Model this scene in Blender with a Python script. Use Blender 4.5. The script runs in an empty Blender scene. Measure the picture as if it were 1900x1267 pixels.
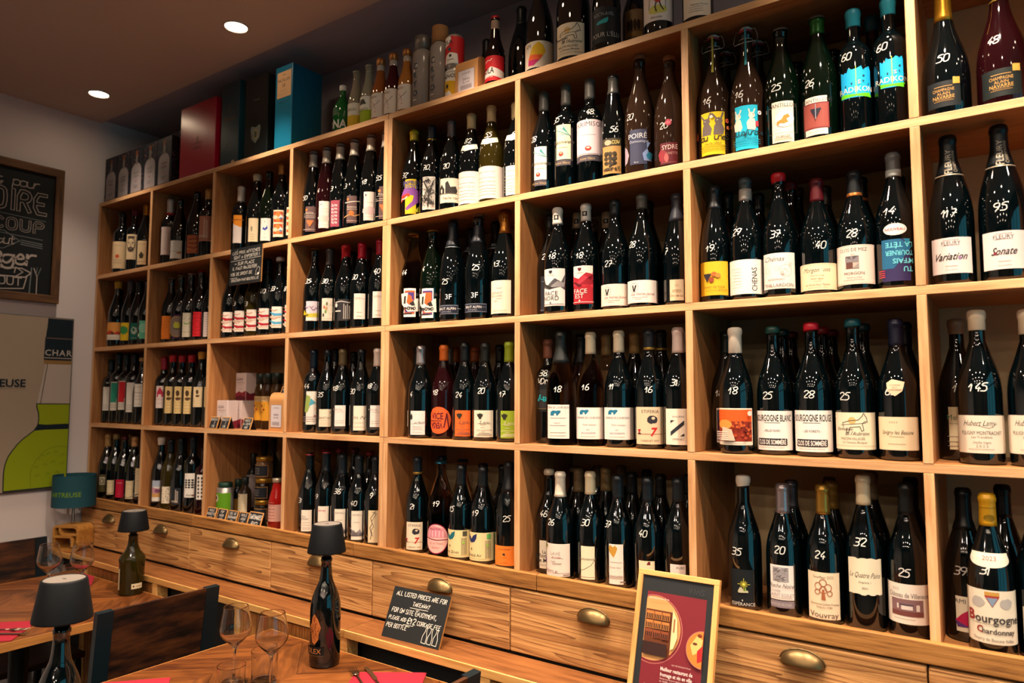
import bpy, bmesh, math, random
from math import sin, cos, pi, radians, sqrt, atan2, hypot
from mathutils import Vector, Matrix

# ---------------------------------------------------------------- camera, sky, lamps, exposure
S = bpy.context.scene
COL = S.collection
S.view_settings.view_transform = 'Standard'
S.view_settings.look = 'None'
S.view_settings.gamma = 1.0
S.view_settings.use_curve_mapping = False
S.view_settings.exposure = -0.28
S.cycles.use_denoising = True
S.cycles.max_bounces = 16
S.cycles.diffuse_bounces = 4
S.cycles.glossy_bounces = 4
S.cycles.transmission_bounces = 14
S.cycles.caustics_reflective = False
S.cycles.caustics_refractive = False
S.cycles.sample_clamp_indirect = 4.0
S.cycles.blur_glossy = 0.1

cam_d = bpy.data.cameras.new('camera')
cam = bpy.data.objects.new('camera', cam_d)
COL.objects.link(cam)
CAM = Vector((1.194, -1.733, 1.555))
_a, _b, _c = -0.6107008, 0.0753279, 0.0021885
_f = Vector((sin(_a)*cos(_b), cos(_a)*cos(_b), sin(_b)))
_r = Vector((cos(_a), -sin(_a), 0)); _u = _r.cross(_f)
_r2 = cos(_c)*_r + sin(_c)*_u; _u2 = -sin(_c)*_r + cos(_c)*_u
cam.matrix_world = Matrix(((_r2.x, _u2.x, -_f.x, CAM.x), (_r2.y, _u2.y, -_f.y, CAM.y), (_r2.z, _u2.z, -_f.z, CAM.z), (0, 0, 0, 1)))
cam_d.sensor_width = 36.0
cam_d.lens = 1327.1/1900*36
cam_d.clip_start = 0.02
cam_d.dof.use_dof = True
cam_d.dof.focus_distance = 2.0
cam_d.dof.aperture_fstop = 3.6
S.camera = cam

# daylight outside the shop window
wd = bpy.data.worlds.new('daylight'); S.world = wd; wd.use_nodes = True
bg = wd.node_tree.nodes['Background']
bg.inputs['Color'].default_value = (0.08, 0.44, 0.56, 1)
bg.inputs['Strength'].default_value = 1.9

WARM = (1.0, 0.79, 0.60)
SPOTS = [(-2.233, -0.19), (-1.168, -0.19), (-0.10, -0.19), (0.97, -0.19), (2.05, -0.19)]
SPOTS += [(-1.9+1.05*i+.3*(j % 2), -1.3-.95*j) for j in range(5) for i in range(5) if i+j]
SPOTS += [(-0.72, -0.48), (0.22, -0.48), (1.16, -0.48), (2.10, -0.48)]
SPOTS = [p for p in SPOTS if p[1] > -1 or p[0] > -1.4]
ZCEIL = 2.950
for _i, (_x, _y) in enumerate(SPOTS):
    ld = bpy.data.lights.new('downlight_beam', 'SPOT')
    ld.energy = {0: 95 if _x > -2 else 42, 1: 190, 2: 50, 3: 40, 4: 50, 5: 62, 6: 80}[0 if _y > -.3 else 1 if _y > -1 else int(-_y/.95)+1]
    ld.color = WARM
    ld.spot_size = radians(80 if _y > -.3 else 106 if _y > -1 else 142 if _y > -2 else 156 if _y > -4 else 166); ld.spot_blend = 1.0 if _y > -.3 else .6
    ld.shadow_soft_size = 0.03
    lo = bpy.data.objects.new('downlight_beam', ld); COL.objects.link(lo)
    lo.location = (_x, _y, ZCEIL-0.012)
# daylight through the window opening in the right wall
pd = bpy.data.lights.new('window_daylight', 'AREA'); pd.shape = 'RECTANGLE'; pd.size = 2.3; pd.size_y = 2.2
pd.cycles.is_portal = True
po = bpy.data.objects.new('window_daylight', pd); COL.objects.link(po)
po.location = (3.03, -1.25, 1.45); po.rotation_euler = (0, radians(90), 0)

RAD=dict(pc=.047,bg=.0405,bx=.0375,ch=.0435,al=.038,sw=.0435)
def profile(t,H,R=None):
    """outline (radius, z) of a bottle of kind t and height H, base to lip"""
    R=R or RAD.get(t,.04); n=.0155 if t in ('ch','pc') else .0142
    base=[(0,.006),(R*.55,.002),(R*.82,0),(R*.95,.003),(R,.010)]
    if t=='bx': k=[(1,.60),(.985,.635),(.92,.67),(.78,.702),(.58,.728),(.45,.748)];nk=.775
    elif t=='al': k=[(1,.40),(.985,.45),(.94,.52),(.86,.59),(.75,.66),(.63,.73),(.51,.80)];nk=.86
    elif t=='ch': k=[(1,.42),(.985,.48),(.94,.54),(.86,.60),(.745,.66),(.61,.72),(.49,.78)];nk=.84
    elif t=='pc': k=[(1,.30),(.975,.36),(.91,.43),(.79,.50),(.64,.57),(.50,.64),(.41,.70)];nk=.77
    elif t=='sw': k=[(1,.44),(.975,.49),(.90,.55),(.78,.61),(.63,.67),(.49,.73)];nk=.80
    else: k=[(1,.46),(.985,.50),(.94,.55),(.855,.60),(.73,.65),(.60,.70),(.49,.75)];nk=.80
    out=base+[(R*a,H*b) for a,b in k]+[(n*1.06,H*nk),(n,H*.90),(n,H*.955),(n*1.09,H*.958),(n*1.09,H*.978),(n,H*.982),(n*.98,H*.997),(n*.8,H),(0,H)]
    return out
def rad_at(t,H,z,R=None):
    p=profile(t,H,R)
    for (r0,z0),(r1,z1) in zip(p[3:],p[4:]):
        if z0<=z<=z1 and z1>z0: return r0+(r1-r0)*(z-z0)/(z1-z0)
    return p[4][0]
BOTTLES = [
 (1, 1, -2.5312, 0.092, 0.324, 'bg', 'k', None, (0.0489, 0.1118, 28, 'd06a28', 'plain', '', 38), None, 'dark wine bottle with orange label, behind, top row, first bay'),
 (1, 1, -2.4372, 0.0415, 0.312, 'bx', 'k', ('foil', 0.9, '0c1210'), (0.022, 0.1566, 62, 'dcc096', 'dot', '', 38), None, 'dark wine bottle with tan label and dark cap, first in front, top row, first bay'),
 (1, 1, -2.3592, 0.066, 0.32, 'bx', 'k', ('foil', 0.892, '6a1020'), (0.0617, 0.1871, 38, 'e0c8a0', 'face', '', 38), None, 'wine bottle with bearded face label, burgundy cap, second in front, top row, first bay'),
 (1, 1, -2.2534, 0.066, 0.328, 'bg', 'k', ('foil', 0.836, 'c8902c'), (0.0248, 0.1411, 31, 'dcc49a', 'leafdot', '', 38), None, 'wine bottle with tan label and golden cap, third in front, top row, first bay'),
 (1, 2, -2.04, 0.066, 0.32, 'bx', 'k', ('whitered', 0.759, 'd8d2c8'), (0.0496, 0.1815, 41, 'ead6d0', 'plainsmall', '', 38), None, 'wine bottle with white cap and red band, first in front, top row, second bay'),
 (1, 2, -1.9527, 0.066, 0.308, 'bg', 'k', None, (0.0219, 0.1056, 39, 'ece6dc', 'orangeleaf', '', 38), None, 'uncapped dark bottle, white label with orange leaf, second in front, top row, second bay'),
 (1, 2, -1.8159, 0.066, 0.32, 'ch', 'k', None, (0.0295, 0.1127, 34, 'a85a38', 'swirl', '', 38), None, 'dark bottle with copper brown label, third from left in front, top row, second bay'),
 (1, 2, -1.9041, 0.156, 0.292, 'bg', 'k', None, (0.0646, 0.1673, 34, 'e8dcc0', 'marks', '', 38), None, 'half-hidden bottle, cream label with black marks, behind, top row, second bay'),
 (1, 2, -1.7243, 0.066, 0.316, 'bx', 'k', ('foil', 0.853, 'c09a5c'), (0.075, 0.1877, 51, 'b07a66', 'vtext', '', 38), None, 'bottle with pinkish brown label and tan cap, fourth in front, top row, second bay'),
 (2, 1, -2.5312, 0.092, 0.3, 'bg', 'k', None, (0.0513, 0.0823, 28, '8a8480', 'plain', '', 38), None, 'dark bottle, grey label, against the side panel, behind, second row, first bay'),
 (2, 1, -2.4554, 0.0445, 0.328, 'bg', 'k', ('wax', 0.89, 'c89a20'), (0.0346, 0.1204, 57, 'e39a4a', 'landscape', '', 38), None, 'bottle with orange and white landscape label, first from left in front, second row, first bay'),
 (2, 1, -2.3734, 0.066, 0.332, 'bg', 'k', ('foil', 0.82, '4a4448'), (0.0292, 0.1159, 39, 'e6c020', 'greenblob', '', 38), None, 'bottle with yellow label and green spot, second from left in front, second row, first bay'),
 (2, 1, -2.2914, 0.066, 0.32, 'bg', 'k', ('foil', 0.816, '10161a'), (0.029, 0.1096, 31, '0e5a4c', 'paleblob', '', 38), None, 'bottle with dark green label, third from left in front, second row, first bay'),
 (2, 1, -2.2094, 0.066, 0.316, 'bg', 'k', None, (0.0303, 0.1164, 28, '58b090', 'mint', '', 38), None, 'bottle with mint green label, half behind upright, fourth in front, second row, first bay'),
 (2, 2, -2.0028, 0.066, 0.308, 'bg', 'k', ('crown', 0.979, 'a08a60'), (0.0197, 0.1263, 39, 'e8802c', 'rings', '', 38), None, 'bottle with plain orange label and crown cap, first in front, second row, second bay'),
 (2, 2, -1.9208, 0.066, 0.312, 'bg', 'k', ('crown', 0.978, 'a08a60'), (0.0192, 0.1274, 28, '402248', 'bigring', '', 38), None, 'bottle with purple ringed label and crown cap, second in front, second row, second bay'),
 (2, 2, -1.8388, 0.066, 0.312, 'bg', 'k', ('crown', 0.978, 'c8a8a8'), (0.0217, 0.1299, 28, 'e6dcc4', 'smile', '', 38), None, 'bottle with cream label and green smiling mouth, third in front, second row, second bay'),
 (2, 2, -1.7568, 0.066, 0.316, 'bg', 'k', ('crown', 0.974, 'c01020'), (0.021, 0.1291, 28, 'd0222c', 'redrings', '', 38), None, 'bottle with red label and red crown cap, fourth in front, second row, second bay'),
 (2, 2, -1.6748, 0.066, 0.3, 'bg', 'k', None, (0.0158, 0.1222, 28, 'dccdc8', 'lines', '', 38), None, 'bottle with pinkish white text label, beside upright, fifth in front, second row, second bay'),
 (3, 1, -2.5353, 0.066, 0.316, 'bx', 'k', ('foil', 0.82, '141c20'), (0.0617, 0.1784, 28, 'ece6dc', 'lowtext', '', 38), None, 'bottle with narrow white label, first from left in front, third row, first bay'),
 (3, 1, -2.4593, 0.066, 0.348, 'bx', 'k', ('foil', 0.824, '0a1818'), (0.0628, 0.2031, 28, 'e6dcd0', 'greenblock', '', 38), None, 'bottle with green block label, second from left in front, third row, first bay'),
 (3, 1, -2.3833, 0.066, 0.34, 'bx', 'k', ('foil', 0.832, '0a1818'), (0.0671, 0.2074, 28, 'e6dcd0', 'redblock', '', 38), None, 'bottle with red block label, third from left in front, third row, first bay'),
 (3, 1, -2.3073, 0.066, 0.34, 'bx', 'k', ('foil', 0.849, '0a1420'), (0.0567, 0.1984, 28, 'ece6dc', 'lowtext', '', 38), None, 'bottle with tall plain white label, fourth from left in front, third row, first bay'),
 (3, 1, -2.2283, 0.066, 0.316, 'bg', 'k', ('wax', 0.953, 'a08050'), (0.0836, 0.1913, 28, 'ece6dc', 'midtext', '', 38), None, 'bottle with white text label and tan wax, fifth in front, third row, first bay'),
 (3, 1, -2.1493, 0.066, 0.32, 'bx', 'k', None, (0.0844, 0.1891, 28, 'ece6dc', 'midtext', '', 38), None, 'bottle with white label, half behind upright, sixth from left in front, third row, first bay'),
 (3, 2, -2.04, 0.066, 0.316, 'bx', 'k', ('foil', 0.809, '8a1428'), (0.0794, 0.1805, 28, 'ead6d0', 'tower', '', 38), None, 'bottle with red tower label, long red cap, first in front, third row, second bay'),
 (3, 2, -1.964, 0.066, 0.32, 'bx', 'k', ('wax', 0.902, 'a8101c'), (0.0573, 0.177, 28, 'e4c588', 'seal', '', 38), None, 'bottle with yellowish seal label and red wax, second in front, third row, second bay'),
 (3, 2, -1.888, 0.066, 0.316, 'bx', 'k', ('wax', 0.902, '98101c'), (0.057, 0.1766, 28, 'e4c588', 'seal', '', 38), None, 'bottle with yellowish seal label and red wax, third in front, third row, second bay'),
 (3, 2, -1.812, 0.066, 0.316, 'bx', 'k', ('wax', 0.894, 'a0101c'), (0.0567, 0.1762, 28, 'e4c588', 'seal', '', 38), None, 'bottle with yellowish seal label and red wax, fourth in front, third row, second bay'),
 (3, 2, -1.733, 0.066, 0.328, 'bg', 'k', ('wax', 0.902, 'c48a2c'), (0.0874, 0.1742, 28, 'e2cba2', 'seal', '', 38), None, 'bottle with cream seal label and golden wax, fifth in front, third row, second bay'),
 (3, 2, -1.654, 0.066, 0.308, 'bx', 'k', ('wax', 0.909, '78101c'), (0.0882, 0.1739, 28, 'e4c588', 'seal', '', 38), None, 'bottle with yellowish label, half behind upright, sixth from left in front, third row, second bay'),
 (4, 1, -2.5323, 0.066, 0.316, 'bg', 'k', ('foil', 0.807, 'b08850'), (0.0367, 0.1213, 28, '5c5430', 'square', '', 38), None, 'bottle with olive label and tan cap, first from left in front, bottom row, first bay'),
 (4, 1, -2.4503, 0.066, 0.32, 'bg', 'k', ('foil', 0.922, '8a7448'), (0.03, 0.0987, 28, 'e6d3ac', 'toplines', '', 38), None, 'bottle with cream label and drawn branch, second from left in front, bottom row, first bay'),
 (4, 1, -2.3672, 0.066, 0.312, 'bg', 'k', ('foil', 0.958, '501020'), (0.0222, 0.1076, 28, 'b00c34', 'plainsmall', '', 38), None, 'bottle with crimson label, third from left in front, bottom row, first bay'),
 (4, 1, -2.4855, 0.156, 0.316, 'bg', 'k', ('foil', 0.816, '8a6a40'), None, None, 'dark bottle with brown cap, behind, bottom row, first bay'),
 (4, 1, -2.2734, 0.066, 0.312, 'bg', 'k', ('foil', 0.854, 'b88858'), (0.0236, 0.1077, 28, 'dcc8a0', 'toplines', '', 38), None, 'bottle with low cream label and tan cap, fourth in front, bottom row, first bay'),
 (4, 1, -2.1944, 0.066, 0.32, 'bx', 'k', None, (0.0407, 0.171, 28, 'd8c4a0', 'toplines', '', 38), None, 'bottle with tall cream label, half behind upright, fifth in front, bottom row, first bay'),
 (4, 2, -2.037, 0.066, 0.316, 'bg', 'k', ('wax', 0.896, 'd8cfc0'), (0.0326, 0.1256, 28, 'e4dcd4', 'bluepink', '', 38), None, 'bottle with blue and pink landscape label, white wax, first in front, bottom row, second bay'),
 (4, 2, -1.955, 0.066, 0.312, 'bg', 'o', ('foil', 0.803, '0a1416'), (0.0306, 0.1042, 28, 'e6d8c0', 'spots', '', 38), None, 'bottle with spotted cream label, second from left in front, bottom row, second bay'),
 (4, 2, -1.873, 0.066, 0.32, 'bg', 'k', ('foil', 0.768, '0a1416'), (0.0318, 0.1043, 28, '20262c', 'vtext', '', 38), None, 'bottle with black label and vertical pale text, third in front, bottom row, second bay'),
 (4, 2, -2.0074, 0.156, 0.312, 'bg', 'k', ('foil', 0.777, '0a1216'), (0.0121, 0.071, 38, 'd8ccb8', 'marks', '', 38), None, 'dark bottle with a narrow strip of cream label, behind, bottom row, second bay'),
 (4, 2, -1.7748, 0.066, 0.332, 'bx', 'k', ('foil', 0.83, '0c1620'), (0.0705, 0.174, 35, 'ece6dc', 'treegrid', '', 38), None, 'bottle with white label and black tree grid, fourth in front, bottom row, second bay'),
 (4, 2, -1.6884, 0.066, 0.288, 'bx', 'r', None, (0.0691, 0.1737, 28, 'ece6dc', 'dotgrid', '', 38), None, 'bottle with white dotted label, beside upright, fifth from left in front, bottom row, second bay'),
 (1, 3, -1.4822, 0.066, 0.288, 'bx', 'k', ('foil', 0.768, 'e0d4c8'), (0.0369, 0.1563, 28, 'ece0d8', 'orangetop', '', 36), None, 'bottle with white cap and orange-topped label, first from left in front, top row, third bay'),
 (1, 3, -1.372, 0.066, 0.32, 'bg', 'k', ('wax', 0.913, 'd8c8a4'), (0.0285, 0.1267, 28, 'e6d3ac', 'sidemark', '', 36), None, 'bottle with cream wax cap and narrow cream label, second in front, top row, third bay'),
 (1, 3, -1.29, 0.066, 0.32, 'bg', 'g', None, (0.0227, 0.1151, 28, 'ece6dc', 'bluebird', '', 36), None, 'uncapped green bottle with small blue bird, third from left in front, top row, third bay'),
 (1, 3, -1.208, 0.066, 0.336, 'bg', 'k', ('foil', 0.865, 'c09050'), (0.0277, 0.1366, 28, 'f0e0c0', 'orangeframes', '', 36), None, 'bottle with orange framed label and gold cap, fourth in front, top row, third bay'),
 (1, 3, -1.126, 0.066, 0.324, 'bg', 'k', ('foil', 0.863, 'c09050'), (0.024, 0.1353, 28, 'f0e0c0', 'orangeframes', '', 36), None, 'bottle with orange framed label, beside upright, fifth from left in front, top row, third bay'),
 (2, 3, -1.531, 0.066, 0.32, 'bg', 'k', None, (0.0285, 0.1131, 28, 'ece0d4', 'redribbon', '', 36), None, 'bottle with red ribbon label, first from left in front, second row, third bay'),
 (2, 3, -1.449, 0.066, 0.316, 'bg', 'k', None, (0.0262, 0.1131, 28, 'ece0d4', 'redribbon', '', 36), ('3', 0.1443, 3), 'bottle with red ribbon label, under the hanging board, second in front, second row, third bay'),
 (2, 3, -1.367, 0.066, 0.316, 'bg', 'o', None, (0.0257, 0.1129, 28, 'ece0d4', 'redribbon', '', 36), ('3', 0.1366, 2), 'olive glass bottle with red ribbon label, third from left in front, second row, third bay'),
 (2, 3, -1.285, 0.066, 0.32, 'bg', 'k', ('foil', 0.819, '101a20'), (0.0284, 0.1125, 28, 'ece0d4', 'redribbon', '', 36), ('20', 0.1826, 24), 'red ribbon bottle right of the hanging board, fourth in front, second row, third bay'),
 (2, 3, -1.203, 0.066, 0.316, 'bg', 'k', ('wax', 0.956, 'b0aca8'), (0.0293, 0.1137, 28, 'ece0d4', 'blueribbon', '', 36), ('33', 0.1861, 0), 'bottle with blue ribbon label and pale wax, fifth in front, second row, third bay'),
 (2, 3, -1.121, 0.066, 0.32, 'bg', 'k', ('foil', 0.963, 'a01020'), (0.0299, 0.1146, 28, 'ece0d4', 'redribbon', '', 36), ('8', 0.1792, -1), 'bottle with red ribbon label, beside upright, sixth from left in front, second row, third bay'),
 (1, 4, -1.0159, 0.066, 0.348, 'al', 'k', ('foilgrey', 0.818, 'd8ccbc'), (0.0245, 0.1221, 28, '5e4644', 'grapes', '', 38), ('50', 0.1574, -2), 'tall bottle with brown grape label, first from left in front, top row, fourth bay'),
 (1, 4, -0.9389, 0.066, 0.348, 'al', 'r', ('foilgrey', 0.823, 'dccfbc'), (0.0281, 0.1311, 28, 'ead8cc', 'faintmap', '', 38), ('4', 0.1728, -3), 'reddish bottle with white label, second from left in front, top row, fourth bay'),
 (1, 4, -0.8619, 0.066, 0.348, 'al', 'k', ('foilgrey', 0.819, 'dccfbc'), (0.0229, 0.1224, 28, '8e3c4c', 'scribble', '', 22), ('3', 0.1687, -4), 'bottle with mauve scribbled label, third from left in front, top row, fourth bay'),
 (1, 4, -0.7849, 0.066, 0.348, 'al', 'k', ('foilgrey', 0.818, 'dccfbc'), (0.0257, 0.127, 28, '5e4644', 'branch', '', 38), ('3', 0.1659, -5), 'bottle with brown branch label, fourth from left in front, top row, fourth bay'),
 (1, 4, -0.6967, 0.066, 0.348, 'al', 'k', ('foilgrey', 0.823, 'dccfbc'), (0.0233, 0.1276, 28, 'ead8cc', 'pinkmap', '', 38), ('18', 0.1658, 8), 'bottle with white label and faint pink map, fifth in front, top row, fourth bay'),
 (1, 4, -0.6197, 0.066, 0.344, 'al', 'k', ('foilgrey', 0.828, 'dccfbc'), (0.0173, 0.1342, 28, '5e4644', 'grapes', '', 38), ('35', 0.1671, 1), 'bottle with brown grape label, beside upright, sixth from left in front, top row, fourth bay'),
 (1, 4, -0.8194, 0.156, 0.348, 'al', 'k', ('foil', 0.827, '6a4c38'), None, None, 'dark bottle with brown cap, behind, top row, fourth bay'),
 (2, 4, -0.9952, 0.066, 0.328, 'bg', 'k', ('crown', 0.973, 'c08a28'), (0.0453, 0.1198, 30, 'dccfd8', 'meadow', '', 38), ('35', 0.1981, 5), 'bottle with birds over yellow meadow label, first from left in front, second row, fourth bay'),
 (2, 4, -0.9072, 0.066, 0.32, 'bg', 'k', ('foil', 0.791, '3a3230'), (0.0402, 0.1244, 28, 'e8d8c4', 'figures', '', 38), ('30', 0.1895, 18), 'bottle with small figures on white label, second from left in front, second row, fourth bay'),
 (2, 4, -0.8194, 0.066, 0.32, 'bg', 'k', ('waxslant', 0.84, 'c81828'), (0.035, 0.1145, 30, '2c2a2c', 'whitescript', '', 38), None, 'bottle with charcoal label and red slanted wax, third in front, second row, fourth bay'),
 (2, 4, -0.7343, 0.066, 0.32, 'bg', 'k', ('foil', 0.813, 'b81430'), (0.0362, 0.128, 29, 'eaddd0', 'toptitle', '', 38), ('30', 0.1893, 2), 'bottle with white label and long red cap, fourth in front, second row, fourth bay'),
 (2, 4, -0.6406, 0.066, 0.32, 'bg', 'k', ('foil', 0.822, 'a01430'), (0.0351, 0.128, 28, 'eaddd0', 'toptitle', '', 38), ('40', 0.2017, 21), 'bottle with white label and red cap, beside upright, fifth in front, second row, fourth bay'),
 (2, 4, -1.0134, 0.156, 0.324, 'bg', 'k', ('foil', 0.841, '0c1216'), None, None, 'plain dark bottle, first from left behind, second row, fourth bay'),
 (2, 4, -0.8818, 0.156, 0.316, 'bg', 'k', ('foil', 0.821, '0c1216'), None, None, 'plain dark bottle, second from left behind, second row, fourth bay'),
 (2, 4, -0.7998, 0.156, 0.324, 'bg', 'k', ('foil', 0.858, '600c18'), None, None, 'dark bottle with dark red cap, third from left behind, second row, fourth bay'),
 (3, 4, -0.9867, 0.066, 0.312, 'bx', 'k', ('foil', 0.773, '0c1c2c'), (0.0305, 0.1541, 28, 'e8ddd0', 'parrot', '', 38), ('44', 0.1733, 7), 'bottle with colourful bird label, first from left in front, third row, fourth bay'),
 (3, 4, -0.907, 0.066, 0.308, 'bg', 'k', ('foil', 0.925, '0c141a'), (0.0248, 0.0885, 31, 'e6d6bc', 'titleline', '', 38), ('35', 0.1415, 9), 'bottle with low cream label, second from left in front, third row, fourth bay'),
 (3, 4, -0.825, 0.066, 0.308, 'bg', 'k', ('foil', 0.808, '6a5838'), (0.0285, 0.1033, 28, 'e8dcd4', 'smalltitle', '', 38), ('18', 0.1656, 7), 'bottle with white label and tan cap, third from left in front, third row, fourth bay'),
 (3, 4, -0.7258, 0.066, 0.304, 'bg', 'k', ('foil', 0.919, '0c141a'), (0.0162, 0.1028, 30, 'e8dac6', 'zigzag', '', 38), ('30', 0.1531, -5), 'bottle with cream label and zigzag lettering, fourth from left in front, third row, fourth bay'),
 (3, 4, -0.6438, 0.066, 0.304, 'bg', 'k', ('foil', 0.795, 'e0d0c4'), (0.0303, 0.105, 28, 'e8dcd4', 'smalltitle', '', 38), ('18', 0.1719, -2), 'bottle with white label and white cap, fifth from left in front, third row, fourth bay'),
 (3, 4, -0.9676, 0.156, 0.32, 'bg', 'k', ('foil', 0.839, '0a1420'), None, None, 'plain dark bottle, first from left behind, third row, fourth bay'),
 (3, 4, -0.8642, 0.156, 0.304, 'bg', 'k', ('foil', 0.866, '0a1216'), None, None, 'plain dark bottle, second from left behind, third row, fourth bay'),
 (4, 4, -0.9959, 0.066, 0.296, 'bg', 'k', ('redtop', 0.811, '0c1418'), (0.012, 0.0895, 28, 'e8dccc', 'smallprint', '', 38), ('31', 0.1243, -3), 'bottle with white label and red-topped cap, first from left in front, bottom row, fourth bay'),
 (4, 4, -0.9034, 0.066, 0.308, 'bg', 'k', ('redtop', 0.749, '10181e'), (0.0395, 0.1115, 28, 'e8dccc', 'redtitle', '', 38), ('9', 0.1456, -4), 'bottle with white label and red title, second from left in front, bottom row, fourth bay'),
 (4, 4, -0.8149, 0.066, 0.3, 'bg', 'k', ('foil', 0.756, '182228'), (0.012, 0.1095, 28, 'e8dccc', 'hills', '', 38), ('36', 0.171, 19), 'bottle with hill label behind the table lamp, third in front, bottom row, fourth bay'),
 (4, 4, -0.7279, 0.066, 0.3, 'bg', 'k', ('foil', 0.783, '182228'), (0.012, 0.111, 28, 'e8dccc', 'hills', '', 38), ('40', 0.1365, 18), 'bottle with grey hills on white label, fourth from left in front, bottom row, fourth bay'),
 (4, 4, -0.6443, 0.066, 0.3, 'bg', 'k', ('foil', 0.789, '141a1e'), (0.012, 0.1203, 28, 'e2cfa8', 'vscript', '', 38), ('9', 0.1692, 20), 'bottle with vertical handwriting on cream label, fifth from left in front, bottom row, fourth bay'),
 (4, 4, -1.0134, 0.156, 0.304, 'bg', 'k', ('foil', 0.968, '901820'), None, None, 'dark bottle with red cap, first from left behind, bottom row, fourth bay'),
 (4, 4, -0.9314, 0.156, 0.312, 'bg', 'k', ('foil', 0.979, '701018'), None, None, 'dark bottle with red cap, second from left behind, bottom row, fourth bay'),
 (4, 4, -0.8494, 0.156, 0.316, 'bg', 'k', ('foil', 0.978, '501018'), None, None, 'dark bottle with red cap, third from left behind, bottom row, fourth bay'),
 (4, 4, -0.7674, 0.156, 0.308, 'bg', 'k', ('foil', 0.972, '701020'), None, None, 'dark bottle with red cap, fourth from left behind, bottom row, fourth bay'),
 (4, 4, -0.6854, 0.156, 0.3, 'bg', 'k', ('foil', 0.787, '0c1216'), None, None, 'plain dark bottle, fifth from left behind, bottom row, fourth bay'),
 (1, 5, -0.4838, 0.066, 0.32, 'bg', 'k', ('ring', 0.88, 'b8a020'), (0.0153, 0.136, 28, 'd8b820', 'monster', '', 28), ('32', 0.1521, -10), 'bottle with colourful purple and yellow label, first from left in front, top row, fifth bay'),
 (1, 5, -0.4018, 0.066, 0.32, 'bg', 'k', ('goldring', 0.831, '1a2430'), (0.0183, 0.1301, 32, 'e4d8cc', 'inktree', '', 28), ('70', 0.1628, 12), 'bottle with black and white ink drawing label, second in front, top row, fifth bay'),
 (1, 5, -0.3146, 0.066, 0.32, 'bg', 'k', ('foil', 0.816, '6a6468'), (0.0281, 0.1098, 48, 'e8d8c0', 'house', '', 28), ('20', 0.1511, 13), 'bottle with black house drawing on cream label, third in front, top row, fifth bay'),
 (1, 5, -0.2295, 0.066, 0.32, 'bg', 'k', ('foil', 0.838, 'dcc898'), (0.012, 0.1174, 62, 'ecdcd0', 'title', 'neck', 12), ('82', 0.2234, 8), 'bottle with cream cap and shield neck label, fourth in front, top row, fifth bay'),
 (1, 5, -0.1475, 0.066, 0.328, 'bg', 'o', ('foil', 0.834, 'dcc898'), (0.0164, 0.1199, 86, 'ecdcd0', 'title', 'neck', 12), ('55', 0.2271, 9), 'olive bottle with cream cap and shield neck label, fifth in front, top row, fifth bay'),
 (1, 5, -0.0515, 0.066, 0.316, 'bg', 'k', ('foil', 0.83, 'dcc898'), (0.012, 0.1037, 28, 'ecdcd0', 'title', 'neck', 12), ('5', 0.2067, 18), 'bottle with shield neck label, beside upright, sixth from left in front, top row, fifth bay'),
 (1, 5, -0.4838, 0.156, 0.32, 'bg', 'k', ('ring', 0.949, '98801c'), None, None, 'dark bottle with yellow-ringed cap, first from left behind, top row, fifth bay'),
 (1, 5, -0.4018, 0.156, 0.28, 'bg', 'k', ('ring', 0.947, '7a7020'), None, None, 'dark bottle with dim yellow-ringed cap, second from left behind, top row, fifth bay'),
 (2, 5, -0.4808, 0.066, 0.32, 'ch', 'c', ('crown', 0.974, 'c08c38'), (0.028, 0.125, 28, 'efe4dc', 'orangeart', '', 28), ('44', 0.1803, -9), 'clear bottle with orange and purple art label, first in front, second row, fifth bay'),
 (2, 5, -0.3928, 0.066, 0.32, 'ch', 'g', ('crown', 0.97, 'c89838'), (0.0193, 0.1175, 28, 'efe4dc', 'purpleart', '', 19), ('4', 0.1838, -11), 'green bottle with purple and orange art label, second in front, second row, fifth bay'),
 (2, 5, -0.3045, 0.066, 0.34, 'ch', 'k', ('silverline', 0.73, '1c2028'), (0.0255, 0.057, 44, '1a2030', 'brut', '', 22), ('25', 0.1331, 2), 'sparkling wine bottle with low dark band label, third in front, second row, fifth bay'),
 (2, 5, -0.1978, 0.066, 0.34, 'ch', 'k', ('muselet', 0.737, '1c2028'), (0.0252, 0.0542, 54, '1a2030', 'brut', '', 22), ('25', 0.1681, 23), 'sparkling bottle with wired cork and dark band label, fourth in front, second row, fifth bay'),
 (2, 5, -0.0925, 0.066, 0.34, 'ch', 'k', ('goldfoil', 0.794, 'b87830'), (0.0152, 0.1174, 50, 'e8dac4', 'cremant', '', 10), ('13', 0.1696, -5), 'sparkling bottle with golden foil and cream label, fifth in front, second row, fifth bay'),
 (2, 5, -0.4808, 0.156, 0.324, 'ch', 'k', ('crown', 0.977, '8a6a38'), None, None, 'dark bottle with crown cap, first from left behind, second row, fifth bay'),
 (2, 5, -0.3928, 0.156, 0.296, 'ch', 'o', ('crown', 0.976, 'a08038'), None, None, 'olive bottle with crown cap, second from left behind, second row, fifth bay'),
 (2, 5, -0.3001, 0.156, 0.332, 'ch', 'k', ('silverline', 0.75, '181a1e'), None, None, 'dark sparkling bottle, third from left behind, second row, fifth bay'),
 (2, 5, -0.1943, 0.156, 0.34, 'ch', 'k', ('silverline', 0.727, '101418'), None, None, 'dark sparkling bottle, fourth from left behind, second row, fifth bay'),
 (3, 5, -0.4204, 0.0445, 0.304, 'bg', 'k', ('foil', 0.796, 'a8a2a4'), (0.012, 0.0896, 36, 'e8dfd8', 'leafscript', '', 28), ('4', 0.1444, -8), 'bottle with silver cap and white label, first from left in front, third row, fifth bay'),
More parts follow.
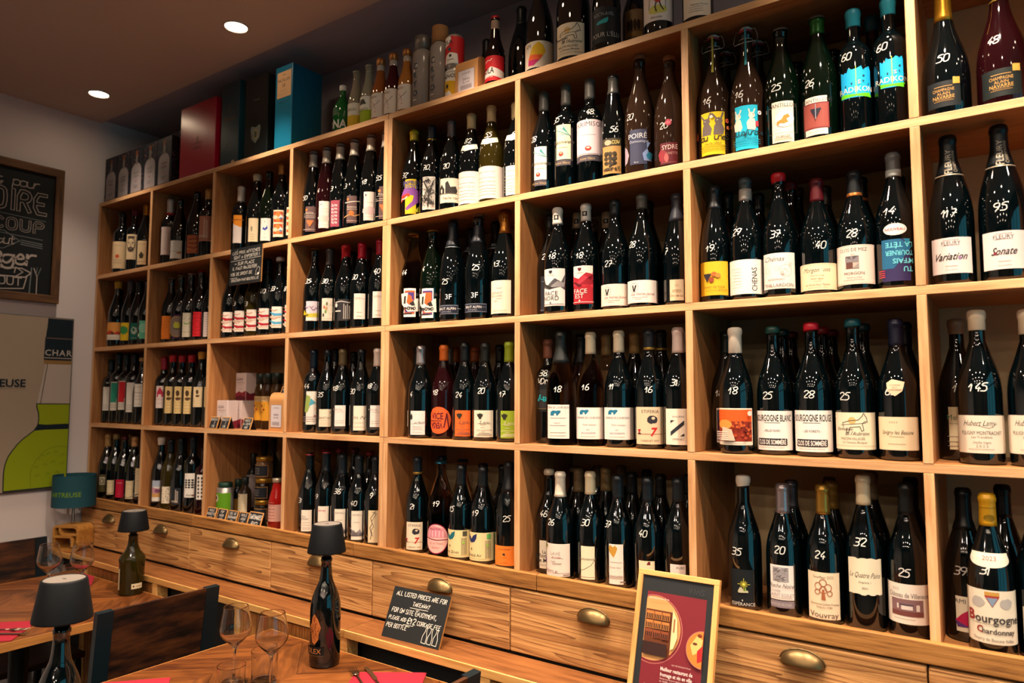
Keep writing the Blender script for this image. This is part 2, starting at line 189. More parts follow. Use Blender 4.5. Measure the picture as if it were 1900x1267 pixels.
 (3, 5, -0.3384, 0.066, 0.304, 'bg', 'r', ('foil', 0.834, 'd86820'), (0.017, 0.1035, 66, 'd85a28', 'versa', '', 16), ('18', 0.1505, -3), 'bottle with orange cap and round orange label, second in front, third row, fifth bay'),
 (3, 5, -0.25, 0.066, 0.308, 'bg', 'k', ('foil', 0.803, '181c1e'), (0.012, 0.0932, 37, 'dc6428', 'insect', '', 28), ('24', 0.142, 7), 'bottle with orange label and black cap, third from left in front, third row, fifth bay'),
 (3, 5, -0.168, 0.066, 0.304, 'bg', 'k', ('foil', 0.798, '20221f'), (0.012, 0.0944, 47, 'e8dcc4', 'insect', '', 28), ('20', 0.1547, 16), 'bottle with cream insect label and black cap, fourth in front, third row, fifth bay'),
 (3, 5, -0.0756, 0.066, 0.304, 'bg', 'k', ('foil', 0.798, '8ea024'), (0.012, 0.0941, 31, '90a428', 'insectw', '', 28), ('17', 0.1453, 4), 'bottle with lime green label and cap, fifth from left in front, third row, fifth bay'),
 (3, 5, -0.4828, 0.098, 0.304, 'bg', 'k', ('foil', 0.782, '10181a'), (0.0178, 0.1068, 28, '76663a', 'white', '', 28), None, 'half-hidden bottle with olive label, first from left behind, third row, fifth bay'),
 (3, 5, -0.3929, 0.156, 0.304, 'bg', 'k', ('foil', 0.806, '8a8684'), None, None, 'dark bottle with silver cap, second from left behind, third row, fifth bay'),
 (3, 5, -0.431, 0.242, 0.312, 'bg', 'r', ('foil', 0.826, 'a85a1c'), None, None, 'reddish bottle with copper cap, third from left behind, third row, fifth bay'),
 (3, 5, -0.2793, 0.156, 0.3, 'bg', 'r', ('foil', 0.838, '8a4418'), None, None, 'reddish bottle with copper cap, fourth from left behind, third row, fifth bay'),
 (3, 5, -0.1758, 0.156, 0.304, 'bg', 'k', ('foil', 0.81, '0c0e10'), None, None, 'plain dark bottle, fifth from left behind, third row, fifth bay'),
 (4, 5, -0.4492, 0.066, 0.308, 'bg', 'k', ('band', 0.811, '182028'), (0.012, 0.1005, 41, 'e6d4b8', 'seven', '', 28), ('21', 0.1507, 16), 'bottle with cream label and red number seven, first in front, bottom row, fifth bay'),
 (4, 5, -0.3458, 0.066, 0.3, 'ch', 'p', ('crown', 0.971, '186078'), (0.012, 0.1064, 64, 'e8b8b0', 'oval', '', 20), ('19', 0.1686, 16), 'pink wine bottle with blue crown cap, oval label, second in front, bottom row, fifth bay'),
 (4, 5, -0.2608, 0.066, 0.292, 'bg', 'k', ('foil', 0.784, '1a2024'), (0.012, 0.0951, 70, 'e6d49c', 'leaves', '', 8), ('15', 0.1599, -14), 'bottle with yellowish label and teal leaf, third from left in front, bottom row, fifth bay'),
 (4, 5, -0.1742, 0.066, 0.292, 'bg', 'k', ('foil', 0.786, '1a2024'), (0.012, 0.0964, 84, 'e6d49c', 'leavesb', '', 8), ('19', 0.1549, -2), 'bottle with yellowish label and navy leaf, fourth from left in front, bottom row, fifth bay'),
 (4, 5, -0.0746, 0.066, 0.312, 'ch', 'k', ('foil', 0.626, '181c20'), (0.012, 0.0691, 48, 'e27c2c', 'orangel', '', 14), ('25', 0.149, 22), 'sparkling bottle with orange label and black foil, fifth in front, bottom row, fifth bay'),
 (4, 5, -0.4189, 0.156, 0.308, 'bg', 'k', ('foil', 0.955, '0a2030'), None, None, 'dark bottle with blue-black cap, first from left behind, bottom row, fifth bay'),
 (4, 5, -0.3284, 0.156, 0.3, 'ch', 'p', ('crown', 0.971, '123850'), None, None, 'clear bottle with blue crown cap, second from left behind, bottom row, fifth bay'),
 (4, 5, -0.2434, 0.156, 0.292, 'bg', 'k', ('foil', 0.781, '0c1012'), None, None, 'plain dark bottle, third from left behind, bottom row, fifth bay'),
 (4, 5, -0.1614, 0.156, 0.292, 'bg', 'k', ('foil', 0.786, '0c1012'), None, None, 'plain dark bottle, fourth from left behind, bottom row, fifth bay'),
 (1, 6, 0.0515, 0.066, 0.324, 'bg', 'k', ('foil', 0.81, '54524e'), (0.0411, 0.1424, 28, 'ece2d4', 'dragonfly', 'band', 16), ('28', 0.1696, -21), 'slender bottle with dragonfly label and grey cap, first in front, top row, sixth bay'),
 (1, 6, 0.1305, 0.066, 0.328, 'bx', 'k', ('foil', 0.797, '54524e'), (0.0894, 0.194, 35, 'e8dcb8', 'dragonfly', 'band', 16), ('35', 0.2135, -23), 'square-shouldered bottle with dragonfly label, second from left in front, top row, sixth bay'),
 (1, 6, 0.2112, 0.066, 0.324, 'bx', 'k', ('foil', 0.806, '5c5a56'), (0.087, 0.191, 83, 'e4cdd0', 'krimiso', 'band', 20), ('48', 0.2151, 26), 'square-shouldered bottle with pinkish label, third from left in front, top row, sixth bay'),
 (1, 6, 0.2877, 0.066, 0.316, 'al', 'k', ('foilgrey2', 0.814, '55534f'), (0.0183, 0.1196, 42, 'b08850', 'blackfig', '', 16), ('56', 0.1461, 27), 'slender bottle with brown and black figure label, fourth in front, top row, sixth bay'),
 (1, 6, 0.3702, 0.066, 0.34, 'ch', 'd', ('cork', 0.945, '7a5238'), (0.0281, 0.1254, 32, '3a3e56', 'poire', '', 16), ('20', 0.1649, -19), 'tall corked bottle with blue grey pear label, fifth in front, top row, sixth bay'),
 (1, 6, 0.4582, 0.066, 0.312, 'ch', 'd', ('cork', 0.947, '6a3c2c'), (0.012, 0.0703, 31, '5c1a24', 'sydre', '', 16), ('20', 0.1186, -3), 'corked bottle with dark red label, red sticker, sixth in front, top row, sixth bay'),
 (2, 6, 0.1131, 0.0445, 0.316, 'bg', 'k', ('foilsq', 0.84, 'e6dcd0'), (0.022, 0.1303, 50, 'e8ded6', 'facenord', '', 11), ('18', 0.1673, 6), 'bottle with grey mountain label and white cap, first in front, second row, sixth bay'),
 (2, 6, 0.1961, 0.066, 0.32, 'bg', 'k', ('foilsq', 0.84, 'e6dcd0'), (0.0241, 0.1331, 44, 'a01a28', 'faceest', '', 12), ('18', 0.1648, -1), 'bottle with red mountain label and white cap, second in front, second row, sixth bay'),
 (2, 6, 0.2902, 0.066, 0.316, 'bg', 'k', ('foil', 0.864, '1a2022'), (0.012, 0.0726, 70, 'e6d6c8', 'jura', '', 16), ('27', 0.1301, -5), 'bottle with wide low pale label, black cap, third in front, second row, sixth bay'),
 (2, 6, 0.3722, 0.066, 0.32, 'bg', 'k', ('foil', 0.871, '5a5854'), (0.0145, 0.0759, 86, 'e8dcd4', 'jura', '', 16), ('28', 0.1762, -24), 'bottle with wide low white label, grey cap, fourth in front, second row, sixth bay'),
 (2, 6, 0.474, 0.066, 0.304, 'al', 'k', ('foil', 0.752, '2a2e38'), (0.0132, 0.0685, 28, 'd8c4a4', 'cursive', '', 16), ('7', 0.1475, -31), 'slender bottle with tan label, fifth from left in front, second row, sixth bay'),
 (2, 6, 0.0525, 0.1, 0.316, 'bg', 'k', ('foil', 0.856, '181a1c'), (0.0148, 0.1212, 28, '2a2c34', 'alba', '', 16), ('25', 0.1823, 6), 'dark bottle with black vertical-lettered label, first from left behind, second row, sixth bay'),
 (2, 6, 0.1165, 0.156, 0.324, 'bg', 'k', ('foilsq', 0.849, 'b8a080'), None, None, 'dark bottle with tan cap, second from left behind, second row, sixth bay'),
 (2, 6, 0.1252, 0.242, 0.32, 'bg', 'k', ('foilsq', 0.872, '807060'), None, None, 'dark bottle with dim tan cap, third from left behind, second row, sixth bay'),
 (2, 6, 0.2172, 0.156, 0.312, 'bg', 'k', ('foilsq', 0.841, 'b8a080'), None, None, 'dark bottle with tan cap, fourth from left behind, second row, sixth bay'),
 (2, 6, 0.3514, 0.156, 0.324, 'bg', 'k', ('foil', 0.865, '141a1c'), None, None, 'plain dark bottle, fifth from left behind, second row, sixth bay'),
 (2, 6, 0.4364, 0.156, 0.296, 'ch', 'k', ('foil', 0.973, '141414'), None, None, 'broad dark bottle, sixth from left behind, second row, sixth bay'),
 (3, 6, 0.0495, 0.092, 0.308, 'bx', 'k', ('foil', 0.816, '805040'), (0.0925, 0.1777, 28, '16181c', 'cyan', '', 16), ('38', 0.2067, 5), 'bottle with black label, cyan script, copper cap, first from left behind, third row, sixth bay'),
 (3, 6, 0.1217, 0.0475, 0.324, 'ch', 'p', ('foil', 0.618, '1a1e1e'), (0.0193, 0.1146, 46, 'ece2d8', 'bear', '', 16), ('18', 0.1584, 17), 'pink wine bottle with blue bear label, black foil, first in front, third row, sixth bay'),
 (3, 6, 0.2087, 0.066, 0.32, 'bg', 'p', ('foil', 0.807, 'dcc8a8'), (0.0198, 0.1072, 75, 'ece2d8', 'bearb', '', 16), ('16', 0.1648, 6), 'clear wine bottle with blue bear label, cream cap, second in front, third row, sixth bay'),
 (3, 6, 0.2977, 0.066, 0.32, 'bg', 'k', ('foil', 0.812, 'e0ceb0'), (0.0215, 0.1082, 86, 'ece2d8', 'bearb', '', 16), ('11', 0.1659, -5), 'dark bottle with blue bear label, cream cap, third in front, third row, sixth bay'),
 (3, 6, 0.389, 0.066, 0.32, 'bg', 'k', ('band', 0.814, '1c2026'), (0.0128, 0.1107, 59, 'dcc2a0', 'seven', '', 22), ('16', 0.1577, 20), 'bottle with tan label and red number seven, fourth in front, third row, sixth bay'),
 (3, 6, 0.471, 0.066, 0.32, 'bg', 'k', ('foil', 0.791, 'e4cfc8'), (0.0146, 0.1072, 49, 'ecdfcc', 'zed', '', 16), ('31', 0.1753, 4), 'bottle with large striped letter on white label, fifth in front, third row, sixth bay'),
 (3, 6, 0.127, 0.156, 0.324, 'ch', 'r', ('foil', 0.667, '101214'), None, None, 'dark bottle with black foil, second from left behind, third row, sixth bay'),
 (3, 6, 0.212, 0.156, 0.32, 'bg', 'p', ('foil', 0.808, 'a88858'), None, None, 'clear bottle with tan cap, third from left behind, third row, sixth bay'),
 (3, 6, 0.303, 0.156, 0.32, 'bg', 'k', ('foil', 0.815, 'b08c54'), None, None, 'dark bottle with tan cap, fourth from left behind, third row, sixth bay'),
 (3, 6, 0.385, 0.156, 0.324, 'bg', 'k', ('band', 0.815, '0e1012'), None, None, 'dark bottle with gold-lettered black cap, fifth from left behind, third row, sixth bay'),
 (3, 6, 0.467, 0.156, 0.32, 'bg', 'k', ('foil', 0.812, 'c0b0a0'), None, None, 'dark bottle with pale cap, sixth from left behind, third row, sixth bay'),
 (4, 6, 0.0525, 0.092, 0.296, 'bg', 'k', ('foil', 0.988, 'c8b8a0'), (0.0152, 0.0946, 28, 'e6dac4', 'roche', '', 16), ('46', 0.1716, 2), 'bottle with cream label and large black words, first from left behind, bottom row, sixth bay'),
 (4, 6, 0.1196, 0.0445, 0.296, 'bg', 'k', ('foil', 0.769, 'e0d4c0'), (0.012, 0.1012, 55, 'ead9cc', 'lavie', '', 16), ('26', 0.1588, -15), 'bottle with pinkish label and white cap, first from left in front, bottom row, sixth bay'),
 (4, 6, 0.2052, 0.066, 0.3, 'bg', 'k', ('foil', 0.795, 'dccba8'), (0.0123, 0.1013, 28, 'e8dcbc', 'curve', '', 16), ('30', 0.1644, 4), 'bottle with cream label and drawn curve, second from left in front, bottom row, sixth bay'),
 (4, 6, 0.2918, 0.066, 0.296, 'bg', 'k', ('foil', 0.789, '1a2228'), (0.012, 0.117, 28, 'ecdcd0', 'heart', '', 16), ('37', 0.1675, -25), 'bottle with golden heart on white label, third from left in front, bottom row, sixth bay'),
 (4, 6, 0.3801, 0.066, 0.296, 'bg', 'k', ('foil', 0.787, '1a2228'), (0.0134, 0.0847, 30, 'e8d6b0', 'topmark', '', 16), ('40', 0.1545, 0), 'bottle with cream label behind the framed poster, fourth in front, bottom row, sixth bay'),
 (4, 6, 0.4656, 0.066, 0.3, 'bg', 'k', ('foil', 0.801, '1a2228'), (0.0235, 0.087, 28, 'e6d6cc', 'topletters', '', 16), None, 'bottle with white label behind the framed poster, fifth in front, bottom row, sixth bay'),
 (4, 6, 0.0515, 0.242, 0.292, 'bg', 'k', ('foil', 0.972, '8a7a60'), None, None, 'dark bottle with pale-topped cap, second from left behind, bottom row, sixth bay'),
 (4, 6, 0.1165, 0.156, 0.296, 'bg', 'k', ('foil', 0.774, '7e6848'), None, None, 'dark bottle with tan cap, third from left behind, bottom row, sixth bay'),
 (4, 6, 0.1335, 0.242, 0.3, 'bg', 'k', ('foil', 0.789, '6a5838'), None, None, 'dark bottle with dim tan cap, fourth from left behind, bottom row, sixth bay'),
 (4, 6, 0.2072, 0.156, 0.304, 'bg', 'k', ('foil', 0.785, '8a7048'), None, None, 'dark bottle with tan cap, fifth from left behind, bottom row, sixth bay'),
 (4, 6, 0.2155, 0.242, 0.304, 'bg', 'k', ('foil', 0.802, '6a5838'), None, None, 'dark bottle with dim tan cap, sixth from left behind, bottom row, sixth bay'),
 (4, 6, 0.2911, 0.156, 0.296, 'bg', 'k', ('foil', 0.796, '12181a'), None, None, 'plain dark bottle, seventh from left behind, bottom row, sixth bay'),
 (4, 6, 0.2975, 0.242, 0.296, 'bg', 'k', ('foil', 0.775, '0e1214'), None, None, 'plain dark bottle, eighth from left behind, bottom row, sixth bay'),
 (4, 6, 0.3781, 0.156, 0.296, 'bg', 'k', ('foil', 0.803, '12181a'), None, None, 'plain dark bottle, ninth from left behind, bottom row, sixth bay'),
 (4, 6, 0.4601, 0.156, 0.3, 'bg', 'k', ('foil', 0.824, '0e1214'), None, None, 'plain dark bottle, tenth from left behind, bottom row, sixth bay'),
 (1, 423, 0.5812, 0.066, 0.336, 'sw', 'd', ('swing', 0.877, 'd8c850'), (0.0148, 0.1263, 43, 'e8c814', 'donkeys', '', 11), ('16', 0.1592, -7), 'swing-top bottle with yellow label, first from left in front, top row, seventh bay'),
 (1, 423, 0.6669, 0.066, 0.332, 'sw', 'd', ('swing', 0.857, '48b0c0'), (0.012, 0.1236, 39, '10b0d0', 'goats', '', 11), ('16', 0.1558, -11), 'swing-top bottle with cyan label, second from left in front, top row, seventh bay'),
 (1, 423, 0.7526, 0.066, 0.312, 'ch', 'g', ('crown', 0.967, 'a8a8a0'), (0.012, 0.1134, 35, 'e8dcc8', 'cantgold', '', 14), ('25', 0.1514, -8), 'dark green bottle, cream label with gold figure, third in front, top row, seventh bay'),
 (1, 423, 0.8383, 0.066, 0.316, 'ch', 'g', ('crowngreen', 0.862, 'a8a8a0'), (0.0133, 0.1059, 35, 'e8d8cc', 'cantgrape', '', 0), ('26', 0.142, -20), 'green-necked bottle, label with grape picture, fourth from left in front, top row, seventh bay'),
 (1, 365, 0.9181, 0.066, 0.308, 'bx', 'k', ('wax2', 0.866, '2c9cb4'), (0.0856, 0.1609, 55, '14a0d8', 'radik', '', 12), ('60', 0.1867, -21), 'bottle with cyan wax and cyan torn label, fifth in front, top row, seventh bay'),
 (1, 365, 0.9922, 0.066, 0.312, 'bx', 'k', ('wax2', 0.873, '2c9cb4'), (0.0906, 0.1641, 39, '14a0d8', 'radik', '', 12), ('60', 0.1887, -20), 'bottle with cyan wax and torn cyan label, sixth in front, top row, seventh bay'),
 (1, 7, 0.5823, 0.156, 0.328, 'sw', 'd', ('swing', 0.872, '3a3a20'), None, None, 'swing-top bottle, first from left behind, top row, seventh bay'),
 (1, 7, 0.6703, 0.156, 0.332, 'sw', 'd', ('swing', 0.852, '206070'), None, None, 'swing-top bottle with blue strip, second from left behind, top row, seventh bay'),
 (1, 7, 0.7667, 0.156, 0.256, 'ch', 'k', ('crown', 0.966, '303430'), None, None, 'plain dark bottle, third from left behind, top row, seventh bay'),
 (1, 7, 0.8547, 0.156, 0.264, 'ch', 'k', ('crown', 0.967, '303430'), None, None, 'plain dark bottle, fourth from left behind, top row, seventh bay'),
 (1, 7, 0.9463, 0.156, 0.324, 'bx', 'k', ('wax2', 0.886, '1a5a70'), None, None, 'dark bottle with cyan wax, fifth from left behind, top row, seventh bay'),
 (2, 7, 0.5768, 0.066, 0.308, 'al', 'k', ('foil', 0.799, '181c20'), (0.0191, 0.1055, 64, 'e0b024', 'vinegrapes', '', 5), ('19', 0.1407, -4), 'bottle with yellow grape label, first from left in front, second row, seventh bay'),
 (2, 7, 0.6563, 0.066, 0.316, 'bg', 'k', ('foiltwo', 0.812, '3a4448'), (0.0157, 0.1015, 85, 'ece2d8', 'chenas', '', 5), ('29', 0.1729, -23), 'bottle with vertical black word on white label, second in front, second row, seventh bay'),
 (2, 7, 0.7383, 0.066, 0.312, 'bg', 'k', ('wax', 0.93, 'b81420'), (0.0222, 0.1088, 60, 'e8dcd4', 'thillardon', '', 5), ('37', 0.1559, -2), 'bottle with white bubble label and red wax, third in front, second row, seventh bay'),
 (2, 7, 0.8262, 0.066, 0.284, 'bg', 'k', ('foil', 0.802, '501018'), (0.012, 0.0742, 86, 'e4d4b0', 'morgon', '', 5), ('40', 0.1179, 17), 'bottle with cream script label and burgundy cap, fourth in front, second row, seventh bay'),
 (2, 7, 0.9082, 0.066, 0.288, 'bg', 'k', ('copperband', 0.789, '14181c'), (0.0184, 0.1082, 76, 'e6d2c4', 'closmez', '', -2), ('28', 0.1354, -5), 'bottle with copper-banded black cap, square drawing label, fifth in front, second row, seventh bay'),
 (2, 7, 0.9902, 0.066, 0.316, 'bg', 'k', ('twowhite', 0.821, '707478'), (0.0181, 0.1113, 42, '2c2450', 'upside', '', 5), ('14', 0.1761, -10), 'bottle with blue and purple upside-down lettering, sixth from left in front, second row, seventh bay'),
 (2, 403, 0.5814, 0.156, 0.312, 'bg', 'k', ('foil', 0.837, '101c24'), None, None, 'plain dark bottle, first from left behind, second row, seventh bay'),
 (2, 403, 0.6632, 0.156, 0.296, 'bg', 'k', ('foil', 0.838, '101214'), None, None, 'plain dark bottle, second from left behind, second row, seventh bay'),
 (2, 403, 0.745, 0.156, 0.312, 'bg', 'k', ('wax', 0.929, '6c1018'), None, None, 'dark bottle with red wax, third from left behind, second row, seventh bay'),
 (2, 7, 0.7421, 0.242, 0.316, 'bg', 'k', ('wax', 0.932, '581018'), None, None, 'dark bottle with red wax, fourth from left behind, second row, seventh bay'),
 (2, 403, 0.8267, 0.156, 0.288, 'bg', 'k', ('foil', 0.816, '201414'), None, None, 'dark bottle with brown cap, fifth from left behind, second row, seventh bay'),
 (2, 403, 0.9085, 0.156, 0.296, 'bg', 'k', ('copperband', 0.796, '0e1012'), None, None, 'dark bottle with copper-banded cap, sixth from left behind, second row, seventh bay'),
 (2, 403, 0.9903, 0.156, 0.284, 'bg', 'g', None, None, None, 'green bottle without label, seventh from left behind, second row, seventh bay'),
 (3, 7, 0.5803, 0.124, 0.308, 'bg', 'k', ('foil', 0.805, '0c1612'), (0.0211, 0.1091, 28, 'e6dcd0', 'nightphoto', '', 5), ('18', 0.148, -11), 'bottle with dark vineyard photo label, first from left behind, third row, seventh bay'),
 (3, 7, 0.6292, 0.0445, 0.308, 'bg', 'k', ('wax2', 0.79, 'd8cab8'), (0.0216, 0.1107, 75, 'e8dcc8', 'sunphoto', '', 5), ('18', 0.1536, 7), 'bottle with orange vineyard photo label, white wax, first in front, third row, seventh bay'),
 (3, 7, 0.7154, 0.066, 0.308, 'bg', 'k', ('wax', 0.971, '143c34'), (0.012, 0.105, 86, 'ece4dc', 'bblanc', '', 5), ('25', 0.1422, -10), 'bottle with bold black lettered label, green wax, second in front, third row, seventh bay'),
 (3, 7, 0.8044, 0.066, 0.312, 'bg', 'k', ('wax', 0.97, 'c0182c'), (0.012, 0.1072, 86, 'ece4dc', 'brouge', '', 5), ('28', 0.1445, -3), 'bottle with bold black lettered label, red wax, third in front, third row, seventh bay'),
 (3, 7, 0.8946, 0.066, 0.316, 'bg', 'k', ('wax', 0.946, '145058'), (0.0213, 0.1038, 86, 'e6d8bc', 'horse', '', 5), ('25', 0.1409, -25), 'bottle with horse drawing label, teal wax, fourth from left in front, third row, seventh bay'),
 (3, 7, 0.9831, 0.066, 0.312, 'bg', 'k', ('foil', 0.809, '1c2038'), (0.0237, 0.0955, 72, 'e4cfac', 'savigny', '', -2), ('65', 0.1515, -16), 'bottle with navy cap and shield neck label, fifth in front, third row, seventh bay'),
 (3, 7, 0.7146, 0.156, 0.308, 'bg', 'k', ('wax', 0.967, '10302c'), None, None, 'dark bottle with green wax, second from left behind, third row, seventh bay'),
 (3, 7, 0.7163, 0.242, 0.308, 'bg', 'k', ('wax', 0.972, '68101c'), None, None, 'dark bottle with red wax, behind green-waxed ones, third from left behind, third row, seventh bay'),
 (3, 7, 0.8096, 0.156, 0.308, 'bg', 'k', ('wax', 0.974, '88101c'), None, None, 'dark bottle with red wax, fourth from left behind, third row, seventh bay'),
 (3, 7, 0.8155, 0.242, 0.308, 'bg', 'k', ('wax', 0.971, '78101c'), None, None, 'dark bottle with red wax, deepest in the bay, fifth behind, third row, seventh bay'),
 (3, 7, 0.9013, 0.156, 0.312, 'bg', 'k', ('wax', 0.95, '103c44'), None, None, 'dark bottle with teal wax, sixth from left behind, third row, seventh bay'),
 (3, 7, 0.9902, 0.156, 0.312, 'bg', 'k', ('foil', 0.821, '101420'), None, None, 'dark bottle with black cap, seventh from left behind, third row, seventh bay'),
 (4, 7, 0.6349, 0.066, 0.316, 'bg', 'k', ('wax', 0.925, 'e0d4c4'), (0.012, 0.0975, 40, '10161a', 'esperance', '', 5), ('35', 0.1388, -13), 'bottle with black label and yellow star, white wax, first in front, bottom row, seventh bay'),
 (4, 7, 0.7284, 0.066, 0.304, 'bg', 'k', ('foil', 0.777, 'a89ca0'), (0.0408, 0.1198, 39, 'e8ded6', 'rochenoire', 'band', 5), ('20', 0.1548, -2), 'bottle with silver cap and landscape engraving label, second in front, bottom row, seventh bay'),
 (4, 7, 0.8191, 0.066, 0.308, 'bg', 'k', ('foil', 0.787, 'b88c3c'), (0.0127, 0.1161, 53, 'e4d0b0', 'vouvray', '', 5), ('24', 0.1549, -5), 'bottle with gold cap and brown tree label, third in front, bottom row, seventh bay'),
 (4, 7, 0.9053, 0.066, 0.336, 'bg', 'k', ('foil', 0.806, 'dcc8a4'), (0.0802, 0.1586, 53, 'e6d8bc', 'torn', '', 5), ('32', 0.1925, -8), 'bottle with torn-edged handwritten label, cream cap, fourth from left in front, bottom row, seventh bay'),
 (4, 7, 0.9902, 0.066, 0.324, 'bg', 'k', ('foil', 0.796, '14181a'), (0.0319, 0.1151, 86, 'e8dacc', 'chateau', '', 2), ('25', 0.1389, -9), 'bottle with white label and purple house picture, fifth in front, bottom row, seventh bay'),
 (4, 7, 0.7271, 0.156, 0.304, 'bg', 'k', ('foil', 0.776, '68666c'), None, None, 'dark bottle with silver cap, first from left behind, bottom row, seventh bay'),
 (4, 7, 0.7994, 0.242, 0.308, 'bg', 'k', ('foil', 0.791, '6a4c20'), None, None, 'dark bottle with dull gold cap, deepest, second from left behind, bottom row, seventh bay'),
 (4, 7, 0.821, 0.156, 0.308, 'bg', 'k', ('foil', 0.791, '8a6828'), None, None, 'dark bottle with gold cap, third from left behind, bottom row, seventh bay'),
 (4, 7, 0.9082, 0.156, 0.336, 'bg', 'k', ('foil', 0.811, '8a7c60'), None, None, 'dark bottle with tan cap, fourth from left behind, bottom row, seventh bay'),
 (4, 7, 0.9902, 0.156, 0.328, 'bg', 'k', ('foil', 0.804, '0a0c0e'), None, None, 'plain dark bottle, fifth from left behind, bottom row, seventh bay'),
 (1, 8, 1.0997, 0.069, 0.312, 'pc', 'k', ('foil', 0.716, 'b88424'), (0.0198, 0.0762, 40, '12181c', 'navarre', '', -4), ('50', 0.1285, -4), 'sparkling bottle with gold foil and black label, first in front, top row, eighth bay'),
 (1, 8, 1.2024, 0.069, 0.316, 'pc', 'r', ('goldring', 0.752, '10181c'), (0.0184, 0.0773, 45, '0c1616', 'navarre', '', -4), ('48', 0.144, -22), 'dark pink sparkling bottle with black label, second from left in front, top row, eighth bay'),
 (2, 8, 1.0978, 0.066, 0.332, 'ch', 'k', ('fleury', 0.689, '0e1418'), (0.0243, 0.1009, 55, 'e4d4d0', 'fleuryv', '', 0), ('117', 0.1538, -2), 'sparkling bottle with brushed black word label, left, first in front, second row, eighth bay'),
 (2, 8, 1.19, 0.066, 0.336, 'ch', 'k', ('fleury', 0.69, '0e1418'), (0.0246, 0.1031, 55, 'e4d4d0', 'fleurys', '', 0), ('95', 0.1537, -6), 'sparkling bottle with brushed black word label, right, second in front, second row, eighth bay'),
 (3, 8, 1.0932, 0.156, 0.312, 'bg', 'k', ('wax2', 0.898, '8c7058'), (0.0243, 0.1172, 28, 'dccaa4', 'meursault', '', 0), ('1', 0.1586, -8), 'bottle with tan wax and cream label, behind, third row, eighth bay'),
 (3, 8, 1.1352, 0.066, 0.32, 'bg', 'k', ('wax2', 0.874, 'd8c0a4'), (0.0245, 0.1015, 86, 'e0d0bc', 'lamy', '', 0), ('145', 0.1599, -2), 'bottle with cream wax and cut-cornered label, first from left in front, third row, eighth bay'),
 (3, 8, 1.2227, 0.066, 0.316, 'bg', 'k', ('wax2', 0.846, 'd8c0a4'), (0.0259, 0.103, 86, 'e0d0bc', 'lamy', '', 0), None, 'bottle with cream wax at photo edge, second from left in front, third row, eighth bay'),
 (4, 8, 1.0942, 0.113, 0.316, 'bg', 'k', ('foil', 0.725, '0a0c0e'), (0.0225, 0.0948, 28, 'dcd0b8', 'ami', '', 0), ('39', 0.1478, -14), 'dark bottle with red blob label, first from left behind, bottom row, eighth bay'),
 (4, 8, 1.1396, 0.0445, 0.316, 'bg', 'k', ('foil2', 0.798, 'd09818'), (0.026, 0.13, 86, 'e2d6c0', 'bourgogne', 'shield', 0), ('31', 0.1684, -12), 'bottle with yellow cap and gothic lettered label, first in front, bottom row, eighth bay'),
 (4, 8, 1.2216, 0.066, 0.332, 'bg', 'k', ('foil', 0.778, '0a0c0e'), (0.0299, 0.1002, 48, 'dcd0b8', 'ami2', '', 0), None, 'dark bottle at photo edge with blue blob label, second in front, bottom row, eighth bay'),
 (4, 8, 1.1646, 0.156, 0.324, 'bg', 'k', ('foil', 0.793, '0a0c0e'), None, None, 'plain dark bottle, second from left behind, bottom row, eighth bay'),
 (0, 450, -0.1081, 0.18, 0.325, 'ch', 'k', ('foil', 0.8, '101418'), None, None, 'dark bottle half behind the first big bottle on the shelving top'),
 (0, 445, 0.0314, 0.075, 0.325, 'ch', 'k', ('foil', 0.8, '101418'), (0.0218, 0.1046, 84, 'e8dcc8', 'amisun', '', 14), None, 'dark bottle with yellow and pink blob label, on top of the shelving'),
 (0, 520, 0.1524, 0.075, 0.37, 'bg', 'k', ('foil', 0.8, '101418'), (0.021, 0.1217, 53, 'e6d6bc', 'horse', '', 14), None, 'big dark bottle with horse label, on top of the shelving'),
 (0, 415, 0.2633, 0.075, 0.33, 'bg', 'k', ('foil', 0.8, '101418'), (0.0349, 0.1407, 80, '17191c', 'elu', '', 14), None, 'dark bottle with cyan mark, on top of the shelving'),
 (0, 410, 0.3078, 0.18, 0.32, 'bg', 'k', ('foil', 0.8, '101418'), (0.0812, 0.1672, 40, 'a8865c', 'oldphoto', '', 14), None, 'dark bottle with brown old photograph label, on top of the shelving'),
 (0, 410, 0.4259, 0.075, 0.325, 'bg', 'k', ('foil', 0.8, '101418'), (0.0492, 0.1367, 73, 'e4d8d4', 'skier', '', 14), None, 'dark bottle with red cartoon figure label, on top of the shelving'),
 (0, 410, 0.5385, 0.075, 0.325, 'bg', 'k', ('foil', 0.8, '101418'), (0.0279, 0.1036, 58, 'e6d8c8', 'redletters', '', 14), None, 'dark bottle with cream label of red letters, on top of the shelving'),
]

# ---------------------------------------------------------------- helpers
random.seed(5)
def lin(h):
    h = h.lstrip('#'); o = []
    for i in (0, 2, 4):
        c = int(h[i:i+2], 16)/255
        o.append(c/12.92 if c <= .04045 else ((c+.055)/1.055)**2.4)
    return (*o, 1)
MATS = {}
def mat(col, rough=.55, metal=0, spec=.5, trans=0, ior=1.45, emit=0, coat=0):
    k = (col, rough, metal, spec, trans, ior, emit, coat)
    if k in MATS: return MATS[k]
    m = bpy.data.materials.new('m_'+col); m.use_nodes = True
    b = m.node_tree.nodes['Principled BSDF']
    b.inputs['Base Color'].default_value = lin(col)
    b.inputs['Roughness'].default_value = rough
    b.inputs['Metallic'].default_value = metal
    b.inputs['Specular IOR Level'].default_value = spec
    b.inputs['Transmission Weight'].default_value = trans
    b.inputs['IOR'].default_value = ior
    b.inputs['Coat Weight'].default_value = coat
    if emit:
        b.inputs['Emission Color'].default_value = lin(col); b.inputs['Emission Strength'].default_value = emit
    MATS[k] = m
    return m

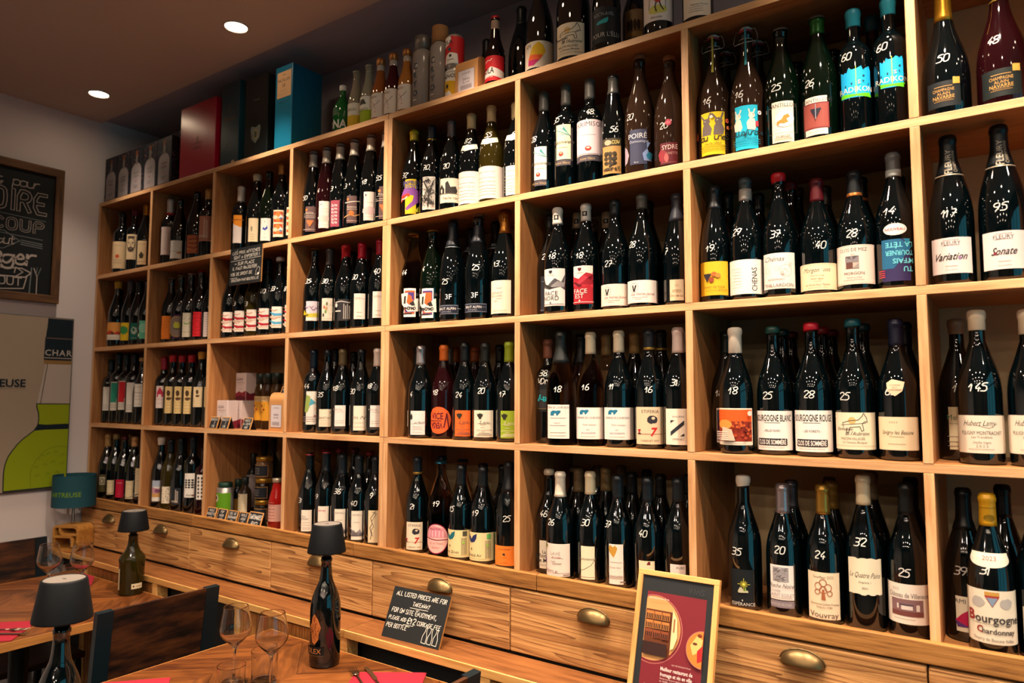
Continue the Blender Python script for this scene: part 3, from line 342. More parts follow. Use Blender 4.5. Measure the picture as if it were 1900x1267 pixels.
def wood(name, cols, stretch, scale=6, rough=.5, bump=.15, ring=0, axis=0, spec=.35, contrast=1.0):
    """plank wood: grain runs along object axis `axis`; cols dark..light"""
    m = bpy.data.materials.new(name); m.use_nodes = True
    nt = m.node_tree; N = nt.nodes; L = nt.links
    b = N['Principled BSDF']; b.inputs['Roughness'].default_value = rough; b.inputs['Specular IOR Level'].default_value = spec
    tc = N.new('ShaderNodeTexCoord'); oi = N.new('ShaderNodeObjectInfo')
    mp = N.new('ShaderNodeMapping'); sc = [stretch]*3; sc[axis] = 1
    mp.inputs['Scale'].default_value = sc
    ad = N.new('ShaderNodeVectorMath'); ad.operation = 'MULTIPLY_ADD'
    cb = N.new('ShaderNodeCombineXYZ')
    for i in range(3): L.new(oi.outputs['Random'], cb.inputs[i])
    ad.inputs[1].default_value = (17, 23, 31)
    L.new(cb.outputs[0], ad.inputs[0]); L.new(tc.outputs['Object'], ad.inputs[2])
    L.new(ad.outputs[0], mp.inputs['Vector'])
    n1 = N.new('ShaderNodeTexNoise'); n1.inputs['Scale'].default_value = scale; n1.inputs['Detail'].default_value = 5; n1.inputs['Roughness'].default_value = .6
    L.new(mp.outputs[0], n1.inputs['Vector'])
    src = n1.outputs['Fac']
    if ring:
        # growth rings: bands of a slowly warped height field
        n2 = N.new('ShaderNodeTexNoise'); n2.inputs['Scale'].default_value = 2.2; n2.inputs['Detail'].default_value = 2.0; n2.inputs['Roughness'].default_value = .4
        mp2 = N.new('ShaderNodeMapping'); s2 = [9.0]*3; s2[axis] = .42; mp2.inputs['Scale'].default_value = s2
        L.new(ad.outputs[0], mp2.inputs['Vector']); L.new(mp2.outputs[0], n2.inputs['Vector'])
        mu = N.new('ShaderNodeMath'); mu.operation = 'MULTIPLY'; mu.inputs[1].default_value = ring
        L.new(n2.outputs['Fac'], mu.inputs[0])
        fr = N.new('ShaderNodeMath'); fr.operation = 'FRACT'; L.new(mu.outputs[0], fr.inputs[0])
        mix = N.new('ShaderNodeMath'); mix.operation = 'MULTIPLY_ADD'; mix.inputs[1].default_value = .55
        sb = N.new('ShaderNodeMath'); sb.operation = 'MULTIPLY'; sb.inputs[1].default_value = .5
        L.new(n1.outputs['Fac'], sb.inputs[0])
        L.new(fr.outputs[0], mix.inputs[0]); L.new(sb.outputs[0], mix.inputs[2])
        src = mix.outputs[0]
    cr = N.new('ShaderNodeValToRGB'); el = cr.color_ramp.elements
    lo, hi = .5-.22/contrast, .5+.22/contrast
    if ring: lo, hi = .18, .82
    el[0].position = lo; el[0].color = lin(cols[0]); el[1].position = hi; el[1].color = lin(cols[-1])
    for i, c in enumerate(cols[1:-1]):
        e = el.new(lo+(hi-lo)*(i+1)/(len(cols)-1)); e.color = lin(c)
    L.new(src, cr.inputs['Fac'])
    # slow tint change from board to board
    hv = N.new('ShaderNodeHueSaturation'); mr = N.new('ShaderNodeMapRange')
    mr.inputs['To Min'].default_value = .85; mr.inputs['To Max'].default_value = 1.12
    L.new(oi.outputs['Random'], mr.inputs['Value']); L.new(mr.outputs[0], hv.inputs['Value'])
    L.new(cr.outputs['Color'], hv.inputs['Color']); L.new(hv.outputs['Color'], b.inputs['Base Color'])
    if bump:
        bp = N.new('ShaderNodeBump'); bp.inputs['Strength'].default_value = bump; bp.inputs['Distance'].default_value = .004
        L.new(src, bp.inputs['Height']); L.new(bp.outputs[0], b.inputs['Normal'])
    return m

def obj(name, bm, m, parent=None, smooth=False, loc=None):
    me = bpy.data.meshes.new(name)
    bm.normal_update(); bm.to_mesh(me); bm.free()
    ms = m if isinstance(m, (list, tuple)) else [m]
    for x in ms: me.materials.append(x)
    if smooth:
        for p in me.polygons: p.use_smooth = True
    return link(name, me, parent, loc)
def link(name, me, parent=None, loc=None):
    o = bpy.data.objects.new(name, me); COL.objects.link(o)
    if loc is not None: o.location = loc
    if parent is not None: o.parent = parent
    return o
def thing(name, label, cat, loc=(0, 0, 0), rz=0, group=None):
    o = bpy.data.objects.new(name, None); COL.objects.link(o)
    o.empty_display_size = .02
    o.location = loc; o.rotation_euler = (0, 0, rz); return tag(o, label, cat, group)
def tag(o, label, cat, group=None):
    o['label'] = label; o['category'] = cat
    if group: o['group'] = group
    return o
def structure(o): o['kind'] = 'structure'; return o

def box(bm, x0, x1, y0, y1, z0, z1, bev=0, mi=0):
    vs = [bm.verts.new((x, y, z)) for x in (x0, x1) for y in (y0, y1) for z in (z0, z1)]
    fs = [bm.faces.new([vs[i] for i in q]) for q in ((0, 1, 3, 2), (4, 6, 7, 5), (0, 4, 5, 1), (2, 3, 7, 6), (0, 2, 6, 4), (1, 5, 7, 3))]
    for f_ in fs: f_.material_index = mi
    if bev:
        es = list({e for f_ in fs for e in f_.edges})
        bmesh.ops.bevel(bm, geom=es, offset=bev, segments=2, profile=.5, affect='EDGES')
    return fs
def boxbm(*a, **k):
    bm = bmesh.new(); box(bm, *a, **k); return bm
def lathe(bm, prof, seg=32, mi=0, c=(0, 0)):
    rings = []
    for r, z in prof:
        if r < 1e-6: rings.append([bm.verts.new((c[0], c[1], z))])
        else: rings.append([bm.verts.new((c[0]+r*cos(2*pi*i/seg), c[1]+r*sin(2*pi*i/seg), z)) for i in range(seg)])
    for A, B in zip(rings, rings[1:]):
        for i in range(seg):
            j = (i+1) % seg
            if len(A) == 1 and len(B) == 1: continue
            if len(A) == 1: q = [A[0], B[j], B[i]]
            elif len(B) == 1: q = [A[i], A[j], B[0]]
            else: q = [A[i], A[j], B[j], B[i]]
            f_ = bm.faces.new(q); f_.material_index = mi; f_.smooth = True
    return bm
def lathebm(prof, seg=32):
    return lathe(bmesh.new(), prof, seg)
def tube(bm, pts, r, seg=8, mi=0, closed=False):
    pts = [Vector(p) for p in pts]; rings = []
    n = len(pts)
    for i, p in enumerate(pts):
        a = pts[i-1] if (i > 0 or closed) else p; b = pts[(i+1) % n] if (i < n-1 or closed) else p
        t = (b-a).normalized(); ref = Vector((0, 0, 1)) if abs(t.z) < .9 else Vector((1, 0, 0))
        u = t.cross(ref).normalized(); v = t.cross(u)
        rr = r[i] if isinstance(r, (list, tuple)) else r
        rings.append([bm.verts.new(p+rr*(cos(2*pi*k/seg)*u+sin(2*pi*k/seg)*v)) for k in range(seg)])
    m = n if closed else n-1
    for i in range(m):
        A, B = rings[i], rings[(i+1) % n]
        for k in range(seg):
            f_ = bm.faces.new([A[k], A[(k+1) % seg], B[(k+1) % seg], B[k]]); f_.material_index = mi; f_.smooth = True
    if not closed:
        for R_ in (rings[0], rings[-1]):
            try: bm.faces.new(R_).material_index = mi
            except ValueError: pass
def prism(bm, pts, h, mi=0):
    """extrude an outline given in (x, z) by depth h along y"""
    a = [bm.verts.new((x, 0, z)) for x, z in pts]; b = [bm.verts.new((x, h, z)) for x, z in pts]
    n = len(pts)
    bm.faces.new(a).material_index = mi; bm.faces.new(b[::-1]).material_index = mi
    for i in range(n):
        bm.faces.new([a[i], a[(i+1) % n], b[(i+1) % n], b[i]]).material_index = mi
    bmesh.ops.recalc_face_normals(bm, faces=bm.faces)

# ---------------------------------------------------------------- flat artwork: shapes laid in a plane, then bent round a bottle or set on a board
GL = {'A':'00 26 40,12 32','B':'00 06 36 45 44 33 03,33 42 41 30 00','C':'45 36 16 05 01 10 30 41','D':'00 06 26 44 42 20 00','E':'46 06 00 40,03 33',
'F':'46 06 00,03 33','G':'45 36 16 05 01 10 30 41 43 23','H':'06 00,46 40,03 43','I':'26 20','J':'36 31 20 10 01','K':'06 00,46 03 40','L':'06 00 40',
'M':'00 06 23 46 40','N':'00 06 40 46','O':'10 01 05 16 36 45 41 30 10','P':'00 06 36 45 44 33 03','Q':'10 01 05 16 36 45 41 30 10,22 40','R':'00 06 36 45 44 33 03,23 40',
'S':'45 36 16 05 04 42 41 30 10 01','T':'06 46,26 20','U':'06 01 10 30 41 46','V':'06 20 46','W':'06 10 23 30 46','X':'06 40,46 00','Y':'06 23 46,23 20','Z':'06 46 00 40',
'0':'10 01 05 16 36 45 41 30 10','1':'03 26 20','2':'05 16 36 45 44 00 40','3':'06 36 45 44 33 13,33 42 41 30 00','4':'36 02 42,33 30','5':'46 16 04 34 42 41 30 10 00',
'6':'36 15 02 01 10 30 41 42 33 13 02','7':'06 46 10,13 43','8':'10 01 02 44 45 36 16 05 04 42 41 30 10','9':'43 13 04 05 16 36 45 43 20',
'.':'20 21',',':'21 1a','!':'26 22,21 20','-':'13 33','>':'03 43,34 43 32','E2':'45 36 16 05 01 10 30 41,03 33,02 32','/':'00 46',"'":'26 24',
'a':'43 33 13 02 01 10 20 31 43 41 40','b':'','c':'','d':'','e':'02 32 33 24 13 01 10 30 41','f':'46 36 25 2a 1b 0a 11 23','g':'43 13 02 01 10 20 31 43 4a 3b 1b 0a',
'm':'04 00,03 14 23 20,23 34 43 40','n':'04 00,03 14 34 43 40','o':'10 01 03 14 34 43 41 30 10','p':'04 0b,03 14 34 43 41 30 10 01','r':'04 00,02 14 34','t':'26 21 30 41,04 44','u':'04 01 10 30 41 44,41 40',
'£':'45 36 26 15 11 00 40,03 33'}
GL['€'] = GL['E2']
def gnum(c): return -1 if c == 'a' else -2 if c == 'b' else int(c)
def strokes(text, x, y, h, sp=1.35, slant=.12, jit=0, wfac=.9):
    """handwriting: polylines for text whose left baseline is x, y; returns (lines, width)"""
    out = []; k = h/6; cx = x
    for ch in text:
        if ch == ' ': cx += 3.2*k; continue
        g = GL.get(ch, GL.get(ch.upper(), ''))
        j = (random.uniform(-jit, jit)*k, random.uniform(-jit, jit)*k)
        narrow = ch in "I.,!'1"
        for st in g.split(','):
            if not st: continue
            pts = [(gnum(p[0])*wfac, gnum(p[1])) for p in st.split()]
            if len(pts) > 2:      # soften corners
                q = [pts[0]]
                for a, b in zip(pts, pts[1:]):
                    q += [(a[0]*.72+b[0]*.28, a[1]*.72+b[1]*.28), (a[0]*.28+b[0]*.72, a[1]*.28+b[1]*.72)]
                q.append(pts[-1]); pts = q
            out.append([(cx+j[0]+(px+py*slant-(1.2 if narrow else 0))*k, y+j[1]+py*k) for px, py in pts])
        cx += (2.6 if narrow else 4*wfac+sp)*k
    return out, cx-x-sp*k
TXT = {}
def text_tris(s, shear=0, bold=0):
    k = (s, shear, bold)
    if k in TXT: return TXT[k]
    cu = bpy.data.curves.new('t', 'FONT'); cu.body = s; cu.resolution_u = 2; cu.shear = shear; cu.offset = bold
    o = bpy.data.objects.new('t', cu)
    me = bpy.data.meshes.new_from_object(o)
    vs = [(v.co.x, v.co.y) for v in me.vertices]; fs = [tuple(p.vertices) for p in me.polygons]
    if vs:
        x0 = min(v[0] for v in vs); x1 = max(v[0] for v in vs); vs = [(v[0]-x0, v[1]) for v in vs]; w = x1-x0
    else: w = 0
    bpy.data.objects.remove(o); bpy.data.curves.remove(cu); bpy.data.meshes.remove(me)
    TXT[k] = (vs, fs, w)
    return TXT[k]
class Art:
    def __init__(self, base=.0004, step=.00012):
        self.bm = bmesh.new(); self.mats = []; self.idx = {}; self.n = 0; self.base = base; self.step = step
    def mi(self, col, rough=.6, metal=0):
        rgb = [int(col[i:i+2], 16) for i in (0, 2, 4)]
        if sum(rgb) > 420: col = '%02x%02x%02x' % tuple(int(c*.95) for c in rgb)     # printed paper is never pure white
        k = (col, rough, metal)
        if k not in self.idx: self.idx[k] = len(self.mats); self.mats.append(mat(col, rough, metal, .3))
        return self.idx[k]
    def lay(self): self.n += 1; return self.base+self.step*self.n
    def poly(self, pts, col, z=None, rough=.6, metal=0):
        z = self.lay() if z is None else z
        vs = [self.bm.verts.new((x, y, z)) for x, y in pts]
        try: f_ = self.bm.faces.new(vs)
        except ValueError: return
        f_.material_index = self.mi(col, rough, metal)
        if f_.calc_area() and len(pts) > 4: bmesh.ops.triangulate(self.bm, faces=[f_])
    def rect(self, x0, y0, x1, y1, col, **k): self.poly([(x0, y0), (x1, y0), (x1, y1), (x0, y1)], col, **k)
    def ell(self, cx, cy, rx, ry, col, n=20, **k): self.poly([(cx+rx*cos(2*pi*i/n), cy+ry*sin(2*pi*i/n)) for i in range(n)], col, **k)
    def line(self, pts, w, col, z=None, closed=False):
        z = self.lay() if z is None else z; m = self.mi(col)
        if closed: pts = list(pts)+[pts[0]]
        for i, ((ax, ay), (bx, by)) in enumerate(zip(pts, pts[1:])):
            d = hypot(bx-ax, by-ay)
            if d < 1e-9: continue
            tx, ty = (bx-ax)/d*w*.35, (by-ay)/d*w*.35; nx, ny = -(by-ay)/d*w/2, (bx-ax)/d*w/2
            f_ = self.bm.faces.new([self.bm.verts.new((px, py, z+(i % 2)*.00002)) for px, py in ((ax-tx+nx, ay-ty+ny), (ax-tx-nx, ay-ty-ny), (bx+tx-nx, by+ty-ny), (bx+tx+nx, by+ty+ny))])
            f_.material_index = m
    def hand(self, text, x, y, h, col, w=None, center=True, fit=None, **k):
        ls, wd_ = strokes(text, 0, 0, h, **k); z = self.lay(); f_ = 1
        if fit and wd_ > 0: f_ = fit/wd_
        dx = x-(wd_*f_/2 if center else 0)
        for l in ls: self.line([(px*f_+dx, py+y) for px, py in l], w or h*.13, col, z=z)
    def text(self, s, x, y, h, col, maxw=None, shear=0, bold=0, rot=0, align='c'):
        vs, fs, w = text_tris(s, shear, bold); k = h/.72; sx = k
        if maxw and w*k > maxw: sx = maxw/w
        z = self.lay(); m = self.mi(col); ox = {'c': -w*sx/2, 'l': 0, 'r': -w*sx}[align]
        V = []
        for a, b in vs:
            px, py = ox+a*sx, b*k-h/2
            V.append(self.bm.verts.new((x+px*cos(rot)-py*sin(rot), y+px*sin(rot)+py*cos(rot), z)))
        for q in fs:
            try: self.bm.faces.new([V[i] for i in q]).material_index = m
            except ValueError: pass
    def cut(self, step, x0=-.3, x1=.3):
        x = math.floor(x0/step)*step
        while x < x1:
            bmesh.ops.bisect_plane(self.bm, geom=self.bm.verts[:]+self.bm.edges[:]+self.bm.faces[:], plane_co=(x, 0, 0), plane_no=(1, 0, 0)); x += step
    def bounds(self): xs = [v.co.x for v in self.bm.verts]; return min(xs), max(xs)
    def wrap(self, name, parent, radf, ang0=0, step=None):
        """bend round a vertical axis; x is arc length, y height, facing -Y at x = 0"""
        a, b = self.bounds(); r0 = radf(0.0) if step is None else radf(step)
        self.cut(max(.0045, .11*r0), a, b)
        for v in self.bm.verts:
            s, zz, o = v.co; R_ = radf(zz); th = s/r0+ang0; R2 = R_+o
            v.co = (R2*sin(th), -R2*cos(th), zz)
        o = obj(name, self.bm, self.mats, parent)
        return o
    def flat(self, name, parent, M):
        for v in self.bm.verts: v.co = M @ v.co
        return obj(name, self.bm, self.mats, parent)

# ---------------------------------------------------------------- label artwork (x, y in label heights: x = 0 in the middle, y = 0..1)
class Lab:
    def __init__(self, A, hw, z0, h): self.A, self.hw, self.z0, self.h, self.W = A, hw, z0, h, hw/h
    def q(self, pts): return [(x*self.h, self.z0+y*self.h) for x, y in pts]
    def P(self, pts, c, **k): self.A.poly(self.q(pts), c, **k)
    def R(self, x0, y0, x1, y1, c): self.P([(x0, y0), (x1, y0), (x1, y1), (x0, y1)], c)
    def E(self, cx, cy, rx, ry, c, n=18): self.P([(cx+rx*cos(2*pi*i/n), cy+ry*sin(2*pi*i/n)) for i in range(n)], c)
    def ring(self, cx, cy, rx, ry, w, c, n=22): self.L([(cx+rx*cos(2*pi*i/n), cy+ry*sin(2*pi*i/n)) for i in range(n+1)], w, c)
    def L(self, pts, w, c): self.A.line(self.q(pts), w*self.h, c)
    def T(self, s, x, y, size, c, **k):
        if 'maxw' in k: k['maxw'] *= self.h
        self.A.text(s, x*self.h, self.z0+y*self.h, size*self.h, c, **k)
    def H(self, s, x, y, size, c, w=None, **k): self.A.hand(s, x*self.h, self.z0+y*self.h, size*self.h, c, w and w*self.h, **k)
    def fine(self, y, w, c='8a7c70', x=0): self.R(x-w/2, y, x+w/2, y+.012, c)
    def bumps(self, cx, cy, rx, ry, c, n=24, amp=.14, seed=1):
        rnd = random.Random(seed)
        self.P([(cx+rx*(1+rnd.uniform(-amp, amp))*cos(2*pi*i/n), cy+ry*(1+rnd.uniform(-amp, amp))*sin(2*pi*i/n)) for i in range(n)], c)
INK = '2a2624'
def flower(L, x, y, r, c): 
    for k in range(5): L.E(x+r*cos(k*1.257), y+r*sin(k*1.257), r*.7, r*.7, c, 8)
def bear(L, x, y, s, c='1c6c8c'):
    L.P([(x+a*s, y+b*s) for a, b in ((-1, 0), (-.78, 0), (-.7, .4), (-.45, .35), (-.42, 0), (-.18, 0), (-.12, .42), (.28, .42), (.34, 0), (.58, 0), (.6, .5), (.9, .62), (1.2, .7), (1.22, .86), (.95, 1.02), (.7, 1.0), (.3, .92), (-.3, 1.0), (-.75, .85), (-1, .5))], c)
def house(L, x, y, s):
    L.P([(x-s, y), (x-s, y+.5*s), (x-.6*s, y+1.1*s), (x-.2*s, y+.5*s), (x-.2*s, y)], INK); L.R(x-.7*s, y+.1*s, x-.5*s, y+.5*s, 'e6d6be')
    L.P([(x-.1*s, y), (x-.1*s, y+1.2*s), (x+.2*s, y+1.4*s), (x+.5*s, y+.7*s), (x+1.1*s, y+.8*s), (x+1.3*s, y+.3*s), (x+1.2*s, y)], INK)
def grapes(L, x, y, s, c, seed=3):
    rnd = random.Random(seed)
    for r in range(5):
        for k in range(5-r): L.E(x+(k-(4-r)/2)*s*.42, y-r*s*.38, s*.24, s*.24, c, 8)
def leaf(L, x, y, s, a, c):
    L.P([(x+s*(u*cos(a)-v*sin(a)), y+s*(u*sin(a)+v*cos(a))) for u, v in ((0, 0), (.3, .22), (.65, .2), (1, 0), (.65, -.2), (.3, -.22))], c)
def hills(L, y, c, amp=.1, x0=None, seed=1, base=None):
    W = L.W; rnd = random.Random(seed); n = 14
    ph = rnd.uniform(0, 6)
    top = [(-W+2*W*i/n, y+amp*sin(ph+i*.8)+amp*.5*sin(i*1.9+ph)) for i in range(n+1)]
    b = 0 if base is None else base
    L.P([(-W, b)]+[(W, b)][:0]+top+[(W, b)], c)
def shelf_lines(L, ys, w, c='8a7c70', x=0):
    for y in ys: L.fine(y, w, c, x)
def draw_label(key, L):
    W = L.W
    if key in ('plain',): pass
    elif key == 'plainsmall': L.fine(.2, .08); L.fine(.8, .3, 'd8c8c0')
    elif key == 'dot': L.E(0, .45, .07, .07, 'c0502a'); shelf_lines(L, (.85, .3, .2), .3)
    elif key == 'face':
        L.E(0, .6, .17, .27, '4a4038'); L.E(0, .62, .14, .22, 'e0c8a0'); L.R(-.13, .83, .13, .93, '4a4038'); L.E(0, .4, .12, .1, '4a4038')
        L.R(-.12, .66, -.03, .69, INK); L.R(.03, .66, .12, .69, INK); L.E(-.07, .62, .025, .015, INK, 8); L.E(.07, .62, .025, .015, INK, 8); L.R(-.015, .5, .015, .62, '8a7458'); L.R(-.05, .42, .05, .44, 'b08878')
    elif key == 'leafdot': L.P([(-.1, .4), (0, .55), (.1, .42), (.06, .26), (-.06, .26)], '3a3420'); shelf_lines(L, (.85, .12), .35)
    elif key == 'orangeleaf': L.L([(-.3, .38), (-.1, .42), (.1, .36)], .015, '6a6a50'); leaf(L, .05, .3, .3, .2, 'c88a58')
    elif key == 'swirl':
        for i in range(6): L.L([(-W+.1*i, .2+.12*i), (-.2, .25+.1*i), (.1, .15+.13*i), (W, .3+.1*i)], .03, '7a3424' if i % 2 else 'd08a5c')
    elif key == 'marks':
        for i in range(9): L.L([(-.25+.05*i, .3+.06*(i % 4)), (-.2+.05*i, .5+.05*(i % 3))], .04, INK)
    elif key == 'vtext': L.H('VIGNES', -.12, .15, .1, 'd8c8b8', sp=.6); L.R(-.04, .1, .0, .9, 'cdbcae'); [L.R(.04, .12+.09*i, .12, .17+.09*i, 'cdbcae') for i in range(8)]; L.fine(.1, .5, '7a5448')
    elif key == 'landscape': L.R(-W, 0, W, .3, 'e8dcc8'); L.P([(-W, .3), (-.4, .42), (-.1, .55), (.1, .4), (.3, .5), (W, .35), (W, .3)], 'b8402a'); L.P([(-.1, .3), (0, .5), (.1, .3)], '3a2418'); L.fine(.12, .5, 'b8402a')
    elif key == 'greenblob': L.bumps(-.12, .58, .25, .24, '3a8a4a'); L.R(-.14, .3, -.1, .5, '3a8a4a')
    elif key == 'paleblob': L.bumps(0, .55, .18, .22, 'a8b8a8', seed=4); L.bumps(-.03, .6, .08, .1, '0e5a4c'); L.fine(.1, .3, 'c0d0c0')
    elif key == 'mint': L.bumps(0, .6, .25, .25, '8ad0b4', seed=6); L.fine(.4, .5, 'c0e8d8'); L.R(-.3, .12, -.22, .28, 'd8e8c8')
    elif key == 'rings': [L.ring(0, .4, .1*i, .12*i, .012, 'c05a18') for i in (1, 2, 3)]
    elif key == 'bigring': L.E(0, .5, .38, .4, '7a6a60'); L.ring(0, .5, .4, .42, .025, 'c8a050'); L.bumps(0, .55, .14, .14, 'b8b840', seed=2); L.R(-.1, .38, .1, .42, '302030')
    elif key == 'smile': L.L([(-.12, .6), (-.06, .54), (.06, .54), (.12, .6)], .035, '6aa03a'); L.E(-.1, .75, .015, .02, INK, 8); L.E(.1, .75, .015, .02, INK, 8); L.fine(.2, .4)
    elif key == 'redrings': [L.ring(0, .5, .12*i, .14*i, .014, '8a1020') for i in (1, 2, 3)]
    elif key == 'lines': shelf_lines(L, [.1+.1*i for i in range(9)], .5, '9a8a88')
    elif key == 'lowtext': shelf_lines(L, (.22, .14, .08), .4, '7a7270')
    elif key == 'greenblock': L.R(-W*.92, .28, W*.92, .97, '2c9078'); L.R(W*.6, .28, W*.92, .42, 'e6dcd0'); shelf_lines(L, (.18, .1), .35)
    elif key == 'redblock': L.R(-W*.92, .26, W*.92, .97, 'c8242c'); L.R(W*.6, .26, W*.92, .4, 'e6dcd0'); shelf_lines(L, (.18, .1), .35)
    elif key == 'midtext': L.H('~', 0, .6, .1, INK); L.T('Domaine', 0, .62, .07, '6a605a', shear=.3); shelf_lines(L, (.85, .45, .32, .1), .5)
    elif key == 'tower': L.P([(-.14, .5), (-.14, .72), (0, .95), (.14, .72), (.14, .5), (.07, .5), (.07, .62), (-.07, .62), (-.07, .5)], 'b83048'); L.T('VILLE', 0, .4, .07, 'c88898'); shelf_lines(L, (.2,), .2)
    elif key == 'seal': L.bumps(-.02, .75, .07, .12, '4a3420'); L.bumps(0, .55, .1, .06, '5a4028', seed=5); shelf_lines(L, (.92, .4, .3, .18, .08), .45, 'a88a58')
    elif key == 'square': L.R(-.2, .4, .14, .85, 'd8ccae'); L.ring(-.03, .62, .1, .14, .04, '5c5430')
    elif key == 'toplines': shelf_lines(L, (.88, .8, .55), .5, 'b0987a'); L.L([(-.5, .3), (-.1, .05), (.2, .15)], .03, '4a4a4a')
    elif key == 'bluepink': L.R(-W, .7, W, 1, 'a8b4c8'); L.P([(-W, .25), (-W, .6), (-.2, .68), (.1, .6), (.3, .7), (W, .6), (W, .25)], 'c08a98'); L.P([(-W, .2), (-W, .4), (0, .36), (W, .44), (W, .2)], 'c89858'); L.bumps(.05, .5, .12, .1, '7a4a68')
    elif key == 'spots':
        r_ = random.Random(3)
        for i in range(26): L.E(r_.uniform(-W, W), r_.uniform(.1, .95), .022, .03, r_.choice(('2a2624', '6a4a3a')), 7)
    elif key == 'treegrid':
        for a in range(4):
            for b in range(3): L.bumps(-.13+.13*b, .42+.1*a, .055, .04, INK, n=10, seed=a*3+b)
        L.T('PINOT', 0, .1, .06, INK); L.R(.12, .07, .22, .12, '7a3a30')
    elif key == 'dotgrid':
        for a in range(6):
            for b in range(4): L.bumps(-.22+.14*b, .12+.15*a, .04, .045, INK, n=9, seed=a*4+b)
    elif key == 'orangetop': L.R(-W, .58, W, 1, 'e08a24'); L.P([(-W, .55), (-W, .7), (-.1, .66), (.1, .57), (W, .5), (W, .45), (-W, .45)], 'ece0d8'); L.L([(-.3, .82), (.2, .84)], .025, '8a4a10'); L.E(-.3, .62, .06, .03, INK, 8)
    elif key == 'sidemark': L.bumps(-.05, .55, .04, .12, '8a8068'); shelf_lines(L, (.3, .2, .1), .18)
    elif key == 'bluebird': L.P([(-.12, .5), (-.08, .62), (-.02, .54), (.06, .62), (.08, .7), (.11, .55), (.06, .48), (.02, .48), (0, .42), (-.03, .48)], '2848a0'); L.T('ciel', 0, .14, .06, '6a6a80', shear=.3); L.E(-.02, .84, .015, .03, '6a6a6a', 8); L.fine(.3, .1)
    elif key == 'orangeframes':
        for y in (.1, .56): L.R(-W*.9, y, W*.9, y+.38, 'b84820'); L.E(0, y+.19, W*.7, .17, 'd87834'); L.bumps(-.1, y+.17, .1, .07, 'e8c8b0', seed=2); L.P([(0, y+.12), (.1, y+.28), (.2, y+.16)], 'e8e0d8'); L.E(.1, y+.13, .05, .04, '5a7a9a', 8)
    elif key in ('redribbon', 'blueribbon'):
        c = 'a81c2c' if key == 'redribbon' else '4a9ac0'
        for y in (.18, .58): L.P([(-.38, y+.18), (-.02, y+.1), (.34, y+.12), (.2, y), (-.1, y-.02)], c); L.P([(-.36, y-.02), (.1, y-.06), (.2, y-.01), (.18, y-.1), (-.3, y-.12)], 'd8b8a0'); L.L([(-.3, y+.3), (-.1, y+.22), (.05, y+.28)], .03, 'c87858')
        L.E(.36, .9, .05, .05, 'b8a898', 8); L.E(.36, .1, .05, .05, 'b8a898', 8)
    elif key == 'grapes': L.E(-.15, .87, .05, .05, 'd87838', 8); shelf_lines(L, (.7, .62, .56, .08), .55, 'd8c8b8'); grapes(L, 0, .42, .13, 'b86a38'); L.T('Riesling', -.02, .76, .07, 'd8c8b8')
    elif key == 'faintmap': L.E(-.1, .88, .02, .03, INK, 8); L.bumps(0, .35, .22, .13, 'dcc0b8'); shelf_lines(L, (.7, .6, .1), .4, 'c8a8a0')
    elif key == 'scribble':
        for i in range(6): L.H('vsnwmz'[i]+'unm', -.02, .12+.13*i, .09, 'e0c8c8', sp=.2, w=.016)
    elif key == 'branch': L.E(-.15, .87, .04, .05, 'd87838', 8); L.L([(-.25, .75), (.3, .82)], .03, 'd8c8b8'); L.L([(-.3, .22), (-.1, .3), (.1, .26), (.35, .36)], .03, 'd8a060'); L.bumps(0, .36, .1, .1, 'a86428'); L.T('Gewurz', 0, .6, .08, 'd8c8b8'); shelf_lines(L, (.5, .08), .4, 'd8c8b8')
    elif key == 'pinkmap': L.E(-.1, .88, .03, .04, INK, 8); L.bumps(.02, .34, .26, .14, 'dcb8b4', seed=8); shelf_lines(L, (.62, .12), .35, 'd0b8b0')
    elif key == 'meadow':
        L.R(-W, 0, W, .2, 'e8e0d8'); L.P([(-W, .18), (-W, .48), (-.2, .36), (.3, .4), (W, .3), (W, .18)], 'd0c040'); L.P([(-.45, .3), (-.4, .55), (-.25, .3)], 'e0c020')
        for x, y in ((-.25, .66), (0, .68), (.1, .56), (.3, .62)): L.L([(x-.1, y+.06), (x, y-.02), (x+.1, y+.05)], .035, '7a5a78')
        L.L([(-.35, .27), (-.15, .3)], .05, '4a4024')
    elif key == 'figures':
        for x, y, c in ((-.12, .6, 'a86a4a'), (-.05, .4, '6a8a4a'), (-.15, .25, '4a4a4a'), (0, .75, '6a6a4a'), (-.02, .55, 'b08a5a')): L.bumps(x, y, .05, .09, c, n=9)
        L.ring(.15, .5, .12, .2, .012, 'a8b89a'); L.fine(.08, .5)
    elif key == 'whitescript':
        L.L([(-.4, .85), (-.1, .9), (.3, .84)], .04, 'd8d0c8'); L.bumps(-.35, .72, .08, .1, 'd8d0c8'); L.R(-.4, .42, -.1, .48, 'd8d0c8')
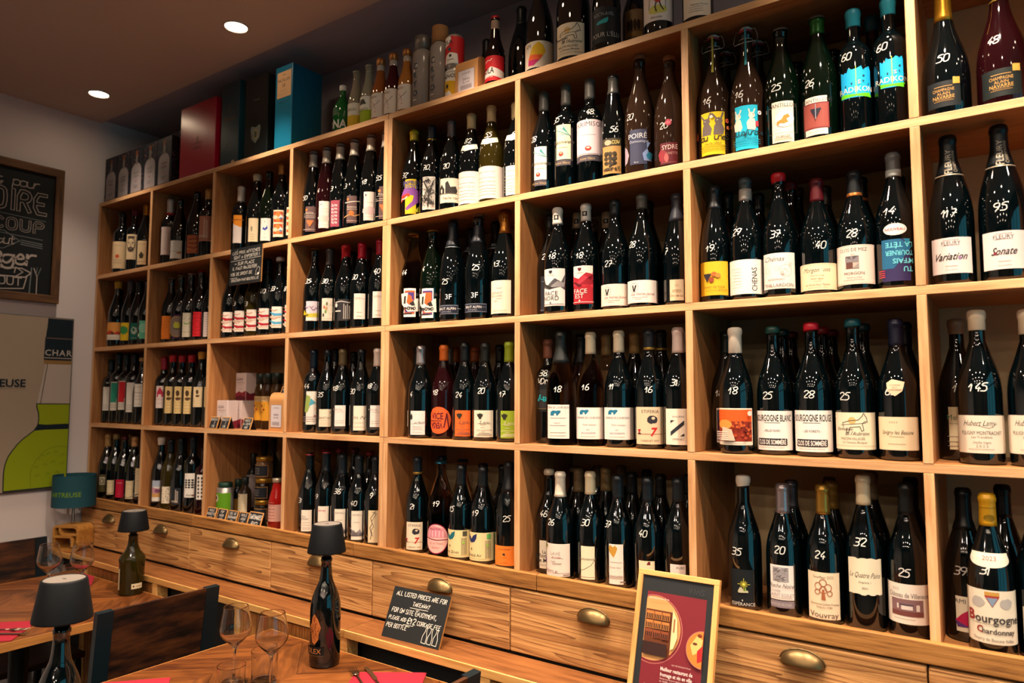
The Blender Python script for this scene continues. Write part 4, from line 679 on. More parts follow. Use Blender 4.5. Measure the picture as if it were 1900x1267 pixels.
        for i in range(4): L.R(.02+.08*i, .08, .055+.08*i, .78-.08*(i % 2), 'bcb4ac')
    elif key == 'toptitle': L.T('~ Lucien ~', -.05, .84, .055, '6a5a50'); L.fine(.78, .5, '9a8878'); shelf_lines(L, (.26, .1), .22)
    elif key == 'parrot': L.P([(-.2, .38), (-.15, .9), (-.02, .85), (0, .6), (-.1, .36)], '8a9a50'); L.P([(-.05, .55), (0, .8), (.15, .65)], '50a0b8'); [leaf(L, .15, .4+.14*i, .22, 1.2, 'd89040') for i in range(3)]; shelf_lines(L, (.22, .16, .1), .5, 'a08a90'); L.R(.1, .25, .2, .28, 'a03050')
    elif key == 'titleline': L.T('HERMITAGE', 0, .5, .13, '4a4440', maxw=.95); L.R(.3, .75, .36, .9, '3a3430'); shelf_lines(L, (.34, .2, .1), .5)
    elif key == 'smalltitle': L.T('PARCEL', -.12, .8, .1, '8a8078'); shelf_lines(L, (.68, .26, .16), .4); L.R(-W, -.12, W, -.02, '3a3434')
    elif key == 'zigzag': L.T('TEN', -.18, .52, .11, '5a5248'); L.L([(.05, .48), (.14, .58), (.2, .46), (.28, .62), (.34, .46)], .02, '4a4238'); shelf_lines(L, (.3, .14), .4, 'b0a490')
    elif key == 'smallprint': L.T('Bois', -.12, .7, .09, '6a6058'); L.T('SYRAH', -.08, .58, .09, '5a5048'); shelf_lines(L, (.4, .28, .16, .1), .35)
    elif key == 'redtitle': L.T('Gamay', -.1, .8, .12, 'a83040')
    elif key == 'hills': L.T('CORNELLA', 0, .86, .07, '7a706c', maxw=.8); hills(L, .3, '8a8486', .05, seed=2, base=.12); hills(L, .2, '5a5458', .03, seed=5, base=.12); L.P([(-W, .2), (-W, .4), (-.3, .42), (-.15, .3), (.2, .2)], '6a6264'); L.fine(.6, .2)
    elif key == 'vscript': L.L([(-.1, .1), (-.05, .3), (-.12, .45), (-.04, .6), (-.1, .75), (.05, .97)], .02, '3a3430'); L.L([(-.02, .2), (-.1, .35), (0, .5), (-.06, .66), (.08, .9), (-.05, .95)], .014, '3a3430')
    elif key == 'monster':
        L.R(-W*.96, .03, W*.96, .62, 'd8c820'); L.P([(-.4, .5), (-.2, .74), (.1, .76), (.3, .6), (.25, .35), (.05, .2), (-.1, .1), (-.16, .16), (.06, .36), (.1, .52), (-.1, .56)], '8a4a9a'); L.P([(-.4, .36), (-.36, .54), (-.05, .6), (0, .52), (-.2, .44)], 'c03828')
        L.L([(-.4, .42), (-.3, .46), (-.2, .44), (-.1, .5)], .03, 'e8e0d8'); L.T('IMPRO', 0, .9, .12, '504878', bold=.02, maxw=.62); L.T('VISTO', 0, .77, .11, '6a60a0', bold=.02, maxw=.62); L.P([(.1, .05), (.3, .05), (.3, .3)], 'b8c030')
    elif key == 'inktree':
        r_ = random.Random(9); L.R(-W*.9, .04, W*.9, .96, 'cfc6bc')
        for i in range(46):
            x, y = r_.uniform(-W*.8, W*.8), r_.uniform(.1, .88); L.L([(x, y), (x+r_.uniform(-.1, .1), y+r_.uniform(.02, .12)), (x+r_.uniform(-.14, .14), y+r_.uniform(-.06, .12))], .014, INK)
        L.L([(0, .08), (.02, .5), (-.12, .85)], .04, INK); L.L([(.02, .5), (.14, .85)], .03, INK)
    elif key == 'house': house(L, -.1, .38, .36); L.L([(-W, .36), (W, .36)], .014, INK); L.T('haute roc', .08, .2, .12, '4a443c', maxw=.62)
    elif key == 'title': L.T('MONTHELIN', 0, .52, .075, '9a8a82', maxw=.85); shelf_lines(L, (.82, .64, .4, .3, .22, .12), .6, 'b8a49a')
    elif key in ('orangeart', 'purpleart'):
        a, b = ('d05a28', '4a3474') if key == 'orangeart' else ('4a3474', 'd05a28')
        L.R(-W*.82, .1, W*.82, .92, a); L.R(-W*.7, .16, W*.7, .86, b); L.bumps(-.12, .6, .22, .2, 'd05a28', seed=2); L.P([(-.36, .82), (-.05, .84), (-.1, .5), (.02, .4), (.2, .62), (.3, .66), (.32, .2), (-.05, .18), (-.3, .45)], 'e8ded4')
        L.P([(-.2, .72), (-.12, .74), (-.14, .46), (-.22, .46)], INK); L.P([(.0, .48), (.14, .56), (.2, .4), (.08, .38)], INK); L.H('MNOMAD', 0, .25, .1, INK, w=.028, sp=.5); L.R(-.26, .1, .1, .14, INK); L.E(.28, .78, .06, .06, INK, 10)
    elif key == 'brut': L.R(-W*.96, .06, W*.96, .94, '9098a8'); L.R(-W*.945, .1, W*.945, .9, '161c2c'); L.T('BRUT ALPIN', -.2, .6, .26, 'd8d4d0', bold=.01); L.R(.75, .58, 1.3, .6, 'b8b8bc'); L.T('SLIM & FILS', -.25, .28, .16, 'a8a8b0')
    elif key == 'cremant': L.T('CREMANT', -.1, .62, .07, '6a6258', maxw=.5); L.T('DE LOIRE', -.1, .53, .07, '6a6258', maxw=.5); shelf_lines(L, (.76, .44), .2, 'a89a88'); L.T('brut', -.1, .38, .05, '6a6258', shear=.3); L.fine(.08, .5, 'b8a898')
    elif key == 'leafscript': leaf(L, -.28, .6, .3, 1.57, '2a2c28'); L.T('La Mariele', .12, .52, .085, '5a544c', shear=.4); L.fine(.46, .5); shelf_lines(L, (.34, .28, .22, .1), .4, 'a8a098')
    elif key == 'versa':
        pass
    elif key in ('insect', 'insectw'):
        c = '2c2a20'; tc = 'ecdcc0' if key == 'insectw' else '7a4a28' if False else ('f0e0d0' if key == 'insectw' else '5a5048')
        for a in (2.2, 1.7, 1.3, .9): leaf(L, -.12, .72, .2, a, c)
        L.R(-.16, .68, -.06, .78, c); L.T('2', -.1, .56, .12, tc, shear=.3); L.T('Jarres', .12, .56, .07, tc, shear=.3); L.fine(.5, .5, tc, .05); L.fine(.46, .2, tc); shelf_lines(L, (.36, .2), .15, tc); L.fine(.26, .6, tc, .05)
        for i in range(4): L.fine(.06+.03*i, .62-.08*i, tc, .05)
    elif key == 'white': L.P([(-.3, .2), (-.3, .8), (0, .75), (.1, .4), (-.1, .2)], 'cfc8b4')
    elif key == 'seven': L.T('ETIFERIA', .02, .88, .09, '3a3438', maxw=.5); L.bumps(.08, .66, .14, .11, '2c2a30', seed=3); L.E(.1, .7, .05, .04, 'd8c0a0', 8); L.T('7', .12, .34, .22, 'b81c24', bold=.03, shear=.2); L.fine(.27, .75, '8a4a40'); L.P([(-.36, .4), (-.24, .4), (-.28, .34), (-.28, .3), (-.32, .3), (-.32, .34)], 'a02830'); L.R(-.34, .27, -.24, .3, INK); L.T('CABERNET 2023', 0, .1, .05, '6a5a4c', maxw=.6)
    elif key == 'oval': pass
    elif key in ('leaves', 'leavesb'):
        c = '1c6470' if key == 'leaves' else '222c5a'
        leaf(L, -.22, .62, .42, .95, c); leaf(L, -.22, .62, .34, 2.2, c); L.E(-.22, .4, .025, .05, INK, 8); L.T('Les Zines' if key == 'leaves' else 'Grand Air', -.1, .2, .11, '4a4238', maxw=.62)
        x = W*.62; L.R(x-.05, .78, x+.12, .96, '4a4a3a' if key == 'leaves' else '6ab060'); [L.R(x-.1+.045*i, .1, x-.075+.045*i, .72, '8a8060') for i in range(5)]; L.R(x-.06, .5, x+.02, .6, '9ac050'); L.fine(.07, .8, 'a89a68')
    elif key == 'orangel': L.P([(-.1, .58), (.05, .64), (.08, .5), (-.02, .52)], INK); L.T('Orange Sphere', 0, .84, .08, '8a4a1c', maxw=.75); shelf_lines(L, (.4, .14), .4, 'a85a20')
    elif key == 'dragonfly':
        L.L([(-W*.85, .04), (-W*.85, .96)], .008, 'a89888'); L.P([(-.02, .86), (.02, .94), (.12, .78), (.2, .68)], '3a8a88'); L.L([(-.22, .86), (.2, .68)], .02, '5a9a98'); L.L([(-.1, .75), (.2, .68)], .015, '5a9a98'); L.L([(.2, .68), (.22, .6)], .02, INK)
        L.T('Bonnivieta', 0, .5, .11, '3a3430', shear=.45, maxw=.78); L.E(-.06, .16, .07, .06, '8a3024'); L.E(-.06, .18, .04, .02, 'd8b090'); L.fine(.34, .3, 'b8a898')
    elif key == 'krimiso':
        L.T('KRIMISO', 0, .88, .14, '4a4448', maxw=.86); L.fine(.56, .42, '9a8088'); L.E(0, .18, .09, .07, '9a3024'); L.E(0, .2, .05, .025, 'e0c0b0'); L.L([(-W*.9, .03), (W*.9, .03)], .01, '6a5a60')
    elif key == 'blackfig': L.R(-W, .78, W, 1, '3a3428'); L.bumps(-.1, .88, .1, .08, 'c0a888'); L.H('COW', .12, .84, .09, 'c8b060', w=.02); [L.bumps(-.15+.12*(i % 3), .3+.13*(i//3), .06, .06, '3a3020', n=10, seed=i) for i in range(9)]; L.L([(-.1, .6), (.1, .3), (-.05, .2)], .04, '2a2418'); L.H('amoreV', 0, .1, .09, '3a3020', w=.022)
    elif key == 'poire':
        L.P([(-.5, .05), (-.5, .6), (-.36, .5), (-.28, .3), (-.36, .1)], 'a898a8'); L.P([(.36, .62), (.26, .45), (.12, .3), (.16, .1), (.4, .08), (W, .1), (W, .62)], '8aa0d0'); L.P([(.3, .35), (.22, .25), (.26, .15), (.4, .14), (.44, .3)], '2a7a98')
        L.T('POIRÉ', -.02, .82, .15, 'dcd8dc', maxw=.6); L.T('Domestique', .02, .66, .08, 'b8bcd0', maxw=.55); L.T('Brut', -.05, .06, .05, 'c8c8d0')
    elif key == 'sydre': L.T('SYDRE', .05, .8, .22, 'e0ccc4', maxw=.72); L.T('CUVETTE', .1, .5, .12, 'c89a94', maxw=.6); L.bumps(-.3, .4, .2, .3, '8a2a34'); L.bumps(-.1, .3, .1, .2, 'b05a58', seed=4); L.fine(.08, .7, 'b08080')
    elif key in ('facenord', 'faceest'):
        red = key == 'faceest'
        a, b, c = ('8a1020', 'd83040', 'e8dcd0') if red else ('8a8486', '4a484c', 'ece4dc')
        if red: L.P([(-W, .72), (-W, 1), (W, 1), (W, .8), (.3, .78), (.1, .82), (-.1, .66), (-.25, .72)], 'e8dcd0')
        L.P([(-W, .5), (-W, .78), (-.2, .52), (.05, .74), (.22, .64), (W, .84), (W, .42), (.2, .5), (-.1, .44)], b); L.P([(-.1, .5), (.12, .66), (.3, .62), (W, .78), (W, .6), (.3, .5)], a); L.P([(-.35, .62), (-.1, .44), (.02, .48), (-.2, .58)], INK if not red else '5a0a14')
        L.P([(-.12, .95), (-.02, .95), (-.02, .9), (-.07, .86), (-.12, .9)], '2a2628' if not red else '5a1018'); L.T('ALPINVILLE', -.06, .82, .03, '6a6064')
        t = 'e8dcd4' if red else '4a4446'
        L.T('FACE', -.06, .34, .12, t); L.T('EST' if red else 'NORD', -.08, .21, .12, t); L.P([(-.1, .07), (-.04, .07), (-.07, .12)], t); L.fine(.04, .6, t)
    elif key == 'jura': L.ring(-.3, .68, .2, .2, .012, '5a5050'); L.P([(-.4, .76), (-.34, .8), (-.3, .6), (-.24, .8), (-.18, .76), (-.26, .5), (-.34, .5)], '2a2628'); L.T('Les Ivoires Jaunes', .1, .4, .13, '8a5a54', shear=.5, maxw=1.1); L.fine(.24, .7, '7a6a64', -.05); L.fine(.16, .3, '7a6a64', -.1); L.R(-W, .0, W, .03, 'c8b8b0')
    elif key == 'cursive': L.T('2022', 0, .72, .08, 'b09470'); L.T('SIMON', 0, .48, .1, '9a7c58'); L.T('Clos de Lune', .05, .24, .1, '8a6c48', shear=.4); L.fine(.4, .4, 'b09470')
    elif key == 'alba':
        for i, ch in enumerate('LBA'): L.H(ch, -.02, .6-.23*i, .15, '8a8c94', w=.018)
        L.fine(.85, .3, '8a8c94'); L.fine(.04, .4, '8a8c94')
    elif key == 'cyan': L.R(-W*.9, .04, W*.9, .8, '24262a'); [L.L([(-.3+.08*i, .1), (-.3+.08*i, .75)], .012, '5a5040') for i in range(9)]; L.H('fuggu', 0, .42, .16, '28a8b0', w=.03, sp=.2); L.fine(.1, .5, 'a08040')
    elif key in ('bear', 'bearb'):
        if key == 'bear': L.T("TERRE DE L'OURS BLEU", 0, .92, .06, '5a5450', maxw=.72); bear(L, -.08, .68, .15); shelf_lines(L, (.6, .38, .17), .5, '8a8078'); L.T('MINUIT', 0, .46, .04, '8a8078')
        else: bear(L, -.15, .78, .15); L.T("DOMAINE DE L'OURS BLEU", 0, .68, .065, '5a5450', maxw=.85); L.T('Petit ruisseau', .05, .46, .06, '8a8078', shear=.4); L.T('2023', 0, .3, .04, '5a5a68'); L.T('SAUVIGNON', 0, .2, .06, '6a6a88', maxw=.72)
        shelf_lines(L, (.08,), .5, 'a89c94')
    elif key == 'zed': L.T('SIVALIRINE', .02, .78, .05, '6a6460', maxw=.36); L.P([(-.2, .24), (.18, .56), (.18, .68), (-.2, .36)], '2a2c34'); L.P([(-.2, .68), (-.08, .68), (-.2, .6)], '2a2c34'); L.P([(.18, .24), (.06, .24), (.18, .32)], '2a2c34'); L.T('ZWEIGELT', .02, .16, .05, '6a6460', maxw=.38)
    elif key == 'roche': L.T('La', -.05, .6, .12, INK, bold=.01); L.T('Roche', -.02, .47, .15, INK, bold=.01); L.T('de Mûre', 0, .3, .15, INK, bold=.01, maxw=.8); L.bumps(-.38, .4, .08, .1, INK); L.fine(.12, .6)
    elif key == 'lavie': L.T('LAVIE', -.05, .7, .1, '9a8a88', maxw=.32); L.T('en rouge', -.02, .6, .06, 'a84a4a', shear=.3); L.fine(.55, .4); L.T('Syrah', -.12, .46, .05, '5a504c'); shelf_lines(L, (.4, .37), .3); L.H('Vinnue', -.2, .1, .12, '8a6a78', w=.012, sp=.2); L.R(-.05, .1, .45, .11, '6a5a5a'); L.R(.2, .04, .42, .065, '7a6a64'); L.R(-.46, .4, -.42, .56, '6a4a88'); L.bumps(-.4, .93, .06, .06, '6a6a30')
    elif key == 'curve': L.L([(-.3, .22), (-.1, .3), (.1, .42), (.25, .62), (.3, .95)], .014, '3a3834'); L.T('Emouvantie', -.05, .62, .09, '5a5448', shear=.5, maxw=.6); L.fine(.06, .5)
    elif key == 'heart': L.P([(-.2, .92), (-.14, .97), (-.08, .92), (-.02, .97), (.04, .9), (.0, .78), (-.06, .66), (-.18, .8)], 'b88834'); L.fine(.54, .32, 'a89888'); L.T('Chénas blanc', -.02, .42, .04, '8a7a70'); shelf_lines(L, (.2, .17, .14), .35); L.R(.1, .05, .24, .08, '7a6a64')
    elif key == 'topmark': L.P([(0, .86), (.06, .98), (.14, .98), (.14, .86)], '6a2424')
    elif key == 'topletters': L.T('AUBE', .1, .88, .1, '5a5450')
    elif key == 'donkeys':
        for x in (-.14, .14): L.P([(x-.12, .46), (x-.1, .66), (x-.05, .74), (x+.07, .72), (x+.13, .6), (x+.1, .46)], '6a5c58'); L.E(x, .78, .09, .08, '6a5c58', 12); L.L([(x-.05, .83), (x-.14, .95)], .04, '6a5c58'); L.L([(x+.05, .83), (x+.1, .97)], .04, '6a5c58'); L.E(x-.03, .8, .012, .014, 'f0e8e0', 6)
        L.H('mou dunes', 0, .34, .13, '2a2418', w=.02, sp=.3); L.T('VIN DE TABLE', 0, .26, .045, '5a4a10'); shelf_lines(L, (.2, .15, .1), .6, '8a7a18'); flower(L, .34, .78, .035, 'c85838'); flower(L, .36, .62, .03, 'd87848'); L.E(-.02, .88, .035, .035, 'e8e0d0', 10); L.P([(-.44, .5), (-.4, .62), (-.36, .5), (-.36, .42), (-.44, .42)], 'c85a28')
    elif key == 'goats':
        for x in (-.18, .12): L.P([(x-.09, .44), (x-.11, .6), (x-.04, .7), (x+.06, .68), (x+.1, .5), (x+.06, .42)], 'e6dcc8'); L.E(x, .76, .07, .07, 'e6dcc8', 12); L.L([(x-.04, .8), (x-.06, .9)], .03, 'e6dcc8'); L.L([(x+.03, .8), (x+.07, .9)], .03, 'e6dcc8'); L.E(x+.03, .78, .01, .012, INK, 6)
        L.E(.3, .82, .05, .05, 'f0e8e8', 10); L.E(.3, .82, .02, .02, 'd05060', 8); L.H('bullofuroce', 0, .32, .11, '10303c', w=.018, sp=.2); L.T('VIN DE FRANCE', 0, .25, .045, '0a5a70'); shelf_lines(L, (.2, .15, .1), .6, '0a7a98'); L.R(.2, .5, .26, .62, 'b83848')
    elif key in ('cantgold', 'cantgrape'):
        L.T('CANTILLON', 0, .91, .09, '3a3430', maxw=.7)
        if key == 'cantgold':
            for r_ in ((-.34, .22, .34, .225), (-.34, .86, .34, .865), (-.34, .22, -.333, .86), (.333, .22, .34, .86)): L.R(*r_, '5a5048')
            L.E(.04, .56, .22, .2, 'efe6da'); L.P([(-.14, .5), (-.02, .56), (.02, .64), (.12, .68), (.16, .6), (.08, .56), (.12, .48), (.02, .44), (-.06, .46), (-.12, .4)], 'a87c30'); L.T('GUEUZE', 0, .14, .06, '3a3430', maxw=.36); shelf_lines(L, (.09, .05), .4)
        else: L.R(-.34, .16, .32, .84, '6a2428'); L.R(-.31, .19, .29, .81, '8a4038'); grapes(L, 0, .66, .12, '1c1c30'); L.R(-.01, .4, .01, .8, '8a8a98'); L.T('Saint lamvinus', 0, .08, .045, '5a504a')
    elif key == 'radik': L.P([(-W, .03), (-W, .12), (-.4, .16), (0, .1), (.4, .14), (W, .05), (W, -.01), (0, .03)], '58b818'); L.R(-.012, .1, .012, .98, '8aa818'); L.T('RADIKON', 0, .26, .17, 'dcd4c4', maxw=1.02); L.E(.22, .66, .035, .035, '10343c', 10); L.H('S', .08, .42, .1, 'd0c8b8', w=.02); [L.E(x, .4+.05*(i % 3), .025, .03, '0c4a5c', 7) for i, x in enumerate((-.3, -.12, .2, .36))]
    elif key == 'vinegrapes': grapes(L, -.15, .62, .12, '2a2430'); [L.bumps(x, y, .08, .07, c, n=10) for x, y, c in ((.05, .62, 'a85a28'), (.16, .58, 'c87830'), (-.02, .46, '8a3a28'))]; L.T('CHANT DE VIGNE', .05, .24, .06, '4a3a10', maxw=.6); L.T('DOUX', .3, .14, .06, '3a2a10'); L.fine(.12, .4, '8a7018')
    elif key == 'chenas': L.T('CHENAS', .3, .42, .16, '201e1e', rot=pi/2, bold=.01, maxw=.68); shelf_lines(L, [.2+.09*i for i in range(7)], .3, 'd0c4bc', -.2)
    elif key == 'thillardon':
        L.T('Chénas', -.1, .84, .14, '4a4444', shear=.4, maxw=.58); [L.ring(x, y, r_, r_, .008, 'b8aca8') for x, y, r_ in ((.2, .5, .17), (.16, .46, .09), (-.02, .58, .06), (.34, .68, .04), (-.3, .52, .07))]; L.E(.12, .44, .05, .05, 'c0b4b0', 10); L.T('LES BLEMONTS', -.05, .26, .05, '4a4444', maxw=.45); L.T('THILLARDON', 0, .1, .1, '5a5250', maxw=.82)
    elif key == 'morgon': L.T('Morgon', -.22, .76, .18, '4a4438', shear=.4, maxw=.6); L.T('2022', .34, .74, .1, '5a5448', shear=.3); L.T('Premier du Cru Lange', 0, .55, .06, '7a7058', maxw=.5); L.T('Vieilles Vignes', 0, .43, .07, '6a604c', shear=.3, maxw=.44); shelf_lines(L, (.32,), .3); L.T('Jean Paul & Charly Thévenet', 0, .2, .08, '5a5240', shear=.3, maxw=.9); L.fine(.08, .7); L.L([(-W*.96, .96), (W*.96, .96)], .01, '9a8e70')
    elif key == 'closmez':
        L.T('CLOS DE MEZ', 0, .88, .09, '3a3434', maxw=.68); L.T('2021', 0, .76, .04, '6a605a'); L.R(-.18, .4, .14, .72, 'b8a498'); L.R(-.16, .4, .0, .56, '5a3a34'); L.P([(-.18, .56), (.14, .56), (.14, .72), (-.02, .6), (-.18, .72)], '7a7478'); L.P([(0, .4), (.14, .54), (.14, .4)], '8a807c')
        L.T('MORGON', .02, .28, .08, '4a4240', maxw=.48); L.T('MARIE ELODIE', .02, .17, .04, '6a605a', maxw=.5); shelf_lines(L, (.1,), .5); [L.R(*r_, '8a7a70') for r_ in ((-W*.95, .03, W*.95, .036), (-W*.95, .97, W*.95, .976), (W*.93, .03, W*.95, .97))]
    elif key == 'upside':
        L.P([(-W, .3), (-W, 1), (.1, 1), (.36, .8), (-.05, .3)], '1c5a80'); L.P([(W*.5, 1), (W, .8), (W, 1)], '1c6a88')
        for i, s in enumerate(('LA TÊTE', 'TOURNER', "M'FAIS", 'TU')): L.T(s, .08 if i < 2 else .16 if i == 2 else .26, .86-.195*i, .12, '6ac8d8', rot=pi, bold=.02, maxw=.62)
        [L.R(-.42, .1+.05*i, -.24, .12+.05*i, 'b03848') for i in range(4)]
    elif key in ('nightphoto', 'sunphoto'):
        if key == 'nightphoto': L.R(-W*.92, .06, W*.92, .95, '4a2030'); L.R(-W*.92, .62, W*.92, .95, '3a4258'); L.bumps(.1, .68, .16, .08, '8a8a94'); [L.R(-.2, .2+.06*i, .3, .225+.06*i, 'c8b8b0') for i in (0, 2)]
        else:
            L.R(-W*.94, .1, W*.94, .96, '8a2a18'); L.R(-W*.94, .64, W*.94, .96, 'e0561c'); r_ = random.Random(2)
            for i in range(40): L.bumps(r_.uniform(-.1, W*.85), r_.uniform(.16, .62), .04, .04, r_.choice(('a84020', '6a1c14', 'c05828')), n=7, seed=i)
            L.E(-.2, .56, .19, .13, 'd89040'); L.P([(-.32, .12), (-.26, .5), (-.02, .42), (.06, .12)], 'd0b8a0'); L.E(W*.72, .86, .07, .07, 'f0d8c8', 12); [L.R(-W*.9, .14+.05*i, -.1, .16+.05*i, 'f0e0d0') for i in range(5)]
            L.fine(.04, .6)
    elif key in ('bblanc', 'brouge'):
        L.T('BOURGOGNE '+('BLANC' if key == 'bblanc' else 'ROUGE'), .02, .82, .17, '1c1a1a', maxw=1.02, bold=.02); L.fine(.69, .4, '3a3434'); L.T('- VIEILLES VIGNES -' if key == 'bblanc' else '- LES FORETS -', 0, .5, .06, '3a3434', maxw=.44)
        L.P([(-.42, .16), (-.4, .3), (.36, .3), (.38, .28), (.38, .14), (.36, .12), (-.4, .12)], '1c1a20'); L.T('CLOS DE SOMMÉRÉ', -.02, .21, .12, 'e8e0d8', maxw=.72, bold=.02); L.T('Propriété Familiale Nègre & Guinard', -.02, .07, .03, '4a4444', maxw=.7)
    elif key == 'horse':
        L.E(-.05, .78, .1, .1, 'd8b070', 14); L.L([(-.28, .6), (-.3, .72), (-.1, .78), (.1, .8), (.2, .9), (.24, .98), (.32, .86), (.34, .74), (.28, .76), (.2, .7), (.24, .52), (.18, .5), (.14, .62), (-.1, .6), (-.14, .46), (-.2, .46), (-.18, .58)], .018, '3a3834'); L.L([(-.36, .66), (.3, .72)], .012, '3a3834')
        L.T("Domaine", -.26, .56, .09, '3a3834', shear=.4); L.T("de l'Aubraine", .08, .44, .1, '3a3834', shear=.4, maxw=.62); L.T('MACON-VILLAGES', -.05, .3, .07, '5a5448', maxw=.62); L.T('La Chevasse Blanquée', 0, .2, .06, '5a5448', shear=.3, maxw=.62); L.L([(-W*.95, .1), (W*.95, .1)], .008, '8a8068')
    elif key == 'savigny': L.T('2 0 2 3', -.08, .84, .06, '6a5c48'); L.T('Savigny les Beaune', .02, .54, .13, '5a4e40', shear=.4, maxw=.92); L.fine(.4, .4, '8a7a60'); L.fine(.18, .5, '8a7a60')
    elif key == 'esperance':
        for i in range(12): a = i*pi/6; L.L([(.06+.02*cos(a), .6+.02*sin(a)), (.06+(.16 if i % 3 == 0 else .1)*cos(a), .6+(.16 if i % 3 == 0 else .1)*sin(a))], .014, 'c8c040')
        L.E(.06, .6, .03, .03, 'e8e060', 8); L.P([(-.1, .4), (-.04, .52), (.02, .5), (.06, .42), (.16, .44), (.18, .38), (-.08, .36)], 'b8b498'); L.P([(.08, .42), (.1, .56), (.13, .42)], '7aa040'); L.T('ESPÉRANCE', .04, .06, .09, 'c8c4bc', maxw=.62); L.P([(0, .16), (.02, .19), (.04, .16), (.02, .13)], 'c8c4bc')
    elif key == 'rochenoire':
        L.R(-.26, .52, .2, .94, '9a9496'); r_ = random.Random(4)
        for i in range(26): x, y = r_.uniform(-.24, .14), r_.uniform(.56, .9); L.L([(x, y), (x+.06, y+r_.uniform(-.03, .05))], .02, r_.choice(('5a5658', '6a6668', 'c0babc')))
        L.T('Roche Noire', 0, .42, .13, '3a3436', shear=.4, maxw=.66); L.T('CUVÉE', -.15, .26, .06, '6a6264'); L.T('SAINT EGILET', 0, .15, .1, '7a7274', maxw=.66); L.fine(.06, .55)
    elif key == 'vouvray':
        L.T('Gourfieys 2023', 0, .9, .06, '6a5444', maxw=.42)
        for x, y, r_ in ((0, .62, .07), (-.1, .7, .07), (.1, .68, .07), (0, .78, .07), (-.12, .58, .05), (.13, .56, .05)): L.ring(x, y, r_, r_*1.1, .016, '9a5a3c', 12)
        L.P([(-.04, .42), (-.02, .64), (.02, .64), (.05, .42)], '9a5a3c'); L.T('Emmanuel Julien Franot', .02, .33, .05, '6a5444', maxw=.6); L.T('Depuis 1785', .02, .26, .045, '6a5444'); L.T('Vouvray', 0, .1, .13, '4a3a30', maxw=.62)
    elif key == 'torn': L.T('Le Quatre Pains', 0, .54, .15, '3a3430', shear=.5, maxw=.86); L.T('chapitre 1', 0, .34, .06, '5a524a'); L.T('2021', 0, .18, .06, '3a3430')
    elif key == 'chateau': L.T('2022', -.3, .86, .07, '9a8a88'); L.T('Château de Villeneuve', .02, .72, .13, '4a4044', maxw=1.02); L.R(-.42, .2, .36, .62, '7a5a5c'); L.R(-.42, .2, .36, .32, '6a3c38'); L.R(-.16, .36, .1, .48, 'd8ccc4'); L.R(-.2, .46, .12, .5, '4a4050'); L.R(.18, .34, .26, .5, 'd8ccc4'); L.R(-.26, .38, -.22, .5, 'd8ccc4'); L.fine(.12, .5, x=-.1)
    elif key == 'navarre': L.T('CHAMPAGNE', 0, .66, .12, 'b88c48', maxw=.72); L.T('ALAIN', 0, .52, .11, 'b88c48'); L.T('NAVARRE', 0, .38, .14, 'c0944c', maxw=.72); L.fine(.28, .5, 'b88c48'); L.fine(.22, .65, 'b88c48'); L.R(-.3, .78, .3, .8, 'b88c48'); L.R(W*.55, .84, W*.55+.24, 1.1, 'c09440')
    elif key in ('fleuryv', 'fleurys'):
        L.T('CHAMPAGNE', 0, .93, .045, '6a6068', maxw=.6); L.T('FLEURY', 0, .85, .1, '4a4448', maxw=.62); L.fine(.78, .4, '8a8084')
